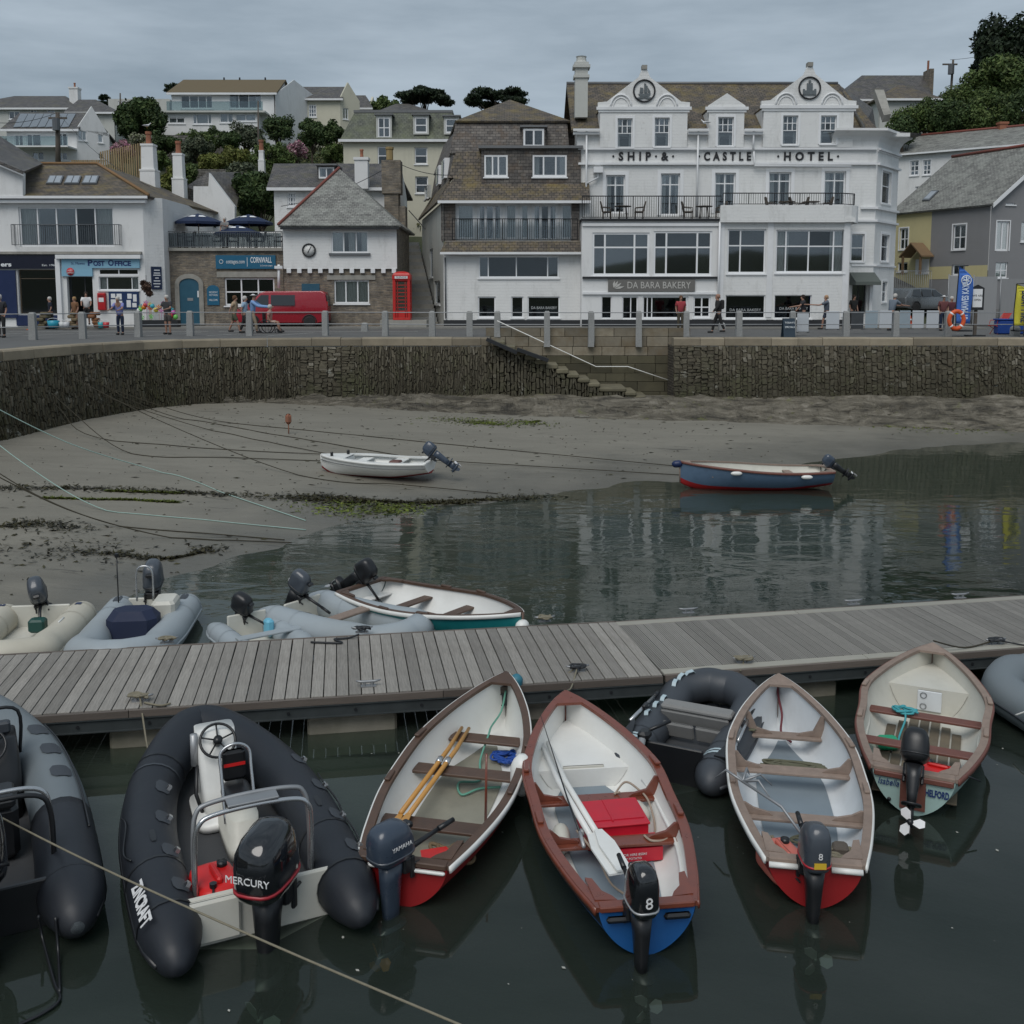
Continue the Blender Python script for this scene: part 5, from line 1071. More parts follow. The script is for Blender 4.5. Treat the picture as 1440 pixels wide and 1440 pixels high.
# modern white house on the hill
o,f,a,b,z0,z1=house('hillside_villa','wide white modern house with brown roof and glass balcony, highest on the left hill',98.,241,385,131,160,WHITE2,M('brown_tile_roof',(.13,.10,.055),.85,var=.3,scale=5,stretch=(1,6,6),bp=.4),[(254,134,299,153,(.28,.55,.8),(),None),(322,131,368,153,(.3,.6),(),'sides')],(258,402,112),9)
lo=Face(o,0,96.6,mat=WHITE2,name='lower_front')
for w in ((237,165,260,174,(.5,)),(271,160,298,175,(.2,.8)),(309,159,328,173,(.6,)),(331,160,360,171,(.5,))): lo.win(w[:4],cols=w[4],fw=.09,rec=.08,name='window',curt='sides')
e=lo.rect(232,159,362,187); lo.wall(e[0],e[1],e[2]-2,e[3]); boxw(o,'lower_block',WHITE2,e[0],e[1],96.9,98,e[2]-2,e[3]); boxw(o,'balcony_slab',OFFW,e[0]-.2,e[1]+.8,96.2,98,e[3]+.003,e[3]+.16)
mb=MB(); mb.box(e[0]+.3,e[1]+.6,96.3,96.32,e[3]+.17,e[3]+1.); mb.build('glass_balustrade',glassmat('balustrade_glass',(.6,.68,.68),.5),o,world=True)
mb=MB(); q=A(421,190,104); mb.prism([(b.x,98.2,z0-3),(b.x+2.2,105,z0-3),(b.x+2.2,105,z1+1.2),(b.x+1,102,z1+2.0),(b.x,98.2,z1-.1)],(.1,-.1,0)); mb.build('gable_end',WHITE2,o,world=True)
mb=MB()
for px in (315,337,373): q=A(px,109,102.4); mb.cyl((q.x,102.4,q.z-.9),.08,.9,6)
mb.build('flue',IRON,o,world=True)
# roofs top-left
o,f,a,b,z0,z1=house('hipped_villa','large white house with grey hipped roofs on the far left skyline',108.,-60,100,152,176,OFFW,SLATE,[(12,156,28,168),(42,154,52,162),(66,154,77,161)],(20,92,135),9)
chimney(o,A(106,140,111).x,111,A(106,150,111).z,A(106,124,111).z,.9,.9,WHITE2,1)
house('hipped_annexe','smaller grey roofed wing right of the far left skyline villa',104.,98,160,158,180,OFFW,SLATE,[],(112,135,140),8)
o,f,a,b,z0,z1=house('solar_house','white house with a row of solar panels on its roof, upper left',88.,9,107,182,226,WHITE2,SLATE,[(20,189,33,206,(.5,),(),'sides'),(37,188,58,207,(.4,)),(80,187,95,206,(.5,)),(45,213,62,226),(80,214,95,226)],(28,128,158),8)
F=Face(o,b.x,88.,R(40),mat=WHITE2,name='gable_wall'); F.win((110,183,122,198),cols=(.5,),fw=.08,name='window'); F.win((138,189,145,201),cols=(),fw=.08,name='window'); F.win((139,216,146,224),cols=(),fw=.06,name='window'); ug=F.hit(154,200)[0]; F.wall(0,ug,z0-3,z1,top=[(0,z1),(ug,z1-.3),(ug*.5,z1+2.05)])
RP=[Vector((a.x-.35,87.65,z1)),Vector((b.x+.35,87.65,z1)),A(28,158,92)]; n_=(RP[1]-RP[0]).cross(RP[2]-RP[0]).normalized()
for k in range(7):
    x0=19+k*11.2; P=[planehit(x0,181-1.0,RP),planehit(x0+10.6,180.2-1,RP),planehit(x0+10.6+10,161,RP),planehit(x0+10,161,RP)]; mb=MB(); mb.prism([p+n_*.02 for p in P],n_*.06); mb.build('solar_panel',M('solar_panel_glass',(.16,.18,.2),.2,bp=0,spec=.8),o,world=True)
boxw(o,'balcony_slab',WHITE2,a.x,b.x,86.2,87.98,A(50,211,88).z,A(50,209,88).z); mb=MB(); mb.box(a.x,b.x,86.2,86.22,A(50,209,88).z,A(50,196,88).z); mb.build('glass_balustrade',glassmat('balustrade_glass'),o,world=True)
house('flat_roofed_house','plain pale flat roofed house beyond the dark green bush, top left',116.,152,238,139,160,OFFW,LEAD,[(166,142,176,150),(205,141,216,149)],None,6)
# cream house
o,f,a,b,z0,z1=house('cream_villa','cream house with small paned windows and grey gable on the skyline',104.,420,478,139,192,CREAM,SLATE,[(434,147,445,165,(.33,.66),(.33,.66)),(434,178,445,187,(.5,))],(418,485,122),8)
F=Face(o,b.x,104.,R(38),mat=CREAM,name='gable_wall'); ug=F.hit(506,160)[0]; F.win((482,152,490,168),cols=(.5,),fw=.08,name='window'); F.wall(0,ug,z0-3,z1,top=[(0,z1),(ug,z1),(ug*.42,z1+1.7)])
house('small_gabled_house','little grey gabled house between the cream villa and the mansard block',110.,495,520,152,165,CREAM,SLATE,[],(490,514,134),6)
# cream mansard block
cm=empty('cream_mansard_block',(A(560,200,74).x,74,8.5),'tall cream building with green slate mansard roof rising behind the cottage','building'); Y=74.
f=Face(cm,0,Y,mat=CREAM,name='front_wall'); f.win((531,206,549,232),cols=(),rows=(.5,),fw=.08,name='sash_window'); f.win((583,207,601,231),cols=(),rows=(.5,),fw=.08,rec=.14,name='sash_window'); f.win((584,248,602,272),cols=(),rows=(.5,),fw=.08,rec=.14,name='sash_window')
e=f.rect(484,197,650,350); f.wall(e[0],e[1],e[2]-1,e[3]); sidewalls(cm,e[0],e[1],Y+.26,84,e[2],e[3],CREAM)
ztp=A(560,158,75.6).z; slab(cm,'mansard_slope',SLATEM,[(e[0]-.2,Y-.2,e[3]),(e[1]+.2,Y-.2,e[3]),(e[1]-.8,75.2,ztp),(e[0]+.7,75.2,ztp)],.14); slab(cm,'mansard_slope',SLATEM,[(e[0]-.2,Y-.2,e[3]),(e[0]+.7,75.2,ztp),(e[0]+.7,83,ztp),(e[0]-.2,84,e[3])],.14)
boxw(cm,'flat_roof',LEAD,e[0]+.6,e[1]-.7,75.1,83,ztp-.1,ztp+.08); mb=MB(); mb.box(e[0]-.3,e[1]+.3,Y-.34,Y-.21,e[3]-.16,e[3]+.02); mb.build('gutter',TRIM,cm,world=True)
for (x0,y0,x1,y1) in ((530,163,550,196),(582,163,602,189),(625,165,645,189)):
    q=Face(cm,0,Y-.1,mat=OFFW,name='dormer'); q.win((x0+1.5,y0+2,x1-1.5,y1-2),cols=(.5,) if x0==530 else (),rows=(.5,),fw=.08,rec=.05,sill=False,name='dormer_window'); d=q.rect(x0-1,y0-1,x1+1,y1); q.wall(*d); boxw(cm,'dormer_roof',LEAD,d[0]-.1,d[1]+.1,Y-.25,76,d[3]+.003,d[3]+.1); boxw(cm,'dormer_cheek',SLATEM,d[0],d[0]+.1,Y+.16,75.8,d[2],d[3]); boxw(cm,'dormer_cheek',SLATEM,d[1]-.1,d[1],Y+.16,75.8,d[2],d[3])
# low grey roofs behind the cottage
o,f,a,b,z0,z1=house('low_slate_cottage','low white cottage with long grey slate roof and dormer behind the clock cottage',63.,385,556,264,300,WHITE,SLATE,[(404,270,416,291,(.33,.66),(.33,.66))],(385,556,230),7)
q=Face(o,0,63.8,mat=SLATE,name='dormer'); q.win((448,235,470,251),cols=(.5,),fw=.08,rec=.04,curt='sides',sill=False,name='dormer_window'); d=q.rect(446,233,472,253); q.wall(*d); boxw(o,'dormer_roof',LEAD,d[0]-.1,d[1]+.1,63.6,66.5,d[3]+.003,d[3]+.1)
chimney(o,A(509,240,62.6).x,62.6,A(509,266,62.6).z,A(509,223,62.6).z,.78,.7,WHITE2,1)
# small pyramid roof on the skyline with pink chimney
house('pyramid_roof_house','small slate pyramid roofed house on the skyline left of the round pine',96.,535,606,158,172,OFFW,SLATE,[],(556,575,146),7)
o,f,a,b,z0,z1=house('skyline_house','dark slate roofed house with tall end chimney above the hotel, right skyline',98.,1182,1303,140,160,OFFW,SLATE,[],(1212,1300,106),9)
chimney(o,A(1305,120,101).x,101,A(1305,140,101).z,A(1305,99,101).z,.4,1.6,RUBBLE,0,False); mb=MB(); q=A(1305,99,101); mb.cyl((q.x,101,q.z),.1,.9,6); mb.build('chimney_pot',TERRA,o,world=True)
o,f,a,b,z0,z1=house('pyramid_villa','cream bungalow with dark pyramid roof on the right skyline',90.,1238,1318,139,158,OFFW,SLATEBR,[(1297,141,1303,153,())],(1262,1270,120),8)
house('small_skyline_roof','small grey roofed house beside the leaning utility pole, right skyline',104.,1318,1350,138,146,OFFW,SLATE,[],(1342,1348,124),6)
# white terrace on the right, turned slightly
tr=empty('white_terrace',(A(1350,240,77).x,77,5),'long white terrace with small paned windows behind the grey house','building'); c0=A(1258,220,80.); ang=math.atan2(-6.5,A(1470,220,73.5).x-c0.x)
f=Face(tr,c0.x,c0.y,ang,mat=WHITE2,name='front_wall')
for x0,x1,y0 in ((1280,1292,226),(1298,1309,225),(1344,1357,222),(1364,1376,221),(1401,1413,218),(1420,1432,217)): f.win((x0,y0,x1,y0+21),cols=(.5,),rows=(.33,.66),fw=.07,surr=.06,name='sash_window')
f.win((1287,262,1301,273),cols=(.5,),fw=.07,name='sash_window')
u1=f.hit(1475,230)[0]; zt2=f.hit(1265,217)[1]; f.wall(-1,u1,4.3,zt2); P=[f.pt(-1.3,.3,zt2),f.pt(u1,.3,zt2),f.pt(u1,-4.5,zt2+1.9),f.pt(-1.3,-4.5,zt2+1.9)]; slab(tr,'roof',SLATEGR,P,.14); mb=MB(); mb.tube([P[3]+Vector((0,0,.06)),P[2]+Vector((0,0,.06))],.1,6); mb.build('ridge_tiles',M('red_ridge_tile'  ,(.2,.06,.045)),tr,world=True)
mb=MB(); f.box(mb,-1,u1,-7,-6.7,4.3,zt2); f.box(mb,-1,-.8,-6.7,-.26,4.3,zt2); f.box(mb,-.8,u1,-6.6,-.3,zt2-.2,zt2-.05); mb.build('side_walls',WHITE2,tr,world=True)
mb=MB(); f.box(mb,-1.2,u1,.32,.42,zt2-.14,zt2-.02); mb.build('gutter',TRIM,tr,world=True); chimney(tr,f.pt(6.5,-4.5,0).x,f.pt(6.5,-4.5,0).y,zt2+1.7,zt2+2.3,.6,.5,TERRA,0)
# yellow and grey house
yg=empty('half_painted_house',(A(1350,380,65).x,65,4.2),'house half painted grey over yellow with gabled porch behind the parked car','building')
c0=A(1256,360,69.); c1=A(1391,350,62.); ang=math.atan2(c1.y-c0.y,c1.x-c0.x); f=Face(yg,c0.x,c0.y,ang,mat=GREYW,name='long_wall'); us=f.hit(1309,335)[0]; ue=f.hit(1391,340)[0]; zt3=f.hit(1392,285)[1]; z3b=4.
f.mat=YELW; f.win((1265,321,1277,351),cols=(.5,),rows=(.5,),fw=.07,surr=.08,name='sash_window'); f.win((1262,369,1276,382),cols=(.5,),rows=(),fw=.07,name='sash_window'); f.wall(0,us,z3b,zt3)
f2=Face(yg,c0.x,c0.y,ang,mat=GREYW,name='long_wall'); f2.win((1340,316,1358,351),cols=(.5,),rows=(.5,),fw=.07,surr=.08,name='sash_window'); f2.win((1339,372,1355,387),cols=(.5,),fw=.07,name='sash_window'); f2.wall(us,ue,z3b,zt3)
mb=MB(); za,zb_=f2.hit(1350,392)[1],f2.hit(1350,374)[1]; f2.box(mb,us,f2.hit(1338,380)[0],.004,.012,za,zb_); mb.build('unpainted_patch',YELW,yg,world=True); mb=MB(); f2.box(mb,f2.hit(1357,380)[0],ue-.02,.004,.012,za,zb_); mb.build('unpainted_patch',YELW,yg,world=True)
g2=Face(yg,c1.x,c1.y,R(12),mat=GREYW,name='gable_wall')
g2.win((1415,270,1428,288),cols=(),rows=(.5,),fw=.07,name='sash_window'); g2.win((1401,311,1419,353),cols=(.5,),fw=.1,sill=False,surr=.06,name='french_window'); g2.win((1400,369,1417,391),cols=(.5,),rows=(.5,),fw=.07,name='sash_window'); g2.win((1436,312,1450,340),cols=(.5,),fw=.07,name='sash_window')
GW=8.4; zr=zt3+3.6; g2.wall(0,GW,z3b,zt3,top=[(0,zt3),(GW,zt3),(GW/2,zr)])
dirb=Vector((-math.sin(R(-12)),0,0)); 
L0,L1=f.pt(-.3,.3,zt3-.12),f.pt(ue+.25,.3,zt3-.12); RG1=g2.pt(GW/2,.25,zr+.05); RG0=RG1+(L0-L1)*.98
slab(yg,'roof',SLATEGR,[L0,L1,RG1,RG0],.15); slab(yg,'roof',SLATEGR,[RG0,RG1,g2.pt(GW+.2,.25,zt3),g2.pt(GW+.2,.25,zt3)+(L0-L1)*.98],.15)
mb=MB(); mb.tube([RG0+Vector((0,0,.08)),RG1+Vector((0,0,.08))],.1,6); mb.build('ridge_tiles',MATS['red_ridge_tile'],yg,world=True)
mb=MB(); a_,b_=g2.pt(-.1,.28,zt3-.05),g2.pt(GW/2,.28,zr+.0); mb.prism([a_,b_,b_-Vector((0,0,.28)),a_-Vector((0,0,.28))],g2.n*.05); a2=g2.pt(GW+.1,.28,zt3-.05); mb.prism([b_,a2,a2-Vector((0,0,.28)),b_-Vector((0,0,.28))],g2.n*.05); mb.build('barge_board',TRIM,yg,world=True)
RFp=[L0,L1,RG1]; n_=(L1-L0).cross(RG1-L0).normalized(); n_=n_ if n_.z>0 else -n_
P=[planehit(1297,283,RFp),planehit(1307,283,RFp),planehit(1321,269,RFp),planehit(1311,269,RFp)]; mb=MB(); mb.prism([p+n_*.01 for p in P],n_*.08); so=mb.build('skylight',GREYIRON,yg,world=True); c=sum(P,Vector())/4; mb=MB(); mb.prism([c+(p-c)*.75+n_*.1 for p in P],n_*.01); mb.build('pane',M('skylight_glass',(.3,.33,.36)),so,world=True)
ua,ub,za,zb_=f.rect(1284,360,1311,386); um=(ua+ub)/2; mb=MB()
for s,e in ((-1,ua-.15),(1,ub+.15)): P=[f.pt(um,.05,zb_+.75),f.pt(e,.05,zb_-.1),f.pt(e,1.1,zb_-.1),f.pt(um,1.1,zb_+.75)]; mb.prism(P,(0,0,.09))
f.box(mb,ua,ua+.12,.9,1.02,za,zb_); f.box(mb,ub-.12,ub,.9,1.02,za,zb_); mb.build('porch',M('varnished_porch_timber',(.2,.13,.07),.7),yg,world=True); mb=MB(); f.box(mb,ua+.25,ub-.25,.004,.05,za,zb_-.2); mb.build('front_door',TRIM,yg,world=True)
# ================================================================ VEGETATION
def leafmat(name,cols,rough=.65):
    if name in MATS: return MATS[name]
    m,t,b,o=newmat(name); g=_n(t,'ShaderNodeNewGeometry').outputs['Random Per Island']; n=len(cols)
    c=ramp(t,g,[(i/max(n-1,1),k) for i,k in enumerate(cols)]); ob=_n(t,'ShaderNodeTexCoord').outputs['Object']
    c=mixc(t,1.,c,ramp(t,noise(t,ob,.8,3),[(.3,.6),(.7,1.35)]),'MULTIPLY'); t.links.new(c,b.inputs['Base Color']); b.inputs['Roughness'].default_value=rough; b.inputs['Specular IOR Level'].default_value=.25
    MATS[name]=m; return m
DKG=leafmat('dark_leaves',[(.02,.04,.012),(.04,.07,.022),(.075,.105,.035)])
MDG=leafmat('mid_green_leaves',[(.035,.06,.016),(.07,.11,.03),(.12,.155,.05)])
YLG=leafmat('yellow_green_leaves',[(.07,.09,.02),(.13,.15,.035),(.2,.2,.06)])
PINE=leafmat('pine_needles',[(.008,.016,.008),(.015,.028,.012),(.028,.042,.018)])
GREYG=leafmat('grey_green_leaves',[(.04,.055,.035),(.08,.1,.06),(.12,.13,.08)])
PINK=leafmat('pink_blossom',[(.3,.12,.18),(.5,.25,.33),(.07,.1,.04),(.6,.4,.45)])
WHTB=leafmat('pale_blossom',[(.35,.33,.28),(.2,.22,.12),(.08,.1,.05)])
BARK=M('bark',(.07,.055,.04),.9,var=.4,scale=8,bp=.6)
def leaves(clumps,n,size,seed,flat=.0):
    r=np.random.RandomState(seed); w=np.array([c[3]**2 for c in clumps]); w=w/w.sum(); k=r.choice(len(clumps),n,p=w)
    C=np.array([c[:3] for c in clumps])[k]; Rr=np.array([c[3] for c in clumps])[k]; sq=np.array([c[4] if len(c)>4 else 1. for c in clumps])[k]
    d=r.normal(size=(n,3)); d/=np.linalg.norm(d,axis=1,keepdims=True); rad=Rr*(r.rand(n)**.33)*(.85+.25*r.rand(n)); p=C+d*rad[:,None]*np.stack([np.ones(n),np.ones(n),sq],1)
    nn=d+r.normal(size=(n,3))*.7; nn/=np.linalg.norm(nn,axis=1,keepdims=True); a=np.cross(nn,r.normal(size=(n,3))); a/=np.linalg.norm(a,axis=1,keepdims=True); b=np.cross(nn,a)
    s=size*(.6+.8*r.rand(n))[:,None]; q=np.stack([p-a*s,p+b*s*.45,p+a*s,p-b*s*.45],1).reshape(-1,3); return q
def fol_obj(name,q,mat,parent=None):
    me=bpy.data.meshes.new(name); n=len(q)//4; me.vertices.add(len(q)); me.vertices.foreach_set('co',q.ravel()); me.loops.add(len(q)); me.loops.foreach_set('vertex_index',np.arange(len(q),dtype=np.int32)); me.polygons.add(n); me.polygons.foreach_set('loop_start',np.arange(0,len(q),4,dtype=np.int32)); me.polygons.foreach_set('loop_total',np.full(n,4,dtype=np.int32)); me.update(calc_edges=True); me.materials.append(mat); return link(name,me,parent)
def tree(px,pyb,Y,pw,ph,label,mat,n=2600,size=.22,seed=1,kind='round',group='trees and shrubs on the hillside',name='tree'):
    """pw,ph crown size in photo px; pyb row of the crown bottom"""
    g=A(px,pyb,Y); m=Y/1440.; W=pw*m/2; H=ph*m; r=random.Random(seed)
    zg=min(float(hillz(np.array(g.x),np.array(Y))),g.z); o=empty(name,(g.x,Y,zg),label,'tree' if name!='shrub' else 'shrub',group); cz=g.z-zg+H/2; cl=[]
    if kind=='round':
        for i in range(26):
            a=r.random()*2*PI; e=r.uniform(-.85,1); rr=math.sqrt(max(0,1-e*e)); k=r.uniform(.35,.75); cl.append((math.cos(a)*rr*W*k,math.sin(a)*rr*W*k*.8,cz+e*H*.5*k,min(W,H*.6)*r.uniform(.26,.42)))
    elif kind=='pine':
        for i in range(26):
            a=r.random()*2*PI; k=r.uniform(.1,.95)**.7; top=math.sqrt(max(0,1-k*k)); cl.append((math.cos(a)*W*k,math.sin(a)*W*k,cz+H*(.35*top-.15+r.uniform(-.2,.2)),W*r.uniform(.2,.42),.35))
    elif kind=='palm':
        for i in range(16):
            a=i*PI/8; 
            for k in range(3): cl.append((math.cos(a)*W*.3*(k+1),math.sin(a)*W*.3*(k+1),cz+H*(.35-.14*k*k),W*.14,.7))
    fol_obj('crown',leaves(cl,int(n*1.9),size*.74,seed),mat,o)
    mb=MB(); hh=cz if kind!='round' else cz
    mb.tube(cat_([(0,0,-.4),(r.uniform(-.1,.1)*W,0,hh*.5),(0,0,max(hh,.4))],5),[max(.06,W*.07)*(1-.5*i/10) for i in range(11)],7)
    for c in cl[:9]: mb.tube([(0,0,max(hh*.55,.2)),((c[0])*.5,c[1]*.5,(hh*.55+c[2])*.5),(c[0],c[1],c[2])],[max(.03,W*.03),max(.025,W*.022),.012],5)
    mb.build('trunk',BARK,o); return o
G_='trees and shrubs on the hillside'
tree(199,200,93,80,62,'big dark rounded evergreen left of the hillside villa',DKG,9000,.24,2)
tree(597,160,102,66,38,'dark flat-topped pine on the skyline above the cream mansard block',PINE,6000,.22,3,'pine',G_,'pine_tree')
tree(697,168,106,84,46,'thin dark pine on the skyline left of the hotel chimney',PINE,5200,.22,14,'pine',G_,'pine_tree')
tree(247,134,120,26,16,'small dark pine just left of the hillside villa roof',PINE,700,.3,5,'pine',G_,'pine_tree')
tree(147,150,118,18,16,'small palm on the skyline over the hipped annexe',PINE,600,.3,6,'palm',G_,'palm_tree')
tree(541,166,112,48,30,'light green tree between the gabled cream houses and the pyramid roof',MDG,2200,.25,7)
tree(367,322,67,84,92,'large dark tree behind the parasols and the clock cottage',DKG,9000,.2,8)
tree(243,298,69,44,66,'yellow green ivy bush between the two tall white chimneys',YLG,3600,.13,9,'round',G_,'shrub')
tree(290,322,64,42,26,'dark shrub behind the left parasol',DKG,1500,.13,10,'round',G_,'shrub')
tree(172,226,85,36,28,'bright pink flowering hydrangea below the dark evergreen',PINK,2600,.12,11,'round',G_,'shrub')
tree(192,206,87,28,20,'pale flowering shrub beside the pink hydrangea',WHTB,1300,.12,12,'round',G_,'shrub')
tree(417,227,83,34,30,'dusky pink flowering shrub under the cream villa',PINK,2200,.12,13,'round',G_,'shrub')
sh_=[(232,220,86,50,34,DKG,'dark bush spilling over the left end of the retaining wall'),(285,218,86,56,34,MDG,'mid green bush in front of the villa retaining wall'),(322,214,86,40,28,DKG,'dark bush at the right end of the retaining wall'),(262,262,71,46,34,MDG,'bush between the tapering chimneys and the stepped house ends'),(345,262,71,56,34,GREYG,'grey green bush above the big dark tree'),(300,246,73,50,30,YLG,'yellow green bush above the stepped white house ends'),(470,206,80,40,34,DKG,'dark bush beside the cream mansard corner'),(275,234,84,64,44,GREYG,'grey green shrub under the hillside villa balcony'),(330,242,82,60,40,YLG,'lime green shrub on the slope below the villa'),(300,212,90,60,32,DKG,'dark hedge clump against the villa terrace wall'),(345,216,88,70,46,GREYG,'broad grey green bush right of the villa terrace'),(392,205,90,60,44,DKG,'dark bush climbing below the villa gable end'),(440,212,86,50,40,DKG,'dark bush between the pink shrub and the cream villa'),(385,246,80,76,46,MDG,'mid green bush above the low slate cottage'),(468,232,80,36,34,MDG,'leafy bush at the corner of the cream mansard block'),(218,246,80,50,36,MDG,'tall grassy bush by the wooden fence'),(310,266,74,80,40,MDG,'bush above the white stepped house ends'),(440,190,98,44,22,DKG,'dark clump at the foot of the cream villa'),(262,206,91,36,20,MDG,'small bush at the left end of the villa terrace')]
for i,(x,yb,Y,pw,ph,m_,lb) in enumerate(sh_): tree(x,yb,Y,pw,ph,lb,m_,2400,.16,30+i,'round',G_,'shrub')
tree(1420,130,96,120,100,'tall dark cypress crown in the top right corner',PINE,9000,.3,51,'round',G_)
tree(1405,158,90,112,76,'broad rounded green tree on the right hill',MDG,9000,.24,52)
tree(1464,170,88,90,90,'dense green tree at the right edge of the hill',DKG,7000,.24,53)
for i,(x,yb,Y,pw,ph,m_,lb) in enumerate([(1288,200,84,84,60,MDG,'hedge clump nearest the hotel roof on the right hill'),(1335,200,83,90,62,DKG,'dark hedge clump above the white terrace roof, second from the hotel'),(1385,198,82,96,68,MDG,'mid green hedge clump above the terrace roof middle'),(1435,196,81,96,74,DKG,'dark hedge clump above the terrace roof at the right edge'),(1305,180,92,90,36,DKG,'low dark bush under the right skyline bungalow'),(1358,176,90,90,56,MDG,'bush between the bungalow and the big rounded tree'),(1268,208,80,50,46,DKG,'bush tucked behind the hotel corner'),(1340,142,100,40,14,DKG,'small clump at the foot of the leaning pole')]): tree(x,yb,Y,pw,ph,lb,m_,3600,.17,60+i,'round',G_,'shrub')
# scrub cover over the slope
r_=np.random.RandomState(3); cl=[]
for i in range(420):
    x=r_.uniform(-48,-6) if i<230 else r_.uniform(22,64); y=r_.uniform(72,104) if i<230 else r_.uniform(76,110)
    cl.append((x,y,float(hillz(np.array(x),np.array(y)))+.2,r_.uniform(.5,1.3),.6))
tag(fol_obj('scrub',leaves(cl,42000,.16,4),leafmat('scrub_leaves',[(.03,.05,.018),(.07,.085,.03),(.12,.12,.05)])),'low mixed scrub covering the hillside between the houses','scrub',kind='stuff')
def simple(name,label,cat,mat,mb,group=None,world=True): return tag(mb.build(name,mat),label,cat,group)
# wooden fence, terrace walls, poles, wires
fe=empty('wooden_fence',(A(150,230,82).x,82,A(150,236,82).z),'new tan board fence stepping down beside the pink hydrangea','fence'); TAN=M('new_fence_boards',(.3,.22,.12),.8,var=.3,scale=6,stretch=(8,8,.6),objrand=.15)
for k in range(34):
    x=100+k*3.1; t_=222-.22*(x-100) if x>140 else 225; p=A(x,t_,82); q=A(x+2.9,236,82); mb=MB(); mb.box(p.x,q.x,82,82.05,q.z-1.5,p.z); mb.build('board',TAN,fe,world=True)
for (x0,x1,t_,b_,Y,lb) in ((207,330,190,206,88,'grey stone retaining wall below the hillside villa'),(255,330,238,262,72,'low grey slate wall above the stepped white house ends'),(480,560,232,262,70,'dark slate wall at the foot of the cream mansard block')):
    p,q=A(x0,t_,Y),A(x1,b_,Y); mb=MB(); mb.box(p.x,q.x,Y,Y+.4,q.z-1.5,p.z); simple('retaining_wall',lb,'wall',brickmat('grey_garden_stone',(.2,.19,.17),(.12,.115,.1),(.06,.055,.05),.4,.16,.02,.06,.8),mb)
def pole(px,t_,b_,Y,w_,label,arm=False,tilt=0):
    p,q=A(px,t_,Y),A(px,b_,Y); o=empty('utility_pole',(q.x,Y,q.z-1),label,'pole'); mb=MB(); mb.tube([(q.x,Y,q.z-1),(p.x+tilt,Y,p.z)],[w_,w_*.75],8); mb.build('pole',WDARK,o,world=True)
    if arm: mb=MB(); mb.box(p.x-.7,p.x+.7,Y-.08,Y+.02,p.z-.5,p.z-.36); mb.build('crossarm',WDARK,o,world=True); mb=MB(); mb.cyl((p.x,Y-.35,p.z-1.4),.28,.9,10); mb.build('transformer',GREYIRON,o,world=True)
    return p
a=pole(81,158,226,80,.22,'thick dark utility pole with a transformer beside the solar house',True); b=pole(363,142,240,82,.07,'thin pole in front of the hillside villa gable'); c=pole(557,228,290,61,.1,'dark pole beside the stone chimney stack'); d=pole(1336,84,142,100,.14,'leaning utility pole on the right skyline',True,.3); pole(169,131,150,112,.1,'short dark pole on the left skyline')
for i,(p,q,s) in enumerate(((a,A(-30,170,70),1.),(a,A(210,262,60),1.5),(c,A(640,246,56),.6),(c,A(395,290,62),1.),(d,A(1440,60,100),.8),(A(385,262,68),A(560,300,60),.8))):
    pts=[p.lerp(q,t/10)+Vector((0,0,-4*s*(t/10)*(1-t/10)*.4)) for t in range(11)]; mb=MB(); mb.tube(pts,.018,4); simple('overhead_wire',['cable from the thick pole to the left edge','cable from the thick pole down to the post office roof','cable from the alley pole to the mansard house','cable from the alley pole over the clock cottage roof','cable from the leaning pole into the right hand trees','low cable across the slate cottage roof'][i],'cable',IRON,mb,'overhead wires')
# alley steps
al=empty('alley_steps',(-5.5,57,QZ),'dark stone steps climbing the alley between the cottage and the mansard house','steps')
for k in range(22):
    y=57+k*.62; z=QZ+.05+k*.24; xl=-8.2+.0*k-.02*k; mb=MB(); mb.box(xl-.4,-3.75-.17*(y-55)-.02,y,y+.66,z-.6,z+.2); mb.build('step',GRANITE if k%2 else CONC,al,world=True)
mb=MB(); mb.tube([A(575,296,64),A(598,322,60)],.03,5); simple('alley_handrail','thin dark handrail at the top of the alley','handrail',IRON,mb)
# parasols on the terrace
TZ=oz1+.17; NVY=M('navy_canvas',(.006,.018,.06),.7,bp=.1); 
def parasol(px,pye,Y,pw,label,pole_red=True):
    p=A(px,pye,Y); R_=pw*Y/1440/2; o=empty('parasol',(p.x,Y,TZ),label,'parasol','navy parasols on the roof terrace'); h=p.z-TZ; mb=MB(); n=8
    rim=[Vector((R_*math.cos(2*PI*k/n+.2),R_*math.sin(2*PI*k/n+.2),h)) for k in range(n)]; top_=Vector((0,0,h+R_*.34)); mid=[(v*.5+Vector((0,0,h*.5+R_*.2)))-Vector((0,0,0)) for v in rim]
    rings=[[v+Vector((0,0,-.14)) for v in rim],rim,mid,[Vector((0,0,top_.z))+(v-Vector((0,0,h)))*.02 for v in rim]]; mb.loft(rings,smooth=False,cap=False); mb.build('canopy',NVY,o)
    mb=MB()
    for k in (4,5,6): 
        a_,b_=rim[k],rim[(k+1)%n]; c_=[a_*.45+b_*.1,a_*.1+b_*.45,mid[(k+1)%n]*.5+Vector((0,0,top_.z*.3))*0+mid[k]*.0,mid[k]*.5]
        up=Vector((0,0,.03)); q=[mid[k].lerp(rim[k],.25),mid[(k+1)%n].lerp(rim[(k+1)%n],.25),mid[(k+1)%n].lerp(top_,.35),mid[k].lerp(top_,.35)]; ce=sum(q,Vector())/4; mb.prism([ce+(v-ce)*.62+up for v in q],(0,0,.006))
    mb.build('pale_panels',UPVC,o,kind='stuff'); mb=MB(); mb.tube([(0,0,0),(0,0,top_.z)],.03,6); mb.build('pole',M('pale_pole',(.35,.25,.2),.6),o); return o
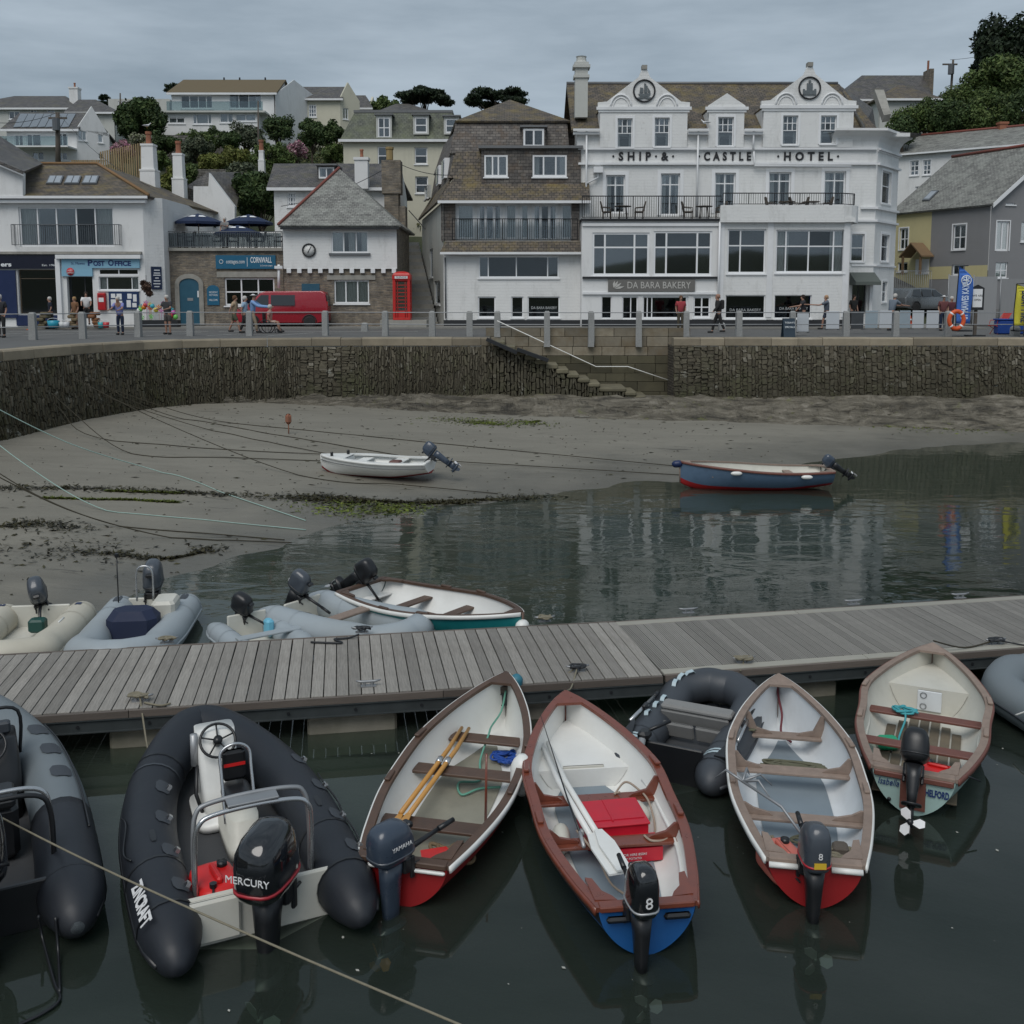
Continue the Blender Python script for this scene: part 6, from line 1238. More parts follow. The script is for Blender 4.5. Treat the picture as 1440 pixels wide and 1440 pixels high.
parasol(279,313,57.5,72,'left navy parasol with pale panels on the roof terrace'); parasol(350,313,58.5,66,'right navy parasol with pale panels on the roof terrace'); parasol(335,328,57,66,'lower middle navy parasol in front of the other two on the roof terrace')
for i,px in enumerate((245,285,345,372)):
    q=A(px,340,56.8); lb=['leftmost','second','third','rightmost'][i]; table((q.x,57,TZ),f'{lb} dark table behind the roof terrace rail','tables on the roof terrace',IRON); chair((q.x-.75,57,TZ),PI/2,f'chair left of the {lb} table on the roof terrace','chairs on the roof terrace',IRON); chair((q.x+.75,57,TZ),-PI/2,f'chair right of the {lb} table on the roof terrace','chairs on the roof terrace',IRON)
# ================================================================ PEOPLE
def skinobj(name,verts,edges,radii,mat,parent,root=0,sub=1):
    me=bpy.data.meshes.new(name); me.from_pydata([tuple(v) for v in verts],edges,[]); me.materials.append(mat); o=link(name,me,parent)
    md=o.modifiers.new('k','SKIN'); md.use_smooth_shade=True
    if not me.skin_vertices: 
        bm=bmesh.new(); bm.from_mesh(me); bm.verts.layers.skin.verify(); bm.to_mesh(me); bm.free()
    for i,s in enumerate(me.skin_vertices[0].data): s.radius=(radii[i],radii[i]) if not isinstance(radii[i],tuple) else radii[i]; s.use_root=(i==root)
    if sub: b=o.modifiers.new('s','SUBSURF'); b.levels=sub; b.render_levels=sub
    return o
def cloth(name,c): return M('cloth_'+name,c,.9,var=.15,scale=10,bp=.2)
SKIN=M('skin',(.33,.185,.13),.6,var=.06,bp=0); HAIRG=cloth('grey_hair',(.5,.48,.45)); HAIRD=cloth('dark_hair',(.03,.02,.015)); SHOE=cloth('shoes',(.03,.03,.03))
def person(loc,rz,label,shirt,legs,h=1.7,stride=.0,arms=((.0,.05),(.0,.05)),shorts=False,hair=HAIRG,sit=False,lean=0.,hat=None,bag=False,longs=False,skirt=False):
    """faces +Y locally; arms: per side (forward reach, bend)"""
    o=empty('person',loc,label,'person','people on the quay',rz); s=h/1.7; V=lambda x,y,z:Vector((x*s,y*s,z*s))
    hz=.92 if not sit else .55; L_=lean
    hip=V(0,0,hz); ch=V(0,.05+L_*.25,hz+.42); nk=V(0,.05+L_*.4,hz+.56); hd=V(0,.08+L_*.5,hz+.68); tp=V(0,.07+L_*.52,hz+.79)
    vs=[hip,V(0,.02+L_*.1,hz+.2),ch,nk,hd,tp]; ed=[(0,1),(1,2),(2,3),(3,4),(4,5)]; ra=[(.15*s,.11*s),(.13*s,.1*s),(.16*s,.11*s),.052*s,.085*s,.07*s]; limbs=[]; armsv=[]
    for i,sd_ in enumerate((-1,1)):
        hp=V(sd_*.09,0,hz-.04); st=stride*sd_
        if sit: kn,an,to=V(sd_*.1,.42,hz),V(sd_*.1,.5,.12),V(sd_*.1,.62,.08)
        else: kn,an,to=V(sd_*.1,st*.5+.03+max(st,0)*.1,.5),V(sd_*.1,st,.09+max(-st,0)*.25),V(sd_*.11,st+.15,.04+max(-st,0)*.1)
        b=len(vs); vs+=[hp,kn,an,to]; ed+=[(0,b),(b,b+1),(b+1,b+2),(b+2,b+3)]; ra+=[.095*s,.06*s,.04*s,.035*s]; limbs.append((hp,kn,an,to))
        shd=V(sd_*.19,.04+L_*.3,hz+.49); fw_,bd=arms[i]; el=shd+V(sd_*.05,fw_*.5-.03,-.27+abs(fw_)*.12); ha=el+V(sd_*-.02,fw_*.6+.06+bd,-.24+abs(fw_)*.25+bd*.5); fin=ha+(ha-el).normalized()*.1*s
        b=len(vs); vs+=[shd,el,ha,fin]; ed+=[(2,b),(b,b+1),(b+1,b+2),(b+2,b+3)]; ra+=[.06*s,.042*s,.03*s,.022*s]; armsv.append((shd,el,ha))
    vs.append(hd+V(0,.1,-.01)); ed.append((4,len(vs)-1)); ra.append(.022*s)
    skinobj('body',vs,ed,ra,SKIN,o)
    sv=[vs[0]+V(0,0,-.07),vs[1],vs[2],vs[2]+V(0,.0,.1)]; se=[(0,1),(1,2),(2,3)]; sr=[(.19*s,.15*s),(.17*s,.14*s),(.2*s,.145*s),(.1*s,.09*s)]
    for shd,el,ha in armsv:
        b=len(sv); e=(ha if longs else shd.lerp(el,.75)); sv+=[shd,el if longs else shd.lerp(el,.4),e]; se+=[(2,b),(b,b+1),(b+1,b+2)]; sr+=[.09*s,.075*s,.06*s if longs else .08*s]
    skinobj('shirt',sv,se,sr,cloth(*shirt),o)
    tv=[hip+V(0,0,.12),hip+V(0,0,-.03)]; te=[(0,1)]; tr_=[(.17*s,.13*s),(.17*s,.14*s)]
    if skirt: tv.append(V(0,.0,.45)); te.append((1,2)); tr_.append((.2*s,.16*s))
    for hp,kn,an,to in limbs:
        b=len(tv); e=hp.lerp(kn,.85) if shorts else an+V(0,0,.02)
        if skirt: continue
        tv+=[hp]+([hp.lerp(kn,.5),e] if shorts else [kn,e]); te+=[(1,b),(b,b+1),(b+1,b+2)]; tr_+=[.11*s,.1*s if shorts else .078*s,.095*s if shorts else .06*s]
    skinobj('skirt' if skirt else ('shorts' if shorts else 'trousers'),tv,te,tr_,cloth(*legs),o)
    for hp,kn,an,to in limbs:
        mb=MB(); c=(an+to)/2; mb.bevbox((c.x,c.y+.01,max(c.z-.01,.035)),(.1*s,.27*s,.09*s),.03); mb.build('shoe',SHOE,o)
    c=(hd+tp)/2+V(0,-.015,.01); mb=MB(); rg=[]
    for k,(z,w_) in enumerate(((-.1,.075),(-.02,.096),(.05,.09),(.09,.055),(.1,.01))): rg.append([c+V(w_*math.cos(q*PI/5),w_*1.12*math.sin(q*PI/5)-.03*(k==0)-.012,z) for q in range(10)])
    if hat: mb.loft(rg[2:]); mb.cyl(c+V(0,.01,.03),.17*s,.015,14); mb.build('hat',cloth(*hat),o)
    else: mb.loft(rg); mb.build('hair',hair,o)
    if bag: mb=MB(); mb.bevbox(ch+V(0,-.2,-.05),(.3*s,.16*s,.42*s),.05); tag(mb.build('rucksack',cloth('black_bag',(.02,.02,.02)),o))
    return o
def P(px,feet,z=QZ): return gnd(px,feet,z)
W_,E_,N_,S_=R(90),R(-90),0,R(180)
person(P(3,475),S_,'man in dark clothes standing at the far left rail',('charcoal',(.03,.03,.035)),('black',(.02,.02,.02)))
person(A(106,450,52.4)*1 if False else Vector((A(106,430,52.2).x,52.2,QZ)),R(150),'woman in brown patterned dress outside the post office',('brown_print',(.2,.1,.05)),('brown_print',(.2,.1,.05)),1.6,skirt=True,hair=cloth('blond_hair',(.35,.22,.1)))
person(Vector((A(121,430,52.7).x,52.75,QZ+.2)),R(200),'person in white top and black shorts on the post office step',('white',(.7,.7,.7)),('black',(.02,.02,.02)),1.65,.1,((.3,.1),(.3,.1)),True,HAIRD)
person(P(170,471),S_,'woman in lilac shirt and navy trousers leaning on the quay rail',('lilac',(.22,.24,.5)),('navy',(.01,.02,.05)),1.62,.0,((.5,.1),(.5,.1)),lean=.35)
person(P(237,470.5),R(165),'man in dark tee shirt and shorts at the rail by the stone office',('dark_grey',(.04,.04,.045)),('taupe',(.07,.065,.06)),1.68,.0,((.3,.2),(.3,.2)),True)
person(P(330,468.5),E_,'woman in beige top and khaki shorts walking behind the wheelchair group',('beige',(.4,.3,.2)),('khaki',(.08,.08,.05)),1.66,.28,((.2,.1),(-.2,0)),True,cloth('brown_hair',(.12,.06,.03)))
person(P(344,469.5),E_,'white haired woman in pale blue top beside the man pushing the wheelchair',('pale_blue',(.3,.42,.55)),('black',(.02,.02,.02)),1.64,.22,((.1,.1),(-.1,0)))
person(P(356,468),E_,'man in blue shirt and white sun hat pushing the wheelchair',('blue',(.2,.34,.6)),('stone',(.3,.24,.17)),1.72,.2,((.6,.1),(.6,.1)),hat=('white',(.7,.7,.68)),longs=True)
wp=P(379,468.5); 
person(wp+Vector((0,0,.0)),E_,'seated person in pink top riding in the wheelchair',('dusky_pink',(.4,.2,.17)),('pale_trouser',(.4,.3,.25)),1.6,sit=True,shorts=True)
wc=empty('wheelchair',wp,'black wheelchair being pushed past the red van','wheelchair',rz=E_)
mb=MB(); mb.box(-.24,.24,-.2,.25,.46,.5); mb.build('seat',IRON,wc); mb=MB(); mb.box(-.24,.24,-.24,-.2,.5,.9); mb.build('backrest',IRON,wc)
for s in (-1,1):
    for y,rr in ((-.12,.3),(.42,.1)):
        mb=MB(); mb.tube([(s*.29,y+rr*math.cos(k*PI/10),rr+rr*math.sin(k*PI/10)) for k in range(20)],.022,5,closed=True); mb.tube([(s*.29,y-rr,rr),(s*.29,y+rr,rr)],.008,4); mb.tube([(s*.29,y,0.02),(s*.29,y,2*rr)],.008,4); mb.build('wheel',IRON,wc)
    mb=MB(); mb.tube([(s*.26,-.38,.92),(s*.26,-.24,.9),(s*.26,-.22,.3),(s*.26,.3,.3),(s*.26,.5,.1)],.014,5); mb.build('frame',IRON,wc)
person(P(1010,468.5),W_,'bald man in black walking left with a rucksack',('black',(.015,.015,.018)),('black',(.015,.015,.018)),1.72,.25,((.2,0),(-.2,0)),bag=True,longs=True,hair=SKIN)
person(Vector((A(957,440,50.5).x,50.5,QZ)),S_,'person in red top standing behind the last parapet post',('red',(.35,.05,.06)),('olive',(.07,.06,.04)),1.66,hair=cloth('brown_hair',(.12,.06,.03)))
person(P(1162,463.5),W_,'person in grey tee shirt and shorts walking left with one arm out',('slate',(.1,.12,.15)),('slate_blue',(.05,.06,.09)),1.68,.2,((.9,.1),(.0,0)),True,hair=cloth('fair_hair',(.4,.25,.15)))
person(Vector((A(1130,440,52.6).x,52.6,QZ)),W_,'person in dark top by the right hand bakery window',('charcoal',(.03,.03,.035)),('black',(.02,.02,.02)),1.7,.1,((.5,.1),(.2,0)),hair=HAIRD)
person(Vector((A(1199,440,55.4).x,55.35,QZ)),R(200),'person in black standing in the hotel doorway',('black',(.015,.015,.018)),('black',(.015,.015,.018)),1.7,hair=HAIRD)
person(Vector((A(1253,440,50).x,50,QZ)),R(-60),'man in grey blue shirt bending over the pale boards',('grey_blue',(.14,.17,.21)),('navy',(.01,.02,.05)),1.75,.05,((.6,.1),(.6,.1)),lean=.4)
person(Vector((A(1326,440,50).x,50,QZ)),S_,'person with white cap near the blue flag',('dark_red',(.14,.05,.05)),('navy',(.01,.02,.05)),1.66,hat=('white',(.7,.7,.68)))
person(Vector((A(1337,440,50.4).x,50.4,QZ)),S_,'person in maroon top beside the one in the white cap',('maroon',(.1,.03,.04)),('black',(.02,.02,.02)),1.62)
person(Vector((A(317,330,56.6).x,56.6,TZ)),R(170),'white haired person standing under the parasols on the roof terrace',('grey_top',(.2,.2,.2)),('black',(.02,.02,.02)),1.65,.0,((.5,.3),(.1,0)))
person(Vector((A(72,440,52.4).x,52.4,QZ)),R(120),'person in dark jacket browsing outside the navy shop',('dark_navy',(.015,.02,.035)),('black',(.02,.02,.02)),1.6,.1)
# ================================================================ VEHICLES
def wheel(root,x,y,z,r_,w_,name='wheel'):
    mb=MB(); mb.lathe([(r_*.6,-w_/2),(r_*.93,-w_/2),(r_,-w_*.3),(r_,w_*.3),(r_*.93,w_/2),(r_*.6,w_/2)],(x,y,z),24,axis=Matrix.Rotation(PI/2,3,'X')); wo=mb.build('wheel',M('tyre_rubber',(.018,.018,.018),.85),root)
    mb=MB(); mb.lathe([(.03,-w_*.42),(r_*.6,-w_*.3),(r_*.63,0),(r_*.6,w_*.3),(.03,w_*.42)],(x,y,z),16,axis=Matrix.Rotation(PI/2,3,'X')); mb.build('rim',M('alloy_dark',(.08,.08,.085),.4,.6),wo)
def vehicle(name,loc,rz,label,cat,paint,prof,halfw,wheels,wr,glasses,tumble,extra=None):
    """prof: side outline (x,z) front at -x; body lofted across the width with tumblehome above the belt"""
    o=empty(name,loc,label,cat,rz=rz); rings=[]; belt=tumble[0]
    for yy,k in ((-1,1),(-.96,0),(.96,0),(1,1)):
        ring=[]
        cxm=sum(p[0] for p in prof)/len(prof)
        for x,z in prof:
            t=max(0,(z-belt)/(tumble[1]-belt)); w_=halfw*(1-t*tumble[2]); ins=.0 if k==0 else .0
            xx=cxm+(x-cxm)*(.985 if k else 1.0); zz=z-(.03 if k and z>belt else 0); ring.append(Vector((xx,yy*w_,zz)))
        rings.append(ring)
    mb=MB(); mb.loft(rings,smooth=False,flip=True); bo=mb.build('body',paint,o,bevel=.035)
    for f_ in bo.data.polygons: f_.use_smooth=True
    for x in wheels:
        for s in (-1,1): wheel(o,x,s*(halfw-.09),wr,wr,.2)
        for s in (-1,1):
            mb=MB(); mb.tube([(x+ (wr+.03)*math.cos(k*PI/12),s*(halfw+.001),wr+(wr+.03)*math.sin(k*PI/12)) for k in range(13)],.03,5); mb.build('wheel_arch',IRON,o)
    for nm,pts in glasses:
        for s in (-1,1):
            P_=[]
            for x,z in pts: t=max(0,(z-belt)/(tumble[1]-belt)); P_.append(Vector((x,s*(halfw*(1-t*tumble[2])+.006),z)))
            mb=MB(); mb.prism(P_,(0,-s*.02,0)); mb.build(nm,VGL,o)
    return o
VGL=M('vehicle_glass',(.03,.035,.04),.08,bp=0,var=.05,spec=.7); REDP=M('van_red_paint',(.30,.008,.02),.25,bp=0,var=.03,coat=.6); SILP=M('grey_car_paint',(.2,.21,.215),.28,.6,bp=0,var=.03,coat=.5)
vp=gnd(395,462,QZ); van=vehicle('red_van',(vp.x,vp.y+.95,QZ),0,'dark red panel van parked facing left in front of the stone office','van',REDP,[(-2.45,.35),(-2.45,.75),(-2.35,.98),(-1.75,1.18),(-1.05,1.86),(-.8,1.93),(2.1,1.95),(2.32,1.85),(2.45,1.1),(2.45,.4),(1.95,.3),(-1.9,.3)],.95,(-1.5,1.5),.34,[('side_window',[(-1.55,1.2),(-.62,1.2),(-.62,1.74),(-1.02,1.74)]),('side_window',[(-.5,1.2),(.75,1.2),(.75,1.74),(-.5,1.74)])],(1.1,1.95,.14))
mb=MB(); mb.box(-2.49,-2.4,-.7,.7,.38,.6); mb.build('bumper',IRON,van); 
for s in (-1,1): mb=MB(); mb.bevbox((2.43,s*.84,1.15),(.06,.12,.5),.02); mb.build('tail_light',M('red_lens',(.4,.02,.02),.3,bp=0),van); mb=MB(); mb.bevbox((-1.55,s*1.05,1.2),(.12,.16,.2),.03); mb.build('wing_mirror',IRON,van)
mb=MB(); mb.prism([(-1.73,-.8,1.22),(-1.08,-.74,1.84),(-1.08,.74,1.84),(-1.73,.8,1.22)],(-.02,0,.02)); mb.build('windscreen',VGL,van); mb=MB(); mb.box(-2.2,2.3,-.958,-.951,.78,.8); mb.build('body_crease',IRON,van); mb=MB(); mb.prism([(2.37,-.7,1.2),(2.44,-.8,1.2),(2.44,.8,1.2),(2.36,.75,1.75),(2.36,-.75,1.75)][1:],(.02,0,0)); mb.build('rear_window',VGL,van)
cp=Vector((A(1294,430,61).x,61,float(hillz(np.array(27.),np.array(61.)))+.1)); car=vehicle('parked_car',cp,R(180+28),'grey estate car parked nose right on the side road with the half painted house behind','car',SILP,[(-2.25,.3),(-2.28,.62),(-2.0,.8),(-1.05,.98),(-.35,1.42),(.3,1.5),(1.6,1.46),(2.1,1.05),(2.28,.9),(2.25,.35),(1.8,.25),(-1.8,.25)],.9,(-1.42,1.38),.33,[('side_window',[(-.85,1.0),(-.05,1.0),(-.05,1.36),(-.32,1.36)]),('side_window',[(.05,1.0),(.85,1.0),(.85,1.4),(.05,1.38)]),('side_window',[(.95,1.0),(1.75,1.02),(1.5,1.38),(.95,1.4)])],(.95,1.5,.2))
mb=MB(); mb.prism([(-1.02,-.72,1.0),(-.38,-.64,1.4),(-.38,.64,1.4),(-1.02,.72,1.0)],(-.015,0,.015)); mb.build('windscreen',VGL,car); mb=MB(); mb.box(-2.31,-2.27,-.35,.35,.4,.62); mb.build('grille',IRON,car)
for s in (-1,1): mb=MB(); mb.bevbox((-2.12,s*.68,.72),(.26,.32,.13),.03); mb.build('headlight',M('headlight_lens',(.6,.62,.64),.15,bp=0),car); mb=MB(); mb.bevbox((-.95,s*.98,1.02),(.1,.16,.12),.03); mb.build('wing_mirror',SILP,car)
mb=MB(); mb.box(-2.32,-2.31,-.26,.26,.3,.41); mb.build('number_plate',TRIM,car)
# ================================================================ STREET FURNITURE
KRED=M('phone_box_red',(.5,.022,.018),.35,bp=.02,var=.06); kb=A(566,449,53.6); kx=kb.x; kz=QZ+.45
mb=MB(); mb.box(kx-1.1,kx+1.3,53.,54.3,QZ+.02,kz-.002); tag(mb.build('phone_box_plinth',CONC),'low concrete plinth under the red phone box','plinth')
ko=empty('phone_box',(kx,53.65,kz),'traditional red telephone box at the foot of the alley','phone box'); hw=.45
mb=MB(); mb.box(-hw,hw,-hw,hw,0,.12)
for s in (-1,1):
    for t_ in (-1,1): mb.box(s*hw,s*(hw-.13),t_*hw,t_*(hw-.13),.122,2.08)
mb.box(-hw-.02,hw+.02,-hw-.02,hw+.02,2.082,2.32)
rg=[]
for z,k in ((2.322,.97),(2.40,.9),(2.46,.68),(2.5,.35),(2.51,.05)): rg.append([Vector((sx_*hw*k,sy_*hw*k,z)) for sx_,sy_ in ((-1,-1),(1,-1),(1,1),(-1,1))])
mb.loft(rg,smooth=False); mb.build('cabin',KRED,ko,bevel=.012)
for ax_,sg_ in (('y',-1),('y',1),('x',-1),('x',1)):
    mb=MB(); T=lambda u,v,z0,z1,d: (mb.box(u,v,sg_*(hw-.03),sg_*(hw-.07),z0,z1) if ax_=='y' else mb.box(sg_*(hw-.03),sg_*(hw-.07),u,v,z0,z1))
    for k in range(9): z=.45+k*.19; T(-.31,.31,z,z+.035,0)
    for u in (-.32,-.21,.18,.29): T(u,u+.03,.13,2.08,0)
    T(-.31,.31,.13,.45,0); T(-.31,.31,1.97,2.08,0); mb.build('glazing_bars',KRED,ko); mb=MB()
    if ax_=='y': mb.box(-.31,.31,sg_*(hw-.052),sg_*(hw-.048),.45,2.0)
    else: mb.box(sg_*(hw-.052),sg_*(hw-.048),-.31,.31,.45,2.0)
    mb.build('pane',GLASS,ko)
mb=MB(); mb.box(-.33,.33,-hw-.035,-hw-.021,2.13,2.26); so=mb.build('fascia_sign',TRIM,ko); text('TELEPHONE',.13,IRON,so,(0,-hw-.037,2.195),ext=.002,fit=.56)
def board(px0,px1,py0,py1,Y,label,mat,th=.03,group='pale boards along the quay rail',name='screen_panel',legs=True):
    p,q=A(px0,py1,Y),A(px1,py0,Y); o=empty(name,((p.x+q.x)/2,Y,p.z),label,'panel',group); w_=(q.x-p.x)/2-.01; h=q.z-p.z; mb=MB(); mb.bevbox((0,0,h/2+.03),(2*w_,th,h-.04),.008); mb.build('sheet',mat,o)
    mb=MB(); mb.box(-w_,-w_+.03,-.16,.16,0,.03); mb.box(w_-.03,w_,-.16,.16,0,.03); mb.build('foot',GREYIRON,o,kind='stuff'); return o
PBL=M('pale_screen_sheet',(.5,.53,.56),.4,var=.06,bp=0,scale=2); PGL=M('glassy_screen_sheet',(.3,.36,.4),.2,var=.06,bp=0); PDK=M('dark_screen_sheet',(.05,.055,.06),.4,bp=0)
for x0,x1,y0,y1,Y,lb,m_ in ((1120,1138,441,468,43.6,'pale board left of the walker in grey tee shirt',PBL),(1161,1181,438,464,45.5,'pale board directly under the walker in grey tee shirt',PBL),(1196,1215,438,464,46,'dark grey board in front of the hotel doorway',PDK),(1216,1235,437,463,46,'greenish glassy board just right of the dark one',PGL),(1236,1255,437,463,46,'pale blue board under the bending man',PBL),(1264,1281,437,463,46,'glassy board right of the bending man',PGL),(1282,1300,437,463,46,'second pale board from the right of the row',PBL),(1302,1321,437,463,46,'rightmost pale board beside the lifebuoy',PBL)): board(x0,x1,y0,y1,Y,lb,m_)
# chalkboard
p=gnd(1100,473,QZ); p.y=42.35; ab=empty('chalkboard_sign',p,'dark a-frame chalkboard against the quay rail','sign'); CH=M('chalkboard_blue_black',(.012,.03,.05),.5,bp=0)
for s in (-1,1): mb=MB(); mb.prism([(-.24,s*.22,0),(.24,s*.22,0),(.24,s*.04,.78),(-.24,s*.04,.78)],(0,s*.03,0)); o=mb.build('board',CH,ab)
text("TODAY'S",.1,SW,ab,(0,-.185,.6),ux=(1,0,0),uz=(0,.22,.97),ext=.002); text('SPECIALS',.1,SW,ab,(0,-.225,.42),uz=(0,.22,.97),ext=.002,fit=.4)
# feather flags
def flag(px,t_,b_,Y,pw,label,col,txt=None,tcol=None,em=False):
    p,q=A(px,t_,Y),A(px,b_,Y); o=empty('feather_flag',(q.x,Y,q.z),label,'flag'); h=p.z-q.z; w_=pw*Y/1440; mb=MB()
    Lp=[]; n=14
    for k in range(n+1):
        t=k/n; z=h*(.12+.88*t); xr=w_*(1-max(0,(t-.72)/.28)**2*.98); xl=0 ; Lp.append((Vector((-w_*.45,.05*math.sin(t*5),z if t<.72 else z+h*.0)),Vector((xr-w_*.45,.08*math.sin(t*6+1),z-(0 if t<.72 else 0)))))
    mb.loft([[a,b,b+Vector((0,.01,0)),a+Vector((0,.01,0))] for a,b in Lp],smooth=True); fo=mb.build('sail',cloth(*col),o); mb=MB(); mb.tube([(-w_*.45,0,0)]+[tuple(a) for a,b in Lp]+[(w_*.2,0,h*1.005)],.02,5); mb.build('pole',IRON,o)
    mb=MB(); mb.box(-.3,.3,-.3,.3,-.0,.06); mb.build('base',IRON,o)
    if txt: text(txt,w_*.62,cloth(*tcol),fo,(w_*.05,-.1,h*.52),ux=(0,0,-1) if not em else (0,0,1),uz=(1,0,0) if not em else (-1,0,0),ext=.003,off=.012,fit=h*.66)
    if em:
        mb=MB(); mb.tube([Vector((w_*.05+.2*math.cos(k*PI/10),-.1,h*.78+.2*math.sin(k*PI/10))) for k in range(20)],.02,4,closed=True); mb.tube([(w_*.05,-.1,h*.78-.16),(w_*.05,-.1,h*.78+.16)],.018,4); mb.tube([(w_*.05-.12,-.1,h*.78),(w_*.05+.12,-.1,h*.78)],.018,4); mb.build('roundel',SW,fo)
    return o
flag(1353,374,466,43.2,21,'bright blue curved feather flag on the quay',('flag_blue',(.06,.17,.55)),'ST MAWES KAYAKS',('print_white',(.55,.65,.8)),True)
flag(1436,399,466,43.2,24,'yellow feather flag lettered boat hire at the right edge',('flag_yellow',(.6,.55,.06)),'BOAT HIRE',('print_navy',(.02,.03,.08)))
def mbx(f_): mb=MB(); f_(mb); return mb
p=A(1372,462,43.4); so=empty('notice_stand',(p.x,43.4,QZ),'black framed white notice on a brown post beside the blue flag','sign'); z0,z1=A(1372,436,43.4).z-QZ,A(1372,405,43.4).z-QZ
mb=MB(); mb.box(-.28,.28,-.03,.03,z0,z1); mb.prism([(-.28,-.03,z1),(.28,-.03,z1),(0,-.03,z1+.14)],(0,.06,0)); mb.build('frame',IRON,so); mb=MB(); mb.box(-.2,.2,-.04,-.031,z0+.12,z1-.04); pp_=mb.build('poster',TRIM,so); text('WE ARE',.12,IRON,pp_,(0,-.045,z0+.6),ext=.001); text('OPEN',.12,IRON,pp_,(0,-.045,z0+.42),ext=.001); mb=MB(); mb.box(-.06,.06,.031,.12,0,z1); mb.build('post',WDARK,so); mb=MB(); mb.box(-.35,.35,-.2,.3,0,.05); mb.build('base',IRON,so)
p=A(1345,450,42.6); lb_=empty('lifebuoy',p,'orange lifebuoy hanging at the quay rail by the blue flag','lifebuoy'); mb=MB(); mb.tube([(.3*math.cos(k*PI/12),0,.36*math.sin(k*PI/12)) for k in range(24)],.09,8,closed=True); mb.build('ring',M('orange_plastic',(.6,.09,.02),.5),lb_); 
for k in range(4): 
    a=PI/4+k*PI/2; mb=MB(); mb.tube([(.3*math.cos(a+d_),0,.36*math.sin(a+d_)) for d_ in (-.1,.1)],.096,8); mb.build('band',TRIM,lb_)
p=gnd(1407,470,QZ); dc=empty('folding_chair',p,'red folding chair beside the yellow flag','chair',rz=R(100)); RC=cloth('red_canvas',(.5,.06,.05))
mb=MB(); mb.prism([(-.25,-.3,.95),(.25,-.3,.95),(.25,-.05,.3),(-.25,-.05,.3)],(0,.02,0)); mb.build('backrest',RC,dc); mb=MB(); mb.prism([(-.25,-.08,.33),(.25,-.08,.33),(.25,.42,.38),(-.25,.42,.38)],(0,0,.02)); mb.build('seat',RC,dc)
for s in (-1,1): mb=MB(); mb.tube([(s*.27,-.34,1.0),(s*.27,.35,0)],.015,5); mb.tube([(s*.27,-.3,0),(s*.27,.45,.4)],.015,5); mb.tube([(s*.27,-.2,.62),(s*.27,.35,.62),(s*.27,.4,.4)],.015,5); mb.build('leg',RC,dc)
for i,(px,py,lb) in enumerate(((1413,448,'left blue storage tub behind the red folding chair'),(1434,447,'right blue storage tub behind the red folding chair'))):
    q=A(px,py,45.5); mb=MB(); mb.bevbox((q.x,45.5,QZ+.32),(.75,.5,.6),.05,None); mb.bevbox((q.x,45.5,QZ+.66),(.8,.55,.07),.02); simple('storage_tub',lb,'tub',M('blue_tub',(.01,.05,.25),.4),mb,'blue tubs')
def cone(p,label): 
    o=empty('traffic_cone',p,label,'cone','traffic cones'); mb=MB(); mb.bevbox((0,0,.02),(.3,.3,.04),.01); mb.cyl((0,0,.04),.11,.42,12,r2=.025); mb.build('body',MATS.get('orange_plastic'),o); mb=MB(); mb.cyl((0,0,.18),.083,.1,12,r2=.062); mb.build('band',TRIM,o)
cone(P(1281,432,3.9)*1 if False else Vector((A(1281,430,58.6).x,58.6,3.62)),'left orange traffic cone in front of the grey car'); cone(Vector((A(1287,430,58.).x,58.,3.6)),'right orange traffic cone in front of the grey car'); cone(Vector((A(42,446,51.6).x,51.6,QZ)),'orange traffic cone outside the navy shop')
# hoarding and mesh fence in front of the half painted house
sf=empty('site_fence',(A(1400,420,58.2).x,58.2,QZ),'grey site fence with printed sheeting in front of the half painted house','fence'); SHT=M('grey_fence_sheeting',(.24,.245,.25),.7,var=.12,scale=2,stretch=(4,4,.5),bp=.3,objrand=.15)
for x0,x1,y0,y1,m_ in ((1332,1366,388,436,SHT),(1367,1404,389,437,SHT),(1405,1442,392,438,SHT),(1443,1490,395,440,SHT)):
    p_,q_=A(x0,y1,58.2),A(x1,y0,58.2); mb=MB(); mb.box(p_.x+.04,q_.x-.04,58.2,58.22,QZ+.1,q_.z); mb.build('sheet_panel',m_,sf,world=True); mb=MB(); mb.tube([(p_.x,58.17,QZ),(p_.x,58.17,q_.z+.1)],.03,6); mb.build('fence_post',RAILM,sf,world=True)
mb=MB(); p_,q_=A(1258,405,59.5),A(1330,375,59.5)
for k in range(24): mb.tube([(p_.x+(q_.x-p_.x)*k/23,61+k*.02,4.2),(p_.x+(q_.x-p_.x)*k/23,61+k*.02,q_.z-.2)],.012,4)
mb.tube([(p_.x,61,q_.z-.2),(q_.x,61.5,q_.z-.2)],.02,5); simple('wire_mesh_fence','thin wire fence behind the grey car','fence',RAILM,mb)
# shop goods
def bucket(px,py,Y,label,col,r_=.16,h=.28,grp='toys and buckets outside the post office'):
    q=A(px,py,Y); o=empty('bucket',(q.x,Y,QZ+.1),label,'bucket',grp); mb=MB(); mb.lathe([(.01,0),(r_*.8,0),(r_,h),(r_*.93,h),(r_*.75,.02),(.01,.02)],(0,0,0),12); mb.build('pail',M('plastic_'+'_'.join(str(int(c*100)) for c in col),col,.4,bp=0),o); mb=MB(); mb.tube([(r_*math.cos(k*PI/8),0,h+.12*math.sin(k*PI/8)) for k in range(9)],.01,4); mb.build('handle',TRIM,o)
bucket(75,450,51.8,'large turquoise tub of beach toys outside the navy shop',(.02,.3,.42),.3,.36); bucket(87,450,51.8,'white bucket beside the turquoise tub',(.6,.62,.62)); bucket(93,450,51.8,'second white bucket further from the turquoise tub',(.55,.56,.58)); bucket(142,452,51.6,'turquoise bucket among bright toys under the post box',(.03,.35,.4)); bucket(149,452,51.6,'red bucket among bright toys under the post box',(.5,.03,.04))
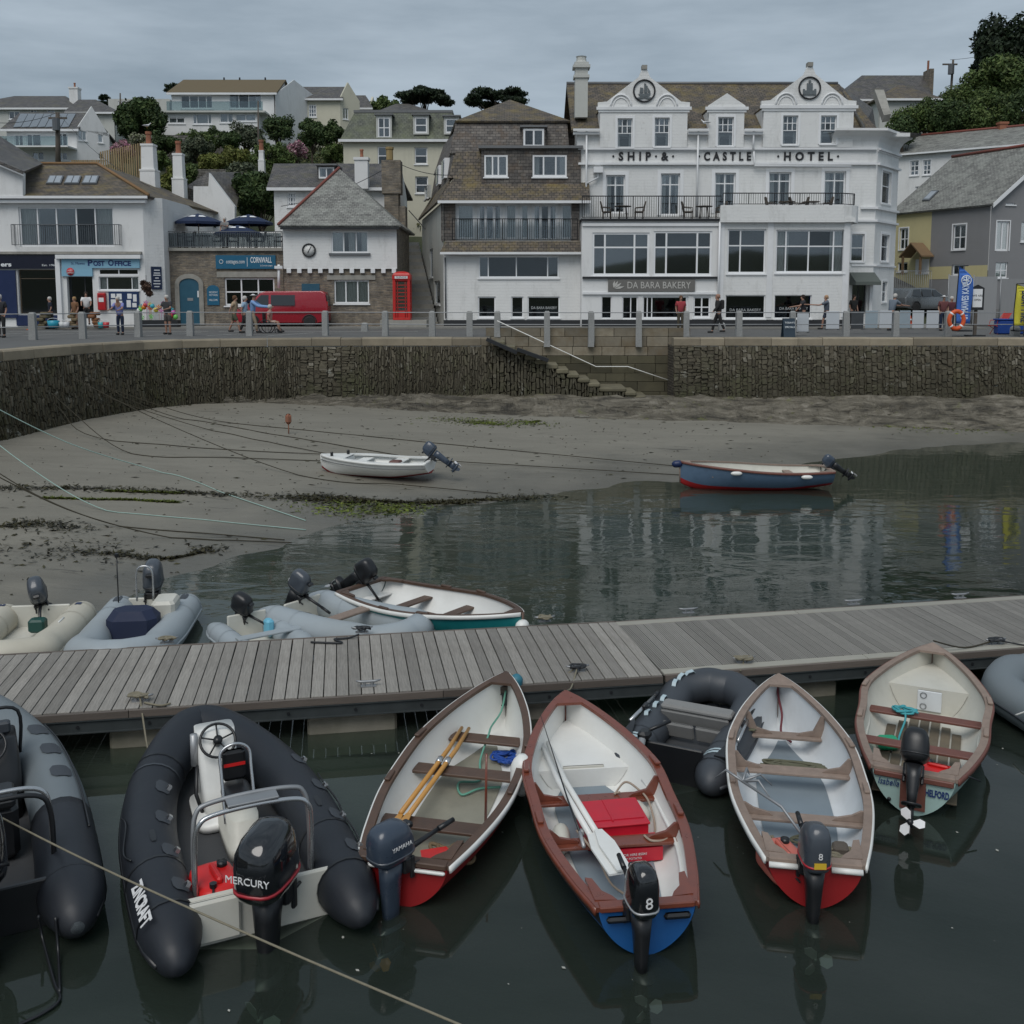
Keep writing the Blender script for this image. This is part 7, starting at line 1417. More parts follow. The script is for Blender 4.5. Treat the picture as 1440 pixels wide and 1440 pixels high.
rr=random.Random(8); CC=[(.55,.05,.05),(.6,.5,.03),(.05,.4,.5),(.15,.5,.1),(.5,.1,.35),(.7,.7,.7),(.6,.2,.02)]
tw=empty('toy_rack',(A(220,450,53.).x,53.2,QZ+.1),'rack of bright windmills, nets and beach balls beside the stone office','rack'); mb=MB(); mb.box(-1.1,1.1,-.25,.25,0,.35); mb.build('crate',IRON,tw)
for k in range(26):
    x,z=rr.uniform(-1.0,1.0),rr.uniform(.45,1.25); c=CC[k%7]; mb=MB()
    if k%3: 
        for a in range(5): d0=Vector((math.cos(a*1.257),0,math.sin(a*1.257)))*.15; d1=Vector((math.cos(a*1.257+.7),0,math.sin(a*1.257+.7)))*.1; mb.prism([Vector((x,-.25,z)),Vector((x,-.25,z))+d0,Vector((x,-.25,z))+d1],(0,-.02,0))
        mb.tube([(x,-.24,.3),(x,-.24,z)],.008,4); nm='windmill'
    else: mb.lathe([(.01,-.13),(.09,-.1),(.13,0),(.09,.1),(.01,.13)],(x,-.2,z-.1),10); nm='ball'
    mb.build(nm,M('plastic_'+'_'.join(str(int(v*100)) for v in c),c,.4,bp=0),tw)
for i,(px,lb,c) in enumerate(((134,'brown soft toy stack by the post office door',(.2,.09,.04)),(104,'wicker basket of shells by the post office door',(.16,.12,.07)),(62,'pile of folded baskets under the navy shop window',(.12,.1,.06)))):
    q=A(px,447,52.2); mb=MB(); 
    for k in range(5): mb.bevbox((q.x+rr.uniform(-.15,.15),52.2+rr.uniform(-.1,.1),QZ+.2+k*.15),(rr.uniform(.3,.5),.35,.17),.05,Matrix.Rotation(rr.uniform(-.3,.3),3,'Z'))
    simple('toy_pile',lb,'goods',M('goods_'+str(i),c,.9,var=.4,scale=12),mb)
# hanging basket at the shop corner
q=A(203,404,52.6); o=empty('hanging_basket',(q.x,52.9,q.z),'brown withered hanging basket on the white corner wall','hanging basket'); fol_obj('foliage',leaves([(0,0,0,.25,1.2),(.15,0,-.3,.18),(-.15,0,.2,.16)],900,.07,5),leafmat('withered_leaves',[(.05,.03,.02),(.1,.06,.04),(.03,.02,.015)]),o); mb=MB(); mb.tube([(0,.0,.3),(0,0,.6),(-.1,.3,.62)],.012,4); mb.build('bracket',IRON,o)
# gulls
def gull(p,rz,label):
    o=empty('gull',p,label,'gull',rz=rz,group='gulls'); mb=MB(); 
    rg=[]
    for y,z,w_,h in ((-.26,.16,.012,.01),(-.16,.17,.05,.045),(0,.17,.075,.07),(.1,.19,.065,.065),(.16,.26,.035,.035),(.2,.31,.036,.036),(.235,.315,.024,.022),(.25,.31,.006,.006)): rg.append([Vector((w_*math.cos(k*PI/5),y,z+h*math.sin(k*PI/5))) for k in range(10)])
    mb.loft(rg,flip=True); mb.build('body',TRIM,o); mb=MB(); mb.tube([(0,.24,.31),(0,.3,.3)],[.01,.003],5); mb.build('beak',M('gull_beak',(.6,.35,.05),.5),o)
    for s in (-1,1): mb=MB(); mb.prism([(s*.07,.08,.2),(s*.075,-.1,.2),(s*.03,-.3,.17),(s*.06,-.08,.13)],(s*.012,0,0)); mb.build('wing',RAILM,o); mb=MB(); mb.tube([(s*.03,0,.11),(s*.03,.01,0)],.006,4); mb.build('leg',MATS['gull_beak'],o)
gull(A(207,189,63)+Vector((0,0,.35)),R(-60),'white gull standing on the tallest tapering chimney pot')
gull(A(992,177,55.8)+Vector((0,0,0)),R(70),'gull on the hotel gutter between the gable and the small dormer')
# ================================================================ BEACH
def rope_pts(a,b,sag,n=24): return [a.lerp(b,k/n)+Vector((0,0,-4*sag*(k/n)*(1-k/n))) for k in range(n+1)]
def clampz(pts):
    out=[]; 
    xs=np.array([p.x for p in pts]); ys=np.array([p.y for p in pts]); zs=sandz(xs,ys)
    for p,z in zip(pts,zs): out.append(Vector((p.x,p.y,max(p.z,float(z)+.015 if z>-.02 else -.05))))
    return out
RPD=M('dark_weedy_rope',(.04,.035,.022),.9,var=.4,scale=6); RPP=M('pale_green_rope',(.3,.42,.38),.8,var=.2,scale=6); RPT=M('tan_rope',(.2,.18,.13),.9,var=.3,scale=20,bp=.6)
def sandpt(px,py): 
    p=gnd(px,py,.4)
    for _ in range(4): z=float(sandz(np.array([p.x]),np.array([p.y]))[0]); p=gnd(px,py,max(z,0)+.02)
    return p
ropes=[((2,492,3.2),(300,606),(520,650),RPD,'dark rope from the left wall top to the white boat bow'),((30,495,3.2),(330,596),(1000,660),RPD,'dark rope running from the left wall to the blue boat'),((45,500,3.1),(420,668),(700,694),RPD,'dark rope sagging low to the weed line'),((80,502,3.1),(260,590),(560,640),RPD,'dark rope from the wall corner crossing the upper sand'),((5,505,3.),(160,620),(960,668),RPD,'long weed-hung rope lying across the middle of the sand'),((-80,560,2.6),(150,718),(430,745),RPP,'pale green rope reaching lowest on the left sand'),((-60,545,3.),(230,665),(430,732),RPP,'pale green rope crossing the left sand diagonally'),((-60,640,2.),(240,756),(410,763),RPD,'dark rope ending at the water edge'),((-70,620,2.),(170,740),(400,759),RPD,'second dark rope near the water edge'),((20,500,3.1),(185,638),(450,648),RPD,'thin dark rope ending left of the white boat')]
for i,(a,m_,b,mt,lb) in enumerate(ropes):
    p0=gnd(a[0],a[1],a[2]); pm=sandpt(*m_); p1=sandpt(*b); pts=clampz(cat_([p0,p0.lerp(pm,.5)+Vector((0,0,-.25)),pm,pm.lerp(p1,.5),p1],8)); mb=MB(); mb.tube(pts,.013,5); simple('mooring_rope',lb,'rope',mt,mb,'mooring ropes across the sand')
def weedstrip(pts,n,spread,mat,label,seed,size=.06):
    r=np.random.RandomState(seed); P_=[sandpt(*p) for p in pts]; C=cat_(P_,12); k=r.randint(0,len(C)-1,n); t=r.rand(n); q=np.array([[C[i].x,C[i].y] for i in k])*(1-t)[:,None]+np.array([[C[i+1].x,C[i+1].y] for i in k])*t[:,None]; q+=r.normal(size=(n,2))*spread*np.array([1.6,.8])*(vnoise(q[:,0],q[:,1],.9,seed)[:,None]**2*2.2)
    z=sandz(q[:,0],q[:,1])+.012+r.rand(n)*.03; p=np.stack([q[:,0],q[:,1],z],1); d=r.normal(size=(n,3)); d[:,2]*=.25; d/=np.linalg.norm(d,axis=1,keepdims=True); e=np.cross(d,np.array([0,0,1.])+r.normal(size=(n,3))*.3); s=size*(.4+r.rand(n)*1.2)[:,None]; v=np.stack([p-d*s,p+e*s*.3,p+d*s,p-e*s*.3],1).reshape(-1,3)
    tag(fol_obj('seaweed',v,mat),label,'seaweed',kind='stuff')
WEED=leafmat('brown_seaweed',[(.012,.011,.006),(.03,.026,.01),(.05,.045,.015)],.5); GWEED=leafmat('green_seaweed',[(.05,.07,.01),(.12,.15,.02),(.06,.06,.02)],.5)
weedstrip([(-10,686),(90,686),(200,690),(300,694),(440,700),(560,706),(640,704),(700,702),(760,698)],2800,.17,WEED,'dark strandline of brown seaweed across the sand',1)
weedstrip([(430,700),(500,703),(580,707),(660,705)],3200,.35,WEED,'thicker heap of brown seaweed in front of the white boat',2); weedstrip([(60,700),(160,702),(250,706)],1200,.1,GWEED,'thin line of bright green weed on the left sand',3); weedstrip([(150,690),(210,692),(250,693)],900,.08,GWEED,'green weed in the dark strandline',4)
weedstrip([(480,718),(520,714),(560,712)],1200,.25,GWEED,'green weed mixed in the strandline heap',5); weedstrip([(0,770),(120,775),(230,785),(300,770)],1000,.7,WEED,'scattered weed near the left water edge',6); weedstrip([(10,740),(60,735),(100,745)],500,.25,WEED,'small weed patches at the left edge of the sand',7); weedstrip([(640,590),(700,596),(760,592)],1400,.35,GWEED,'green weed at the foot of the rock ledge below the steps',8); weedstrip([(1240,598),(1320,600),(1400,602)],2600,.5,GWEED,'bright green weed at the foot of the right wall',9)
r=np.random.RandomState(77); n=1100; xs=r.uniform(-14,9,n); ys=r.uniform(17,40,n); dd=sdist(xs,ys); m_=(dd>.2); xs,ys=xs[m_],ys[m_]; z=sandz(xs,ys)+.01; p=np.stack([xs,ys,z],1); nn=len(xs); a=r.rand(nn)*6.28; d=np.stack([np.cos(a)*1.6,np.sin(a)*.6,np.zeros(nn)],1); e=np.stack([-np.sin(a),np.cos(a),np.zeros(nn)],1); s=(.02+.07*r.rand(nn)**4)[:,None]; v=np.stack([p-d*s,p-e*s*.5,p+d*s,p+e*s*.5+np.array([0,0,.02])],1).reshape(-1,3); tag(fol_obj('beach_debris',v,WEED),'small shells and weed scraps scattered over the sand','debris',kind='stuff')
q=sandpt(406,610); mb=MB(); mb.bevbox((q.x,q.y,q.z+.5),(.2,.2,.35),.08); mb.tube([q,q+Vector((0,0,.4))],.02,5); simple('mooring_buoy','small rusty buoy hanging on the rope above the sand','buoy',TERRA,mb)
# ================================================================ BOATS
def rope(name,pts,r_,mat,label=None,group=None,parent=None,n=6,cat='rope'):
    mb=MB(); mb.tube(cat_(pts,6),r_,n); o=mb.build(name,mat,parent)
    return tag(o,label,cat if label else None,group)
def coil(c,r_,turns,seed,z=0.,sq=1.,jit=.03):
    r=random.Random(seed); P=[]
    for k in range(int(turns*9)):
        a=k*2*PI/9; q=r_*(1+r.uniform(-.25,.25)); P.append(Vector((c[0]+q*math.cos(a)+r.uniform(-jit,jit),c[1]+q*sq*math.sin(a)+r.uniform(-jit,jit),c[2]+z+.012*k/9+r.uniform(0,.02))))
    return P
WHB=M('white_gelcoat',(.74,.745,.72),.35,var=.08,scale=2.5,bp=.03,dirt=.22,dirtcol=(.3,.28,.22)); WHG=M('cool_white_gelcoat',(.66,.69,.71),.4,var=.1,scale=2.5,bp=.04,dirt=.35,dirtcol=(.3,.31,.3))
CRB=M('cream_gelcoat',(.57,.56,.5),.45,var=.1,scale=3,bp=.05,dirt=.35,dirtcol=(.2,.19,.14))
WOODB=M('brown_hardwood',(.085,.05,.034),.5,var=.4,scale=9,stretch=(1,1,1),bp=.25,objrand=.12); WOODM=M('varnished_mahogany',(.17,.045,.025),.3,var=.35,scale=9,bp=.1,coat=.4); WOODG=M('sunbleached_teak',(.25,.19,.155),.75,var=.35,scale=12,bp=.35,objrand=.1); WOODR=M('red_brown_thwart',(.15,.055,.04),.5,var=.3,scale=9,bp=.2)
FLG=M('grey_floor_paint',(.20,.245,.28),.5,var=.15,scale=3,bp=.08); FLB=M('buff_grey_floor',(.25,.24,.19),.6,var=.2,scale=4,bp=.15,dirt=.3)
REDH=M('red_antifoul',(.28,.008,.01),.5,var=.15,scale=3); BLUEH=M('blue_topside_paint',(.01,.09,.28),.45,var=.1); GRNH=M('pale_green_topside',(.33,.47,.44),.35,var=.08,scale=2); TEALH=M('teal_topside',(.01,.16,.17),.4); SKYH=M('mid_blue_topside',(.085,.14,.215),.4)
HBLK=M('hypalon_black',(.013,.016,.022),.5,var=.2,scale=2.5,bp=.12,dirt=.3,dirtcol=(.035,.037,.04)); HGRY=M('hypalon_grey',(.15,.175,.19),.5,var=.1,scale=1.5,bp=.06); HLGR=M('pvc_light_grey',(.31,.35,.375),.5,var=.08,scale=1.5,bp=.06,dirt=.3,dirtcol=(.2,.2,.17)); HCRM=M('pvc_cream',(.5,.47,.39),.55,var=.08,scale=1.5,bp=.06,dirt=.3,dirtcol=(.25,.22,.15)); HDGR=M('pvc_slate',(.045,.052,.062),.5,var=.1,scale=1.5,bp=.05)
BLKP=M('black_plastic',(.012,.013,.015),.35,bp=0,var=.1); COWLN=M('navy_engine_paint',(.035,.05,.075),.3,bp=0,var=.08,coat=.4); COWLB=M('gloss_black_engine',(.008,.009,.011),.12,bp=0,var=.05,coat=.8); COWLG=M('slate_engine_paint',(.055,.065,.08),.3,bp=0,var=.1,coat=.3)
STEEL=M('polished_tube',(.5,.51,.52),.25,.8,bp=0,var=.05); SILV=M('silver_gear',(.4,.41,.42),.4,.4,bp=0); REDP_=M('red_fuel_plastic',(.62,.015,.015),.4,bp=.05,var=.06); DECAL=M('decal_white',(.7,.7,.7),.5,bp=0,var=0)
def hull_fn(L,B,T,sh0,sh1,full=1.):
    hb=[(0,T/2),(.12,T/2+(B-T)/2*.45),(.3,B*.485),(.45,B*.5),(.6,B*.47*full),(.75,B*.365*full),(.87,B*.23*full),(.95,B*.11*full),(1,.012)]
    return lambda t:interp(hb,t), lambda t:sh0+(sh1-sh0)*max(0,t-.15)**1.8/.85**1.8-.02*math.sin(PI*min(t*1.6,1)), lambda t:(-.13+.155*(1-t/.35)**1.3 if t<.35 else -.13)+ (0 if t<.8 else ((t-.8)/.2)**2.2*.22)
def dinghy(label,loc,rz,L,B,T,sh=(.42,.66),hull=REDH,inner=WHB,cap=WOODB,capw=.06,thw=((.22,.17),(.5,.17),(.73,.15)),thwm=None,floor=FLB,edge=None,knees=False,foredeck=None,side_seat=False,boot=None,full=1.,seatz=.26,name='rowing_dinghy',capz=.028,floorspan=(.03,.8),rowl=True,rub=None,bottom=None,sseat=.26,group='open dinghies at the pontoon',planksf=False):
    o=empty(name,loc,label,'boat',group,rz); hb,sz,kz=hull_fn(L,B,T,*sh,full); N=30; K=12; thwm=thwm or cap
    def sec(t,off,zoff,fl=None):
        P=[]; h=max(hb(t)-off,.004); s=sz(t); k=kz(t)+zoff
        for i in range(-K,K+1):
            th=abs(i)/K*PI/2; vv=.75+.25*min(1,abs(t-.0)*4); x=h*math.sin(th)**(1.05-.17*vv)*(.93+.07*abs(i)/K); z=k+(s-k)*(1-math.cos(th))**(.62+.25*vv)
            if fl is not None: z=max(z,fl)
            y=t*L+(0.06*(1-t)*0)+(max(0,t-.9)/.1)*.0
            P.append(Vector((x*(1 if i>=0 else -1),y-(0.10*(s-z) if t<.02 else 0)*0,z)))
        return P
    ts=[0,.02,.05]+[.05+.95*k/N for k in range(1,N+1)]
    def clink(P): return P
    mb=MB(); mb.loft([sec(t,0,0) for t in ts],closed=False,cap=False,flip=True); mb.build('hull',hull,o)
    if boot:
        mb=MB(); R1=[]
        for t in ts: P=sec(t,-.004,-.003); s=sz(t); R1.append([p for p in P[-4:]]); 
        mb.loft(R1,closed=False,cap=False); mb.loft([[p for p in sec(t,-.004,-.003)[:4]] for t in ts],closed=False,cap=False); mb.build('sheer_strake',boot,o)
    if bottom:
        mb=MB(); mb.loft([sec(t,-.005,-.004)[K-bottom[1]:K+bottom[1]+1] for t in ts],closed=False,cap=False,flip=True); mb.build('bottom_paint',bottom[0],o)
        P=sec(0,-.005,-.004)[K-bottom[1]:K+bottom[1]+1]; mb=MB(); mb.prism([p+Vector((0,-.004,0)) for p in P],(0,.003,0)); mb.build('bottom_paint',bottom[0],o)
    flz=.085
    mb=MB(); mb.loft([sec(t,.035,.045,flz) for t in ts[1:]],closed=False,cap=False); mb.build('liner',inner,o)
    # transom
    P=sec(0,0,0); mb=MB(); P2=[p+Vector((0,.04,0)) for p in P]; mb.prism(P,(0,.045,0)); mb.build('transom',hull,o); mb=MB(); mb.prism([p+Vector((-p.x*.06,.046,.03 if p.z<sh[0]-.02 else -.0)) for p in P],(0,.02,0)); mb.build('transom_lining',inner,o)
    mb=MB(); mb.bevbox((0,.03,sz(0)+.012),(T*.99,.1,.05),.01); mb.build('transom_cap',cap,o)
    # gunwale caps
    for s in (-1,1):
        rg=[]
        for t in ts+[]:
            h=hb(t); z=sz(t); y=t*L; wi=min(capw,h*.95); rg.append([Vector((s*(h+.018),y,z-.012)),Vector((s*(h+.018),y,z+capz)),Vector((s*(h-wi),y,z+capz)),Vector((s*(h-wi),y,z-.012))])
        mb=MB(); mb.loft(rg,smooth=False,flip=(s>0)); mb.build('gunwale',cap,o)
        rg=[]
        for t in ts:
            h=hb(t)+.02; z=sz(t)-.004; rg.append([Vector((s*(h+dx),t*L,z+dz)) for dx,dz in ((0,-.035),(.016,-.03),(.02,0),(.014,.026),(-.006,.03))])
        mb=MB(); mb.loft(rg,flip=(s>0)); mb.build('rubbing_strake',rub or edge or cap,o)
        if rowl:
            for tt in (.37,.60): 
                x=s*(hb(tt)-.01); y=tt*L; z=sz(tt)+capz; d=(hb(tt+.02)-hb(tt-.02))/.04/L; mb=MB(); mb.bevbox((0,0,.012),(.055,.2,.03),.008,None); 
                for i in range(len(mb.v)): v=mb.v[i]; mb.v[i]=(x+v[0]+s*0+d*s*v[1],y+v[1],z+v[2])
                mb.build('rowlock_block',cap,o)
        # quarter knees
        mb=MB(); h=hb(.03); z=sz(0)+capz+.001; q=[(s*(h-.02),.1),(s*(h-.02)+s*.02,.42),(s*(h-.075)+s*.02,.40),(s*(h-.1),.22),(s*(h-.17),.14),(s*(h-.2),.08)]; mb.prism([(x,y,z-.03) for x,y in q],(0,0,.035)); mb.build('quarter_knee',cap,o)
    mb=MB(); t0=.93; mb.prism([(-hb(t0)+.01,t0*L,sz(t0)+capz),(hb(t0)-.01,t0*L,sz(t0)+capz),(.012,L+.005,sz(1)+capz+.01),(-.012,L+.005,sz(1)+capz+.01)],(0,0,-.03)); mb.build('breasthook',cap,o)
    mb=MB(); mb.tube([(0,L+.0,kz(1)-.0),(0,L+.012,sz(1)+.02)],.022,6); mb.build('stem',cap,o)
    # floor
    fw=lambda t: max(.05,hb(t)*.74-.12); rg=[]; tt=[floorspan[0]+(floorspan[1]-floorspan[0])*k/14 for k in range(15)]
    if planksf:
        n=7
        for k in range(n):
            x0=-.42+k*.12; y0=.25; ye=L*.72-abs(k-3)*.16; mb=MB(); mb.bevbox((x0+.055,(y0+ye)/2,flz+.022),(.1,ye-y0,.018),.004); mb.build('floor_slat',floor,o)
    else: mb=MB(); mb.loft([[Vector((-fw(t)*(1 if t<.62 else max(.1,1-(t-.62)*3.2)),t*L,flz+.012)),Vector((fw(t)*(1 if t<.62 else max(.1,1-(t-.62)*3.2)),t*L,flz+.012))] for t in tt],closed=False,cap=False,smooth=False); mb.build('floor_panel',floor,o)
    if sseat:
        zz=.23; q=[]
        for t in (.015,sseat/L*.5,sseat/L): th=math.acos(max(-1,min(1,1-((zz-kz(t))/(sz(t)-kz(t)))**1.35))); q.append((hb(t)*math.sin(th)-.02,t*L))
        mb=MB(); mb.prism([(-x,y,zz) for x,y in q]+[(x,y,zz) for x,y in reversed(q)],(0,0,.02)); mb.build('stern_seat',inner,o)
    for t,wd in thw:
        y=t*L; w1=hb(t+.02)-.045; mb=MB(); z=seatz; zz=z; f_=lambda h,zq: zq
        th=math.acos(max(-1,min(1,1-((zz-kz(t))/(sz(t)-kz(t)))**(1/.87)))); wx=(hb(t)-.03)*math.sin(th)**.88-.0
        mb.bevbox((0,y,z+.012),(2*wx-.01,wd,.03),.006); mb.build('thwart',thwm,o)
        if knees:
            for s in (-1,1):
                mb=MB(); xx=hb(t)-.045; mb.prism([(s*(xx-.0),y-.015,z+.03),(s*(xx-.3),y-.015,z+.03),(s*(xx-.26),y-.015,z+.055),(s*(xx-.12),y-.015,z+.09),(s*(xx-.04),y-.015,sz(t)),(s*xx,y-.015,sz(t))],(0,.03,0)); mb.build('thwart_knee',thwm,o)
    if foredeck:
        t0,z0=foredeck; mb=MB(); h=hb(t0)-.04; ring=[Vector((-(hb(t)-.045),t*L,z0+(sz(t)-sz(t0))*.5)) for t in [t0+(1-t0)*k/8 for k in range(9)]]+[Vector(((hb(t)-.045),t*L,z0+(sz(t)-sz(t0))*.5)) for t in [t0+(1-t0)*k/8 for k in range(7,-1,-1)]]
        mb.prism(ring,(0,0,.02)); mb.build('foredeck',inner,o)
        P=[p for p in sec(t0,.045,.05,flz)]; P=[Vector((p.x,t0*L,min(p.z,z0))) for p in P]; mb=MB(); mb.prism(P,(0,.02,0)); mb.build('locker_bulkhead',inner,o)
    if side_seat:
        for s in (-1,1):
            mb=MB(); mb.tube([Vector((s*(hb(t)-.085),t*L,.27)) for t in [.04+.6*k/12 for k in range(13)]],.02,6); mb.build('riser',inner,o)
    return o,hb,sz
def supel(c,rx,ry,z,e=.55,n=20,rot=0.):
    P=[]
    for k in range(n):
        a=2*PI*k/n; ca,sa=math.cos(a),math.sin(a); P.append(Vector((c[0]+rx*math.copysign(abs(ca)**e,ca),c[1]+ry*math.copysign(abs(sa)**e,sa),z)))
    return P
def outboard(parent,loc,yaw=0.,tilt=0.,s=1.,cowl=COWLN,leg=COWLN,txt=None,tiller=True,prop=SILV,tall=1.,stripe=None,long_=1.,slope=0.,badge=None,fat=1.):
    """clamped on a transom: local +y into the boat, leg hangs outboard (-y)"""
    m=Matrix.Translation(Vector(loc))@Matrix.Rotation(tilt,4,'X')@Matrix.Rotation(yaw,4,'Z')@Matrix.Scale(s,4)
    def B_(mb,name,mat,par,**k):
        mb.v=[tuple(m@Vector(v)) for v in mb.v] if par is parent else [tuple(m@Vector(v)) for v in mb.v]
        return mb.build(name,mat,par,**k)
    mb=MB(); rg=[]
    for z,rx,ry,cy in ((.02,.085,.11,-.12),(-.12,.07,.1,-.13),(-.35*long_,.052,.085,-.13),(-.52*long_,.042,.075,-.13)): rg.append(supel((0,cy),rx,ry,z,.7,14))
    mb.loft(rg,flip=True); mb.loft([supel((0,-.15),.1,.17,-.5*long_+dz,.8,14) for dz in (0,.018)]); mb.loft([supel((0,-.14),.03,.09,-.56*long_+dz,.8,12) for dz in (-.16,.06)])
    mb.tube([(0,.02,-.72*long_),(0,-.02,-.72*long_),(0,-.2,-.72*long_),(0,-.3,-.72*long_)],[.015,.045,.045,.03],10); mb.prism([(-.008,-.04,-.72*long_),(-.008,-.2,-.72*long_),(-.008,-.2,-.86*long_),(-.008,-.13,-.86*long_)],(.016,0,0))
    mo=B_(mb,'outboard_motor',leg,parent); par=mo
    mb=MB(); mb.bevbox((0,-.0,-.02),(.2,.1,.14),.015); 
    for sx_ in (-1,1): mb.bevbox((sx_*.09,.045,-.05),(.03,.05,.2),.01); mb.tube([(sx_*.09,.06,-.03),(sx_*.09,.13,-.03)],.012,6)
    B_(mb,'clamp_bracket',BLKP,par)
    H=.36*tall; W_=.135*fat; D=.2*fat; rg=[]
    for f_,k,dy in ((0,.72,.0),(.06,.9,0),(.14,.97,0),(.3,1.,0),(.55,.98,-.01),(.75,.9,-.02),(.9,.74,-.025),(.98,.48,-.03),(1.,.2,-.03)): 
        ring=supel((0,-.12+dy),W_*k,D*k,.05+H*f_,.62); ring=[p+Vector((0,0,slope*p.y*max(0,f_-.3))) for p in ring]; rg.append(ring)
    mb=MB(); mb.loft(rg); cw=B_(mb,'cowling',cowl,par)
    mb=MB(); mb.loft([supel((0,-.12),W_*1.03,D*1.02,.05+H*.17+dz,.62) for dz in (0,.016)]); B_(mb,'cowling_seam',BLKP if not stripe else stripe,par)
    mb=MB(); mb.bevbox((0,.07*fat,.05+H*.72),(.1,.06,.05),.012); B_(mb,'pull_start_handle',BLKP,par)
    if tiller: mb=MB(); mb.tube([(.0,.04,.06),(.02,.2,.09),(.03,.42,.12)],[.03,.024,.02],8); mb.tube([(.03,.42,.12),(.04,.6,.14)],[.026,.022],8); B_(mb,'tiller',BLKP,par)
    mb=MB(); 
    for k in range(3):
        a=k*2*PI/3; c=Vector((.09*math.cos(a),-.28,-.72*long_+.09*math.sin(a))); u=Vector((math.cos(a),0,math.sin(a))); v=Vector((-math.sin(a),.5,math.cos(a))).normalized()
        mb.prism([c-u*.07-v*.02,c-v*.055,c+u*.05-v*.03,c+u*.05+v*.035,c+v*.055,c-u*.06+v*.02],(0,.008,0))
    B_(mb,'propeller',prop,par)
    if txt:
        for t_,z_,sc__,side in txt:
            if side=='back': e=text(t_,sc__,DECAL,par,(0,-.12-D*1.0-.012,.05+H*z_),ux=(1,0,0),ext=.002)
            elif side=='right': e=text(t_,sc__,DECAL,par,(W_+.008,-.12,.05+H*z_),ux=(0,1,0),ext=.002)
            else: e=text(t_,sc__,DECAL,par,(-W_-.008,-.12,.05+H*z_),ux=(0,-1,0),ext=.002)
            e.data.transform(m)
    if badge: 
        mb=MB(); mb.box(-.05,.05,-.12-D-.012,-.12-D-.004,.05+H*.2,.05+H*.34); B_(mb,'badge',badge,par)
    return mo
def onboat(o,p): # local->world
    if p[2]<.15: p=(p[0],p[1],p[2]+.04)
    c,s=math.cos(o.rotation_euler.z),math.sin(o.rotation_euler.z); return Vector((o.location.x+p[0]*c-p[1]*s,o.location.y+p[0]*s+p[1]*c,o.location.z+p[2]))
def thing_in(o,name,label,cat,p,rz=0.,group=None): return empty(name,onboat(o,p),label,cat,group,o.rotation_euler.z+rz)
def fuel_tank(o,p,rz,label,sc_=1.,col=None,g='red fuel tanks'):
    t=thing_in(o,'fuel_tank',label,'fuel tank',p,rz,g); c=col or REDP_; mb=MB(); rg=[supel((0,0),.17*k*sc_,.25*k*sc_,z*sc_,.45,16) for z,k in ((0,.92),(.03,1),(.14,1),(.19,.93),(.215,.7))]; mb.loft(rg); mb.build('tank',c,t)
    mb=MB(); mb.bevbox((0,-.02*sc_,.235*sc_),(.045*sc_,.26*sc_,.05*sc_),.015); mb.build('handle',c,t); mb=MB(); mb.cyl((.08*sc_,.1*sc_,.2*sc_),.04*sc_,.05*sc_,12); mb.build('cap',BLKP,t); mb=MB(); mb.cyl((-.06*sc_,-.16*sc_,.2*sc_),.028*sc_,.045*sc_,10); mb.tube([(-.06*sc_,-.16*sc_,.24*sc_),(-.1,-.3,.2),(-.05,-.42,.15)],.01,5); mb.build('fuel_line',BLKP,t); return t
def fender(p,axis,label,mat=None,r_=.085,l=.4,world=True,parent=None,group='white fenders'):
    mb=MB(); d=Vector(axis).normalized(); q=Vector(p); n=8; mb.tube([q-d*l/2+d*l*k/n for k in range(n+1)],[r_*v for v in (.3,.75,.95,1,1,1,.95,.75,.3)],12); return tag(mb.build('fender',mat or WHB),label,'fender',group)
# ---------------- dinghy with blue rope (third from left)
def place(bow,st,z=0.):
    b,s=Vector(bow),Vector(st); d=b-s; return (s.x,s.y,z),math.atan2(-d.x,d.y),d.length
loc,rz,L_=place((-.07,12.02),(-.93,8.25),-.035); d3,hb,sz=dinghy('white dinghy with brown trim, red transom and yellow wooden oars inside',loc,rz,L_,1.28,.78,hull=REDH,cap=WOODB,edge=WHB,thw=((.235,.2),(.52,.2),(.735,.2)),floor=FLB,side_seat=False,seatz=.27)
mo=outboard(d3,(.0,-.04,sz(0)+.06),yaw=-.5,s=.98,long_=1.1,cowl=COWLN,leg=COWLN,txt=[('YAMAHA',.5,.055,'right')],stripe=COWLG,fat=1.05,tall=.95,prop=M('rusty_prop',(.35,.15,.04),.6))
mb=MB(); mb.bevbox((.23,-.03,sz(0)-.03),(.3,.03,.03),.01); mb.build('transom_edge',WHB,d3); mb=MB(); mb.bevbox((-.3,-.03,sz(0)-.03),(.14,.03,.03),.01); mb.build('transom_edge',WHB,d3)
OAR=M('yellow_oar_wood',(.5,.25,.06),.4,var=.15,scale=8,bp=.05); oo=thing_in(d3,'oars','pair of yellow varnished oars laid over the thwarts','oars',(-.3,0,.32))
for k in (0,1):
    mb=MB(); x=k*.085; mb.tube([(x-.02,3.0,.0),(x-.0,2.4,.02),(x+.0-.05,.95,.02)],[.02,.025,.025],8); mb.build('shaft',OAR,oo); mb=MB(); mb.prism([(x-.075,.95,k*.02),(x-.025,.95,k*.02),(x-.005,.75,k*.02),(x-.005,.35,k*.02),(x-.095,.35,k*.02),(x-.095,.75,k*.02)],(0,0,.015)); mb.build('blade',OAR,oo); mb=MB(); mb.tube([(x-.015,2.15,.02),(x-.012,2.05,.02)],.036,8); mb.build('collar',STEEL,oo)
BLR=M('blue_polyprop_rope',(.01,.06,.3),.6,var=.3,scale=20,bp=.3); GRR=M('green_mint_rope',(.12,.33,.25),.7); OLR=M('olive_rope',(.12,.12,.08),.9,var=.3,scale=20); CHN=M('rusty_chain',(.16,.11,.06),.8,var=.4,scale=20)
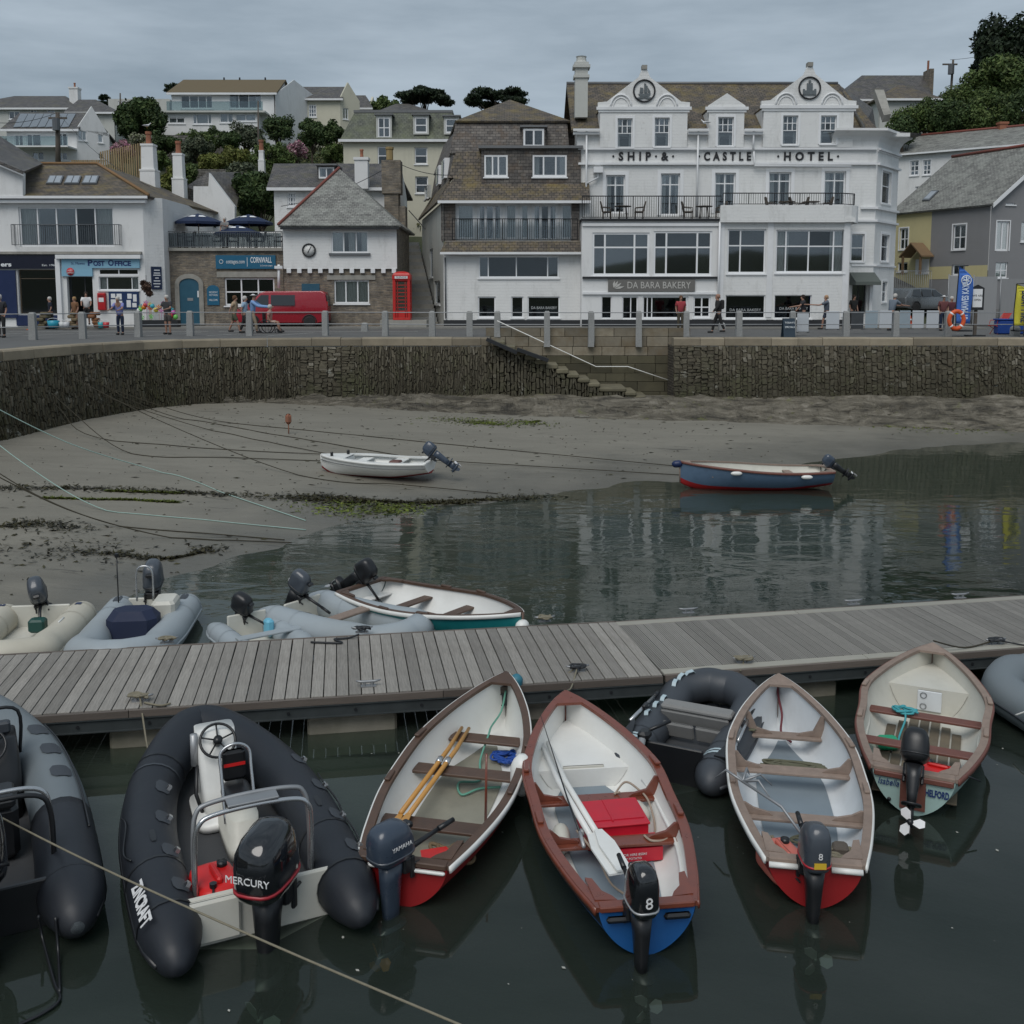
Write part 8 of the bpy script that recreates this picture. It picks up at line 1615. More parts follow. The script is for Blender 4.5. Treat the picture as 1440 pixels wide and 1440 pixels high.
P_=coil((0,0,.0),.11,11,3,0,.8,.05); P_=[onboat(d3,(p.x+.28,p.y+2.72,.07+p.z*.7)) for p in P_]; rope('rope_coil',P_,.013,BLR,'blue rope coil behind the front thwart of the dinghy with yellow oars',cat='rope')
rope('painter',[onboat(d3,q) for q in ((0.02,3.75,.5),(.0,3.6,.3),(-.02,3.2,.28),(.02,2.9,.31),(.0,2.6,.1),(.1,2.2,.08),(-.1,2.1,.08),(.0,1.85,.08),(.15,2.0,.09),(.35,2.1,.08))],.012,GRR,'pale green bow line inside the dinghy with yellow oars')
P_=coil((0,0,0),.15,6,4,0,.5,.06); rope('chain',[onboat(d3,(p.x+.24,p.y+.68,.07+p.z)) for p in P_],.018,CHN,'heap of rusty anchor chain in the stern of the dinghy with yellow oars',cat='chain')
q=thing_in(d3,'bailer','red plastic bailer beside the anchor chain','bailer',(.12,.55,.07),.5); mb=MB(); mb.hexa([(-.13,-.09,0),(.13,-.09,0),(.1,.09,0),(-.1,.09,0),(-.15,-.12,.14),(.15,-.12,.14),(.12,.11,.1),(-.12,.11,.1)]); mb.build('scoop',REDP_,q)
q=onboat(d3,(.42,1.2,.1)); mb=MB(); mb.tube([q,q+Vector((.01,.02,.75))],[.016,.012],6); simple('tiller_stick','short brown stick standing against the right side by the aft thwart','stick',WOODM,mb)
q=onboat(d3,(.02,L_-.0,.6)); fender((q.x+.1,q.y+.02,.52),(.2,.1,1),'teal blue buoy at the bow of the dinghy with yellow oars',M('teal_buoy',(.03,.16,.22),.5),.08,.2)
# ---------------- mahogany dinghy with red crate
loc,rz,L_=place((.62,11.42),(1.07,7.6),-.035); d4,hb,sz=dinghy('white dinghy with mahogany gunwales, blue transom and a red crate inside',loc,rz,L_,1.34,.78,hull=BLUEH,boot=M('black_topside',(.015,.015,.018),.5),cap=WOODM,capw=.06,thw=((.33,.17),(.54,.17)),knees=True,foredeck=(.70,.27),floor=FLG,side_seat=True,seatz=.26,full=1.06,sh=(.43,.66))
outboard(d4,(-.1,-.04,sz(0)+.03),yaw=.1,s=.92,cowl=COWLB,leg=BLKP,txt=[('8',.42,.14,'back')],stripe=SILV,fat=.92,tall=1.15,slope=-.2)
for s in (-1,1): mb=MB(); mb.bevbox((s*.23,-.05,sz(0)-.05),(.22,.05,.05),.02); mb.build('rubbing_pad',BLKP,d4)
mb=MB(); mb.bevbox((.0,2.72,.2),(.44,.02,.24),.02); mb.build('locker_hatch',CRB,d4); mb=MB(); mb.cyl((0,2.705,.2),.045,-.012,16,'y'); mb.build('hatch_ring',WHB,d4)
RC2=M('red_crate_plastic',(.5,.012,.03),.4,bp=.03); cr=thing_in(d4,'fish_crate','red plastic fish crate between the thwarts','crate',(.08,1.68,.07),.05); cr.scale=(.76,.8,.75)
mb=MB(); mb.box(-.38,.38,-.3,.3,0,.02); 
for (a,b,c,d) in ((-.38,.38,-.3,-.275),(-.38,.38,.275,.3),(-.38,-.355,-.275,.275),(.355,.38,-.275,.275)): mb.box(a,b,c,d,.02,.28)
mb.build('crate',RC2,cr); mb=MB(); mb.bevbox((0,-.01,.3),(.8,.62,.03),.01); mb.box(-.36,.36,-.2,.25,.316,.325); mb.bevbox((-.05,.02,.325),(.02,.5,.02),.005); mb.build('lid',RC2,cr)
mb=MB(); mb.box(-.3,.46,-.62,-.302,0,.17); mb.build('fish_tray',RC2,cr); text('NOT FOR HIRE 85041',.045,DECAL,cr,(.05,-.625,.1),ext=.001); text('JERSEY POTATO',.04,DECAL,cr,(.05,-.625,.05),ext=.001)
oo=thing_in(d4,'oars','pair of white painted oars laid lengthways','oars',(-.38,.27,.38)); 
for k in (0,1):
    mb=MB(); x=k*.07; mb.tube([(x+.0,2.9,.0),(x+.04,2.0,.0),(x+.16,.95,.0)],[.024,.03,.03],8); mb.build('shaft',WHB,oo); mb=MB(); mb.prism([(x+.13,.96,k*.03),(x+.2,.96,k*.03),(x+.27,.75,k*.03),(x+.32,.3,k*.03),(x+.19,.28,k*.03),(x+.12,.7,k*.03)],(0,0,.018)); mb.build('blade',WHB,oo)
fr_=thing_in(d4,'fishing_rod','thin dark fishing rod leaning across the forward thwart','fishing rod',(0,0,0)); mb=MB(); mb.tube([(-.3,1.3,.33),(-.33,1.75,.4),(-.42,3.0,.75)],[.012,.009,.003],6); mb.build('rod',BLKP,fr_); mb=MB(); mb.cyl((-.3,1.38,.28),.035,.05,10,'x'); mb.tube([(-.3,1.1,.3),(-.3,1.3,.33)],.018,6); mb.build('reel',SILV,fr_)
for q,a,lb in (((.4,1.95,.2),(.4,-1,0),'cream fender lying inside by the right end of the red crate'),((-.43,1.55,.14),(0,1,.2),'cream fender wedged left of the red crate')): fender(onboat(d4,q),a,lb,CRB,.085,.36)
q=onboat(d4,(-.68,2.5,.36)); fender(q,(0.02,.1,1),'white fender hanging over the left side of the mahogany dinghy',None,.12,.42)
TNR=M('pale_tan_rope',(.35,.28,.22),.8,var=.2,scale=20,bp=.3)
for k,(pts,lb) in enumerate((([(.2,2.1,.3),(.35,2.3,.32),(.45,2.2,.3),(.5,1.9,.3),(.48,1.6,.15),(.3,1.5,.1)],'loop of tan rope over the forward thwart, right side'),([(-.32,1.35,.36),(-.2,1.0,.3),(-.1,.8,.1),(.1,.55,.08),(.2,.4,.08),(.15,.2,.08)],'tan rope trailing from the aft thwart to the stern'),([(-.2,2.1,.1),(0,2.2,.1),(.15,2.05,.1),(.3,2.25,.1),(.1,2.3,.12),(.25,2.1,.32)],'tangled tan rope under the forward thwart'),([(.56,1.4,.3),(.5,1.25,.28),(.35,1.2,.3),(.3,1.3,.3)],'short end of tan rope on the aft thwart'))): rope('line',[onboat(d4,p) for p in pts],.011,TNR,lb,'tan ropes in the mahogany dinghy')
# ---------------- small slate inflatable (folding seat)
def inflatable(label,loc,rz,L,B,r_,mat,floorm,seat=None,seatm=None,transom=None,ends=None,name='inflatable_dinghy',cone_=.35,bands=True,group=None,bowlift=.16,hullm=None,strake=None,keel=True,bowsq=1.,cat='boat',pt=False):
    o=empty(name,loc,label,cat,group,rz); hw=B/2-r_; zc=r_*.82
    ctl=[(-hw,0,zc),(-hw,L*.2,zc),(-hw*1.0,L*.45,zc+.01),(-hw*.95,L*.64,zc+.04),(-hw*.72*bowsq,L*.84-r_*.4,zc+bowlift*.7),(-hw*.3*bowsq,L-r_*1.05,zc+bowlift)]
    if pt: ctl=[(-hw*.97,0,zc),(-hw,L*.2,zc),(-hw*.98,L*.43,zc+.02),(-hw*.82,L*.64,zc+.07),(-hw*.5,L*.82-r_*.3,zc+bowlift*.8),(-hw*.2,L-r_*1.35,zc+bowlift)]
    ctl+=[(0,L-r_*.98,zc+bowlift)]+[(-x,y,z) for x,y,z in reversed(ctl)]; P=cat_(ctl,7); n=len(P); 
    P=[P[0]+Vector((0,-cone_*1.25,0)),P[0]+Vector((0,-cone_*.95,0)),P[0]+Vector((0,-cone_*.45,0))]+P+[P[-1]+Vector((0,-cone_*.45,0)),P[-1]+Vector((0,-cone_*.95,0)),P[-1]+Vector((0,-cone_*1.25,0))]; n=len(P); rr_=[r_]*n; rr_[0]=rr_[-1]=r_*.2; rr_[1]=rr_[-2]=r_*.58; rr_[2]=rr_[-3]=r_*.87
    mb=MB(); mb.tube(P,rr_,20); tb=mb.build('tube',mat,o)
    if bands:
        for k in (3,10,n-11,n-4): 
            d=(P[min(k+1,n-1)]-P[k-1]).normalized(); mb=MB(); mb.tube([P[k]-d*.015,P[k]+d*.015],r_+.005,20,cap=False); mb.build('seam_tape',strake or mat,o)
    # outside strake
    for s in (-1,1):
        idx=[k for k in range(1,n-1) if P[k].x*s>=-.001]; mb=MB(); pts=[]
        for k in idx:
            d=(P[k+1]-P[k-1]).normalized(); out=Vector((d.y,-d.x,0)); 
            if out.x*s<0 and abs(out.x)>.3: out=-out
            if out.dot(Vector((P[k].x,P[k].y-L*.4,0)))<0: out=-out
            pts.append(P[k]+out*(r_*.97*(rr_[k]/r_))+Vector((0,0,-.02)))
        if len(pts)>2: mb.tube(pts,.022,6); mb.build('rubbing_strake',strake or mat,o)
    # floor
    mb=MB(); k0=2; inn=[(abs(p.x)-r_*.35,p.y) for p in P[3:n//2+1]]; ring=[[Vector((-max(x,.01),min(y,L-r_*1.6),.07)),Vector((max(x,.01),min(y,L-r_*1.6),.07))] for x,y in inn]; mb.loft(ring,closed=False,cap=False,smooth=False); mb.build('floor',floorm,o)
    if keel:
        mb=MB(); mb.loft([[Vector((-max(x,.01),min(y,L-r_),.02+.1*(y/L)**3)),Vector((0,min(y,L-r_),-.16*(1-(y/L)**3)+.05*(y/L)**3)),Vector((max(x,.01),min(y,L-r_),.02+.1*(y/L)**3))] for x,y in inn],closed=False,cap=False,flip=True); mb.build('hull',hullm or mat,o)
    if transom:
        mb=MB(); mb.bevbox((0,.02,.2),(2*hw-r_*1.2,.045,.42),.012); mb.build('transom',transom,o)
    return o,P,hw,zc
def gripat(o,P,k,r_,mat,nm='grab_handle',l=.12,w_=.05,side=0.,out=1.):
    d=(P[k+1]-P[k-1]).normalized(); up=Vector((0,0,1)); lat=d.cross(up).normalized(); a=side; n=(up*math.cos(a)+lat*math.sin(a)).normalized(); c=P[k]+n*(r_+.003); t=n.cross(d).normalized(); mb=MB()
    pts=[c-d*l/2,c-d*l*.3+n*.03,c+d*l*.3+n*.03,c+d*l/2]; 
    mb.loft([[p-t*w_/2,p+t*w_/2,p+t*w_/2+n*.008,p-t*w_/2+n*.008] for p in pts],smooth=False); mb.build(nm,mat,o)
def patch(o,P,k,r_,mat,side,l=.2,w_=.15,nm='patch'):
    d=(P[k+1]-P[k-1]).normalized(); up=Vector((0,0,1)); lat=d.cross(up).normalized(); mb=MB(); rg=[]
    for j in range(5):
        f_=-.5+j/4; row=[]
        for i in range(5): a=side+(i/4-.5)*w_/r_*(1-.35*(abs(f_)>.45)); row.append(P[k]+d*l*f_+(up*math.cos(a)+lat*math.sin(a))*(r_+.004))
        rg.append(row)
    mb.loft(rg,closed=False,cap=False); return mb.build(nm,mat,o)
ALF=M('slate_floor',(.05,.052,.056),.6,bp=.1)
loc,rz,L_=place((2.72,12.6),(1.7,10.5)); i5,P5,hw5,zc5=inflatable('small slate grey inflatable with folding grey bench seat and aluminium oars',loc,rz,2.3,1.36,.205,HDGR,ALF,transom=BLKP,strake=HDGR,bowsq=1.25,cone_=.22)
PBAND=M('pale_blue_reflective',(.42,.52,.56),.4,bp=0)
for k,a in ((14,-.2),(17,-.1),(20,0),(27,.0),(30,.1),(33,.2)): gripat(i5,P5,k,.205,PBAND,'grab_handle',.13,.05,a)
for k,s in ((6,-.3),(len(P5)-7,.3)): patch(i5,P5,k,.205,PBAND,s,.05,.3,'stripe'); patch(i5,P5,k+1 if k<20 else k-1,.205,PBAND,s,.04,.3,'stripe')
SEATG=M('grey_seat_canvas',(.22,.22,.215),.8,var=.15,scale=8,bp=.2); mb=MB(); mb.bevbox((0,1.05,.42),(.84,.2,.07),.025); mb.build('seat',SEATG,i5); mb=MB(); mb.bevbox((0,.94,.33),(.8,.03,.16),.012,Matrix.Rotation(.35,3,'X')); mb.build('seat_flap',SEATG,i5); mb=MB(); mb.bevbox((-.18,.84,.22),(.4,.05,.2),.02,Matrix.Rotation(.35,3,'X')); mb.bevbox((.22,.84,.22),(.36,.05,.2),.02,Matrix.Rotation(.35,3,'X')); mb.build('under_seat_bag',SEATG,i5)
for s in (-1,1):
    x=s*(hw5+.1); mb=MB(); mb.tube([(x,1.2,.42),(x+s*.04,.45,.4)],.022,8); mb.build('oar_shaft',STEEL,i5); mb=MB(); mb.tube([(x,1.36,.42),(x,1.2,.42)],.028,8); mb.bevbox((x-s*.01,.85,.43),(.06,.12,.07),.015); mb.build('oar_grip',BLKP,i5); mb=MB(); mb.prism([(x+.0,.5,.39),(x+s*.02,.42,.39),(x+s*.03,.02,.37),(x-s*.11,.02,.37),(x-s*.03,.42,.39)][::1],(0,0,.02)); mb.build('oar_blade',BLKP,i5)
mb=MB(); mb.tube([(-.3,-.05,.45),(-.3,-.5,-.1)],.04,8); mb.build('motor_shaft',SILV,i5); mb=MB(); mb.bevbox((-.3,.02,.47),(.13,.16,.1),.03); mb.tube([(-.28,.06,.5),(-.1,.3,.55)],.02,6); mb.build('motor_head',BLKP,i5); mb=MB(); mb.tube([(-.302,-.2,.27),(-.302,-.24,.22)],.046,8); mb.build('blue_band',BLR,i5)
# ---------------- white dinghy, sun-bleached timber
loc,rz,L_=place((3.24,12.0),(2.58,8.22),-.035); d6,hb,sz=dinghy('white dinghy with pale sun-bleached gunwales, grey floor and red hull',loc,rz,L_,1.3,.78,hull=REDH,inner=WHG,cap=WOODG,edge=WHB,thw=((.27,.16),(.53,.18),(.76,.16)),knees=True,floor=FLG,seatz=.28,sh=(.43,.64),full=1.02,floorspan=(.1,.84))
outboard(d6,(-.05,-.04,sz(0)+.03),yaw=.15,s=.98,cowl=COWLG,leg=BLKP,txt=[('8',.5,.08,'back')],stripe=M('red_engine_stripe',(.4,.02,.03),.4,bp=0),fat=.9,slope=-.35,badge=M('yellow_label',(.6,.4,.03),.5,bp=0))
for s in (-1,1): mb=MB(); mb.tube([(s*.13,-.03,sz(0)-.02),(s*.385,-.03,sz(0)-.02)],.026,8); mb.build('transom_edge',WHB,d6)
fuel_tank(d6,(-.24,.38,.08),.4,'faded coral red fuel tank in the stern, partly behind the outboard tiller',1.0,M('faded_coral_plastic',(.6,.16,.12),.5,bp=.04))
def flat_coil(o,c,r_,turns,seed,mat,label,rad=.012,sq=.4,group=None): rope('rope_coil',[onboat(o,(c[0]+p.x,c[1]+p.y,c[2]+p.z*.5)) for p in coil((0,0,0),r_,turns,seed,0,sq,.04)],rad,mat,label,group)
flat_coil(d6,(.08,2.5,.07),.3,7,5,OLR,'long flaked olive rope behind the middle thwart of the bleached dinghy',.013,.22); flat_coil(d6,(.3,.72,.09),.13,6,6,RPT,'tan rope coil in the right stern quarter of the bleached dinghy',.014,.6); flat_coil(d6,(-.42,2.95,.33),.08,4,7,OLR,'knot of olive rope tied round the left end of the front thwart',.012,.8); flat_coil(d6,(.05,.95,.08),.14,2,8,OLR,'loose loop of rope in the middle of the bleached dinghy stern',.011,.6); flat_coil(d6,(-.33,.85,.1),.09,3,12,RPT,'small rope bundle in the left stern quarter of the bleached dinghy',.012,.6)
rope('painter',[onboat(d6,q) for q in ((-.03,3.85,.6),(0,3.75,.4),(.02,3.5,.3),(.0,3.3,.12),(.1,3.15,.08))],.014,M('maroon_rope',(.14,.03,.04),.8),'maroon bow line inside the bleached dinghy')
an=thing_in(d6,'folding_anchor','grey galvanised folding anchor hooked on the left gunwale','anchor',(-.55,1.2,.46)); mb=MB(); mb.tube([(0,0,.08),(.35,-.25,-.02),(.55,-.5,-.2)],.014,6); mb.build('shank',RAILM,an)
for a in (-.6,.3,1.3,2.6): mb=MB(); mb.tube([(0,0,.08),(.18*math.cos(a),.16*math.sin(a)+.05,.12),(.3*math.cos(a),.3*math.sin(a),.02)],[.014,.013,.006],6); mb.build('fluke',RAILM,an)
q=thing_in(d6,'bilge_sponge_block','dark wooden block on the rope coil','block',(.32,.78,.16)); mb=MB(); mb.bevbox((0,0,0),(.14,.14,.1),.02); mb.build('block',WDARK,q)
# ---------------- pale green dinghy
loc,rz,L_=place((5.52,13.0),(4.03,9.8),-.035); d7,hb,sz=dinghy('round bowed dinghy with pale green transom, red brown thwarts and slatted floor',loc,rz,L_,1.34,.78,sseat=.5,hull=GRNH,inner=CRB,cap=WOODG,edge=WHB,thw=((.3,.17),(.56,.17)),thwm=WOODR,floor=M('old_floor_slats',(.14,.115,.08),.8,var=.4,scale=8,objrand=.25,bp=.3),seatz=.29,full=1.1,foredeck=(.76,.38),side_seat=True,planksf=True,sh=(.46,.68),rub=WOODR)
mb=MB(); mb.box(-.12,.12,-.025,-.004,.1,sz(0)); mb.build('motor_pad',WOODR,d7); mb=MB(); mb.bevbox((0,-.02,sz(0)-.03),(.75,.035,.06),.01); mb.build('transom_rail',WOODR,d7)
text('HELFORD',.1,NB,d7,(.225,-.012,.3),ext=.002,fit=.22,off=.003); text('Isabella',.1,NB,d7,(-.235,-.012,.34),ext=.002,shear=.3,fit=.2); mb=MB(); mb.cyl((-.22,-.001,.16),.02,-.012,12,'y'); mb.build('drain_bung',IRON,d7)
mb=MB(); mb.bevbox((.02,L_*.76-.012,.24),(.28,.02,.26),.04); mb.build('locker_hatch',WHG,d7)
for z_ in (.17,.31): mb=MB(); mb.tube([(.02-.07+.035*math.cos(k*PI/8),L_*.76-.03,z_+.035*math.sin(k*PI/8)) for k in range(16)],.006,4,closed=True); mb.build('latch',RAILM,d7)
outboard(d7,(-.0,-.05,sz(0)+.09),yaw=.05,tilt=-.55,s=.95,long_=.78,cowl=BLKP,leg=BLKP,tiller=False,prop=DECAL,fat=1.05,tall=.95)
fuel_tank(d7,(.2,.36,.25),1.45,'bright red fuel tank in the stern of the pale green dinghy',.82)
TQR=M('turquoise_rope',(.05,.32,.36),.6); flat_coil(d7,(-.22,1.95,.34),.1,5,9,TQR,'turquoise rope wound over the forward thwart of the pale green dinghy',.013,.8); rope('line',[onboat(d7,q) for q in ((-.22,1.9,.38),(-.2,1.8,.3),(-.25,1.6,.1),(-.2,1.4,.1))],.012,TQR,'end of turquoise rope hanging off the forward thwart')
q=thing_in(d7,'bailer','green plastic bailer behind the aft thwart','bailer',(-.35,1.32,.09),.4); mb=MB(); mb.bevbox((0,0,.06),(.24,.18,.12),.03); mb.build('scoop',M('green_plastic',(.01,.3,.15),.5,bp=0),q)
# ---------------- grey inflatable at the right edge
i8,P8,_,_=inflatable('grey inflatable boat cut off by the right edge',(7.3,9.95,0),R(2+12),3.1,1.75,.25,HGRY,ALF,transom=WHB,strake=HDGR,bowsq=1.35)
mb=MB(); mb.bevbox((0,1.55,.3),(1.3,.22,.05),.015); mb.build('seat',WHB,i8)
for k in (10,14,18): gripat(i8,P8,k,.25,HLGR,'grab_handle',.12,.05,-.4)
rope('line',[onboat(i8,p) for p in ((-.95,1.9,.3),(-.85,1.75,.42),(-.7,1.7,.45),(-.55,1.7,.4))],.01,WHB,'white lifeline across the tube of the right edge inflatable')
# ---------------- big black RIB
GEL=M('grey_nonslip_deck',(.045,.047,.05),.7,var=.15,scale=20,bp=.2); loc=(-2.06,7.9,0); rib,PR,hwr,zcr=inflatable('large black rigid inflatable with white steering console and big black outboard',loc,R(25),3.6,1.98,.252,HBLK,GEL,transom=CRB,strake=BLKP,name='rigid_inflatable',cone_=.42,bowlift=.2,hullm=CRB,pt=True)
n=len(PR)
for k in (6,11,16,21): 
    for kk,s in ((k,-1),(n-1-k,1)):
        patch(rib,PR,kk,.254,HDGR,s*.55*(-1),.2,.15,'lifeline_patch'); gripat(rib,PR,kk,.254,STEEL,'d_ring',.06,.035,-s*.75)
for s in (-1,1):
    idx=[11,16,21] if s<0 else [n-7,n-12,n-17,n-22]; pts=[]
    for a,b in zip(idx[:-1],idx[1:]):
        for f_ in (0,.5): 
            k=int(a+(b-a)*f_); d=(PR[k+1]-PR[k-1]).normalized(); lat=Vector((d.y,-d.x,0)); lat=lat if lat.x*s>0 else -lat; an_=.78+(.25 if f_ else 0); pts.append(PR[k]+(Vector((0,0,1))*math.cos(an_)+lat*math.sin(an_))*.275)
    rope('lifeline',pts,.009,BLKP,parent=rib)
    patch(rib,PR,13 if s<0 else n-14,.254,BLKP,-s*.05,.2,.05,'carry_handle')
for k in (25,27): d=(PR[k+1]-PR[k-1]).normalized(); mb=MB(); mb.tube([PR[k]-d*.012,PR[k]+d*.012],.26,20,cap=False); mb.build('bow_strap',HDGR if k==25 else BLKP,rib)
# name on the port tube
k=7; d=(PR[k+1]-PR[k-1]).normalized(); lat=Vector((-1,0,0)); nn=(Vector((0,0,1))*math.cos(.75)+lat*math.sin(.75)).normalized(); e=text('ZINCRAFT',.15,DECAL,rib,(0,0,0),ext=.002,off=.005,fit=.62)
ux=-d; uz=nn.cross(ux).normalized()*1; mtx=Matrix(((ux.x,0,uz.x,PR[k].x+nn.x*.285-d.x*.25),(ux.y,0,uz.y,PR[k].y+nn.y*.285-d.y*.25),(ux.z,0,uz.z,PR[k].z+nn.z*.285),(0,0,0,1))); 
for r0 in range(3): mtx[r0][1]=-nn[r0]
e.data.transform(mtx)
# console
cs=[(.18,.27,.0,2.08),(.18,.25,.28,2.12),(.19,.18,.56,2.22),(.19,.13,.78,2.28)]
mb=MB(); mb.loft([supel((0,cy),rx,ry,z+.08,.35,20) for rx,ry,z,cy in cs]); co=mb.build('console',WHB,rib); mb=MB(); mb.loft([supel((0,1.98),.28,.38,.085+dz,.4,20) for dz in (0,.07)]); mb.build('console_base',WHB,rib)
mb=MB(); c=Vector((0,2.06,.80)); ax=Vector((0,-.75,.66)).normalized(); u=Vector((1,0,0)); v=ax.cross(u); mb.tube([c+u*.17*math.cos(k*PI/14)+v*.17*math.sin(k*PI/14) for k in range(28)],.014,6,closed=True)
for a in range(5): mb.tube([c,c+u*.17*math.cos(a*1.257+.3)+v*.17*math.sin(a*1.257+.3)],.009,5)
mb.tube([c-ax*.05,c+ax*.03],.045,12); mb.build('steering_wheel',BLKP,co)
mb=MB(); mb.tube([(-.22,2.14,.87),(-.22,2.14,.55)],.036,10); mb.build('throttle',SILV,co); mb=MB(); mb.tube([(-.2,2.12,.55),(-.23,2.02,.3),(-.18,1.9,.12)],.02,6); mb.build('control_cable',BLKP,co)
# jockey seat
mb=MB(); mb.loft([supel((.08,1.37),.17,.42,z,.45,18) for z in (.085,.2)]+[supel((.08,1.4),.14,.34,z,.45,18) for z in (.22,.42)]); mb.build('seat_pod',CRB,rib); mb=MB(); mb.loft([supel((.08,1.52),.13*k,.2*k,z,.5,18) for z,k in ((.42,.95),(.46,1.05),(.52,1.),(.55,.7))]); mb.build('seat',BLKP,rib)
mb=MB(); mb.bevbox((.08,1.63,.72),(.22,.07,.3),.03); bb=mb.build('backrest',BLKP,rib); mb=MB(); mb.box(-.02,.18,1.585,1.594,.72,.75); mb.build('red_stripe',REDP_,bb); mb=MB(); mb.tube(cat_([(-.06,1.32,.3),(-.06,1.5,.7),(-.05,1.57,.88),(.08,1.57,.95),(.21,1.57,.88),(.22,1.5,.7),(.22,1.32,.3)],5),.016,7); mb.build('backrest_hoop',STEEL,bb)
# A-frame
for dy,hh in ((0,1.02),(-.14,.98)):
    mb=MB(); x=.48; mb.tube(cat_([(-x,.3+dy*.4,.25),(-x,.3+dy*.6,.75),(-x*.93,.33+dy,hh-.06),(-x*.7,.34+dy,hh),(0,.34+dy,hh+.02),(x*.7,.34+dy,hh),(x*.93,.33+dy,hh-.06),(x,.3+dy*.6,.75),(x,.3+dy*.4,.25)],6),.021,8); mb.build('arch_tube',STEEL if dy else RAILM,rib)
mb=MB(); mb.bevbox((0,.27,1.03),(.42,.17,.02),.006); mb.build('arch_plate',RAILM,rib)
outboard(rib,(.12,-.08,.4),yaw=-.7,tilt=.0,s=1.3,cowl=COWLB,leg=BLKP,tiller=False,txt=[('MERCURY',.42,.065,'back')],fat=1.15,tall=1.25,slope=.25,stripe=M('thin_red_line',(.35,.02,.03),.4,bp=0))
fuel_tank(rib,(-.3,.4,.08),.12,'large red fuel tank beside the outboard of the black rigid inflatable',1.1)
mb=MB(); mb.bevbox((-.42,-.03,.22),(.5,.06,.36),.02); mb.build('splash_well',CRB,rib)
# ---------------- grey and black RIB at the left edge
rb2,P2,_,_=inflatable('grey and black rigid inflatable cut off by the left edge',(-4.3,7.75,0),R(28),4.3,1.95,.265,HGRY,GEL,transom=BLKP,strake=BLKP,name='rigid_inflatable',cone_=.42,bowlift=.18,hullm=HBLK,pt=True)
n=len(P2)
for s in (1,-1):
    idx=list(range(n-14,n)) if s>0 else list(range(0,14)); mb=MB(); rr_=[.271]*len(idx)
    if s>0: rr_[-1]=.06; rr_[-2]=.16; rr_[-3]=.237
    else: rr_[0]=.06; rr_[1]=.16; rr_[2]=.237
    mb.tube([P2[k] for k in idx],rr_,20); mb.build('black_tube_end',HBLK,rb2)
for k in (n-18,n-22,n-26): patch(rb2,P2,k,.27,HDGR,-.25,.24,.2,'grip_pad')
rope('lifeline',[P2[k]+Vector((.2,0,.2)) for k in range(n-28,n-8,3)],.01,BLKP,parent=rb2)
mb=MB(); mb.loft([supel((.12,cy),rx,ry,z,.4,20) for rx,ry,z,cy in ((.3,.35,.08,2.2),(.3,.33,.45,2.25),(.27,.2,.8,2.35))]); c2=mb.build('console',BLKP,rb2); mb=MB(); c=Vector((.12,2.05,.8)); mb.tube([c+u*.17*math.cos(k*PI/14)+v*.17*math.sin(k*PI/14) for k in range(28)],.014,6,closed=True)
for a in range(3): mb.tube([c,c+u*.17*math.cos(a*2.09+.5)+v*.17*math.sin(a*2.09+.5)],.014,5)
mb.tube([c-ax*.05,c+ax*.03],.04,12); mb.build('steering_wheel',BLKP,c2); mb=MB(); mb.bevbox((.12,2.35,.86),(.45,.1,.12),.02); mb.build('dash_cover',HDGR,c2)
mb=MB(); mb.tube(cat_([(-.2,2.5,.5),(-.2,2.5,.95),(.1,2.5,1.0),(.42,2.5,.95),(.42,2.5,.5)],5),.018,7); mb.build('windscreen_rail',BLKP,rb2)
mb=MB(); mb.bevbox((.1,1.3,.35),(.5,.5,.5),.05); mb.bevbox((.1,1.2,.65),(.46,.4,.1),.03); mb.build('seat',BLKP,rb2)
for dy in (0,-.14): mb=MB(); x=.58; mb.tube(cat_([(-x,.45+dy,.25),(-x,.45+dy,.8),(-x*.8,.45+dy,1.0),(0,.45+dy,1.02),(x*.8,.45+dy,1.0),(x,.45+dy,.8),(x,.45+dy,.25)],6),.022,8); mb.build('arch_tube',STEEL if dy==0 else BLKP,rb2)
outboard(rb2,(-.0,-.08,.42),yaw=0,tilt=-.5,s=1.5,cowl=COWLB,leg=BLKP,tiller=False,fat=1.15,tall=1.2)
rope('hanging_line',[gnd(54,1288,.3),gnd(60,1320,.1),gnd(76,1380,.02),gnd(84,1405,.02),gnd(60,1425,.02),gnd(15,1446,.02)],.012,BLKP,'dark hose trailing in the water behind the left edge rigid inflatable'); rope('hanging_line',[gnd(78,1290,.3),gnd(82,1340,.05),gnd(84,1395,.02)],.012,BLKP,'second dark hose trailing beside the first at the left edge')
# ---------------- boats behind the pontoon
ib,Pb,_,_=inflatable('cream inflatable dinghy with navy hull moored furthest left behind the pontoon',(-7.35,15.55,0),R(187),2.35,1.62,.235,HCRM,CRB,transom=CRB,strake=HCRM,hullm=NAVY,bowsq=1.35,bowlift=.12)
outboard(ib,(.0,-.0,.42),tilt=-.75,yaw=.3,s=1.0,cowl=COWLG,leg=BLKP,fat=.95); 
for k in (4,len(Pb)-5): patch(ib,Pb,k,.235,NAVY,0,.06,.1,'navy_stripe'); patch(ib,Pb,k+1,.235,NAVY,0,.05,.1,'navy_stripe')
mb=MB(); mb.tube([Pb[k]+Vector((0,0,.24)) for k in range(14,18)],.012,5); mb.build('carry_handle',WHB,ib); q=thing_in(ib,'storage_box','small dark green box in the cream inflatable','box',(-.1,.5,.1)); mb=MB(); mb.bevbox((0,0,.1),(.24,.2,.2),.03); mb.build('box',M('dark_green_box',(.01,.06,.05),.5,bp=0),q)
ic,Pc,_,_=inflatable('grey inflatable with navy seat cover and steering console behind the pontoon',(-5.75,15.95,0),R(187),2.75,1.5,.24,HLGR,CRB,transom=CRB,strake=HLGR,bowsq=1.3,bowlift=.12,hullm=HLGR)
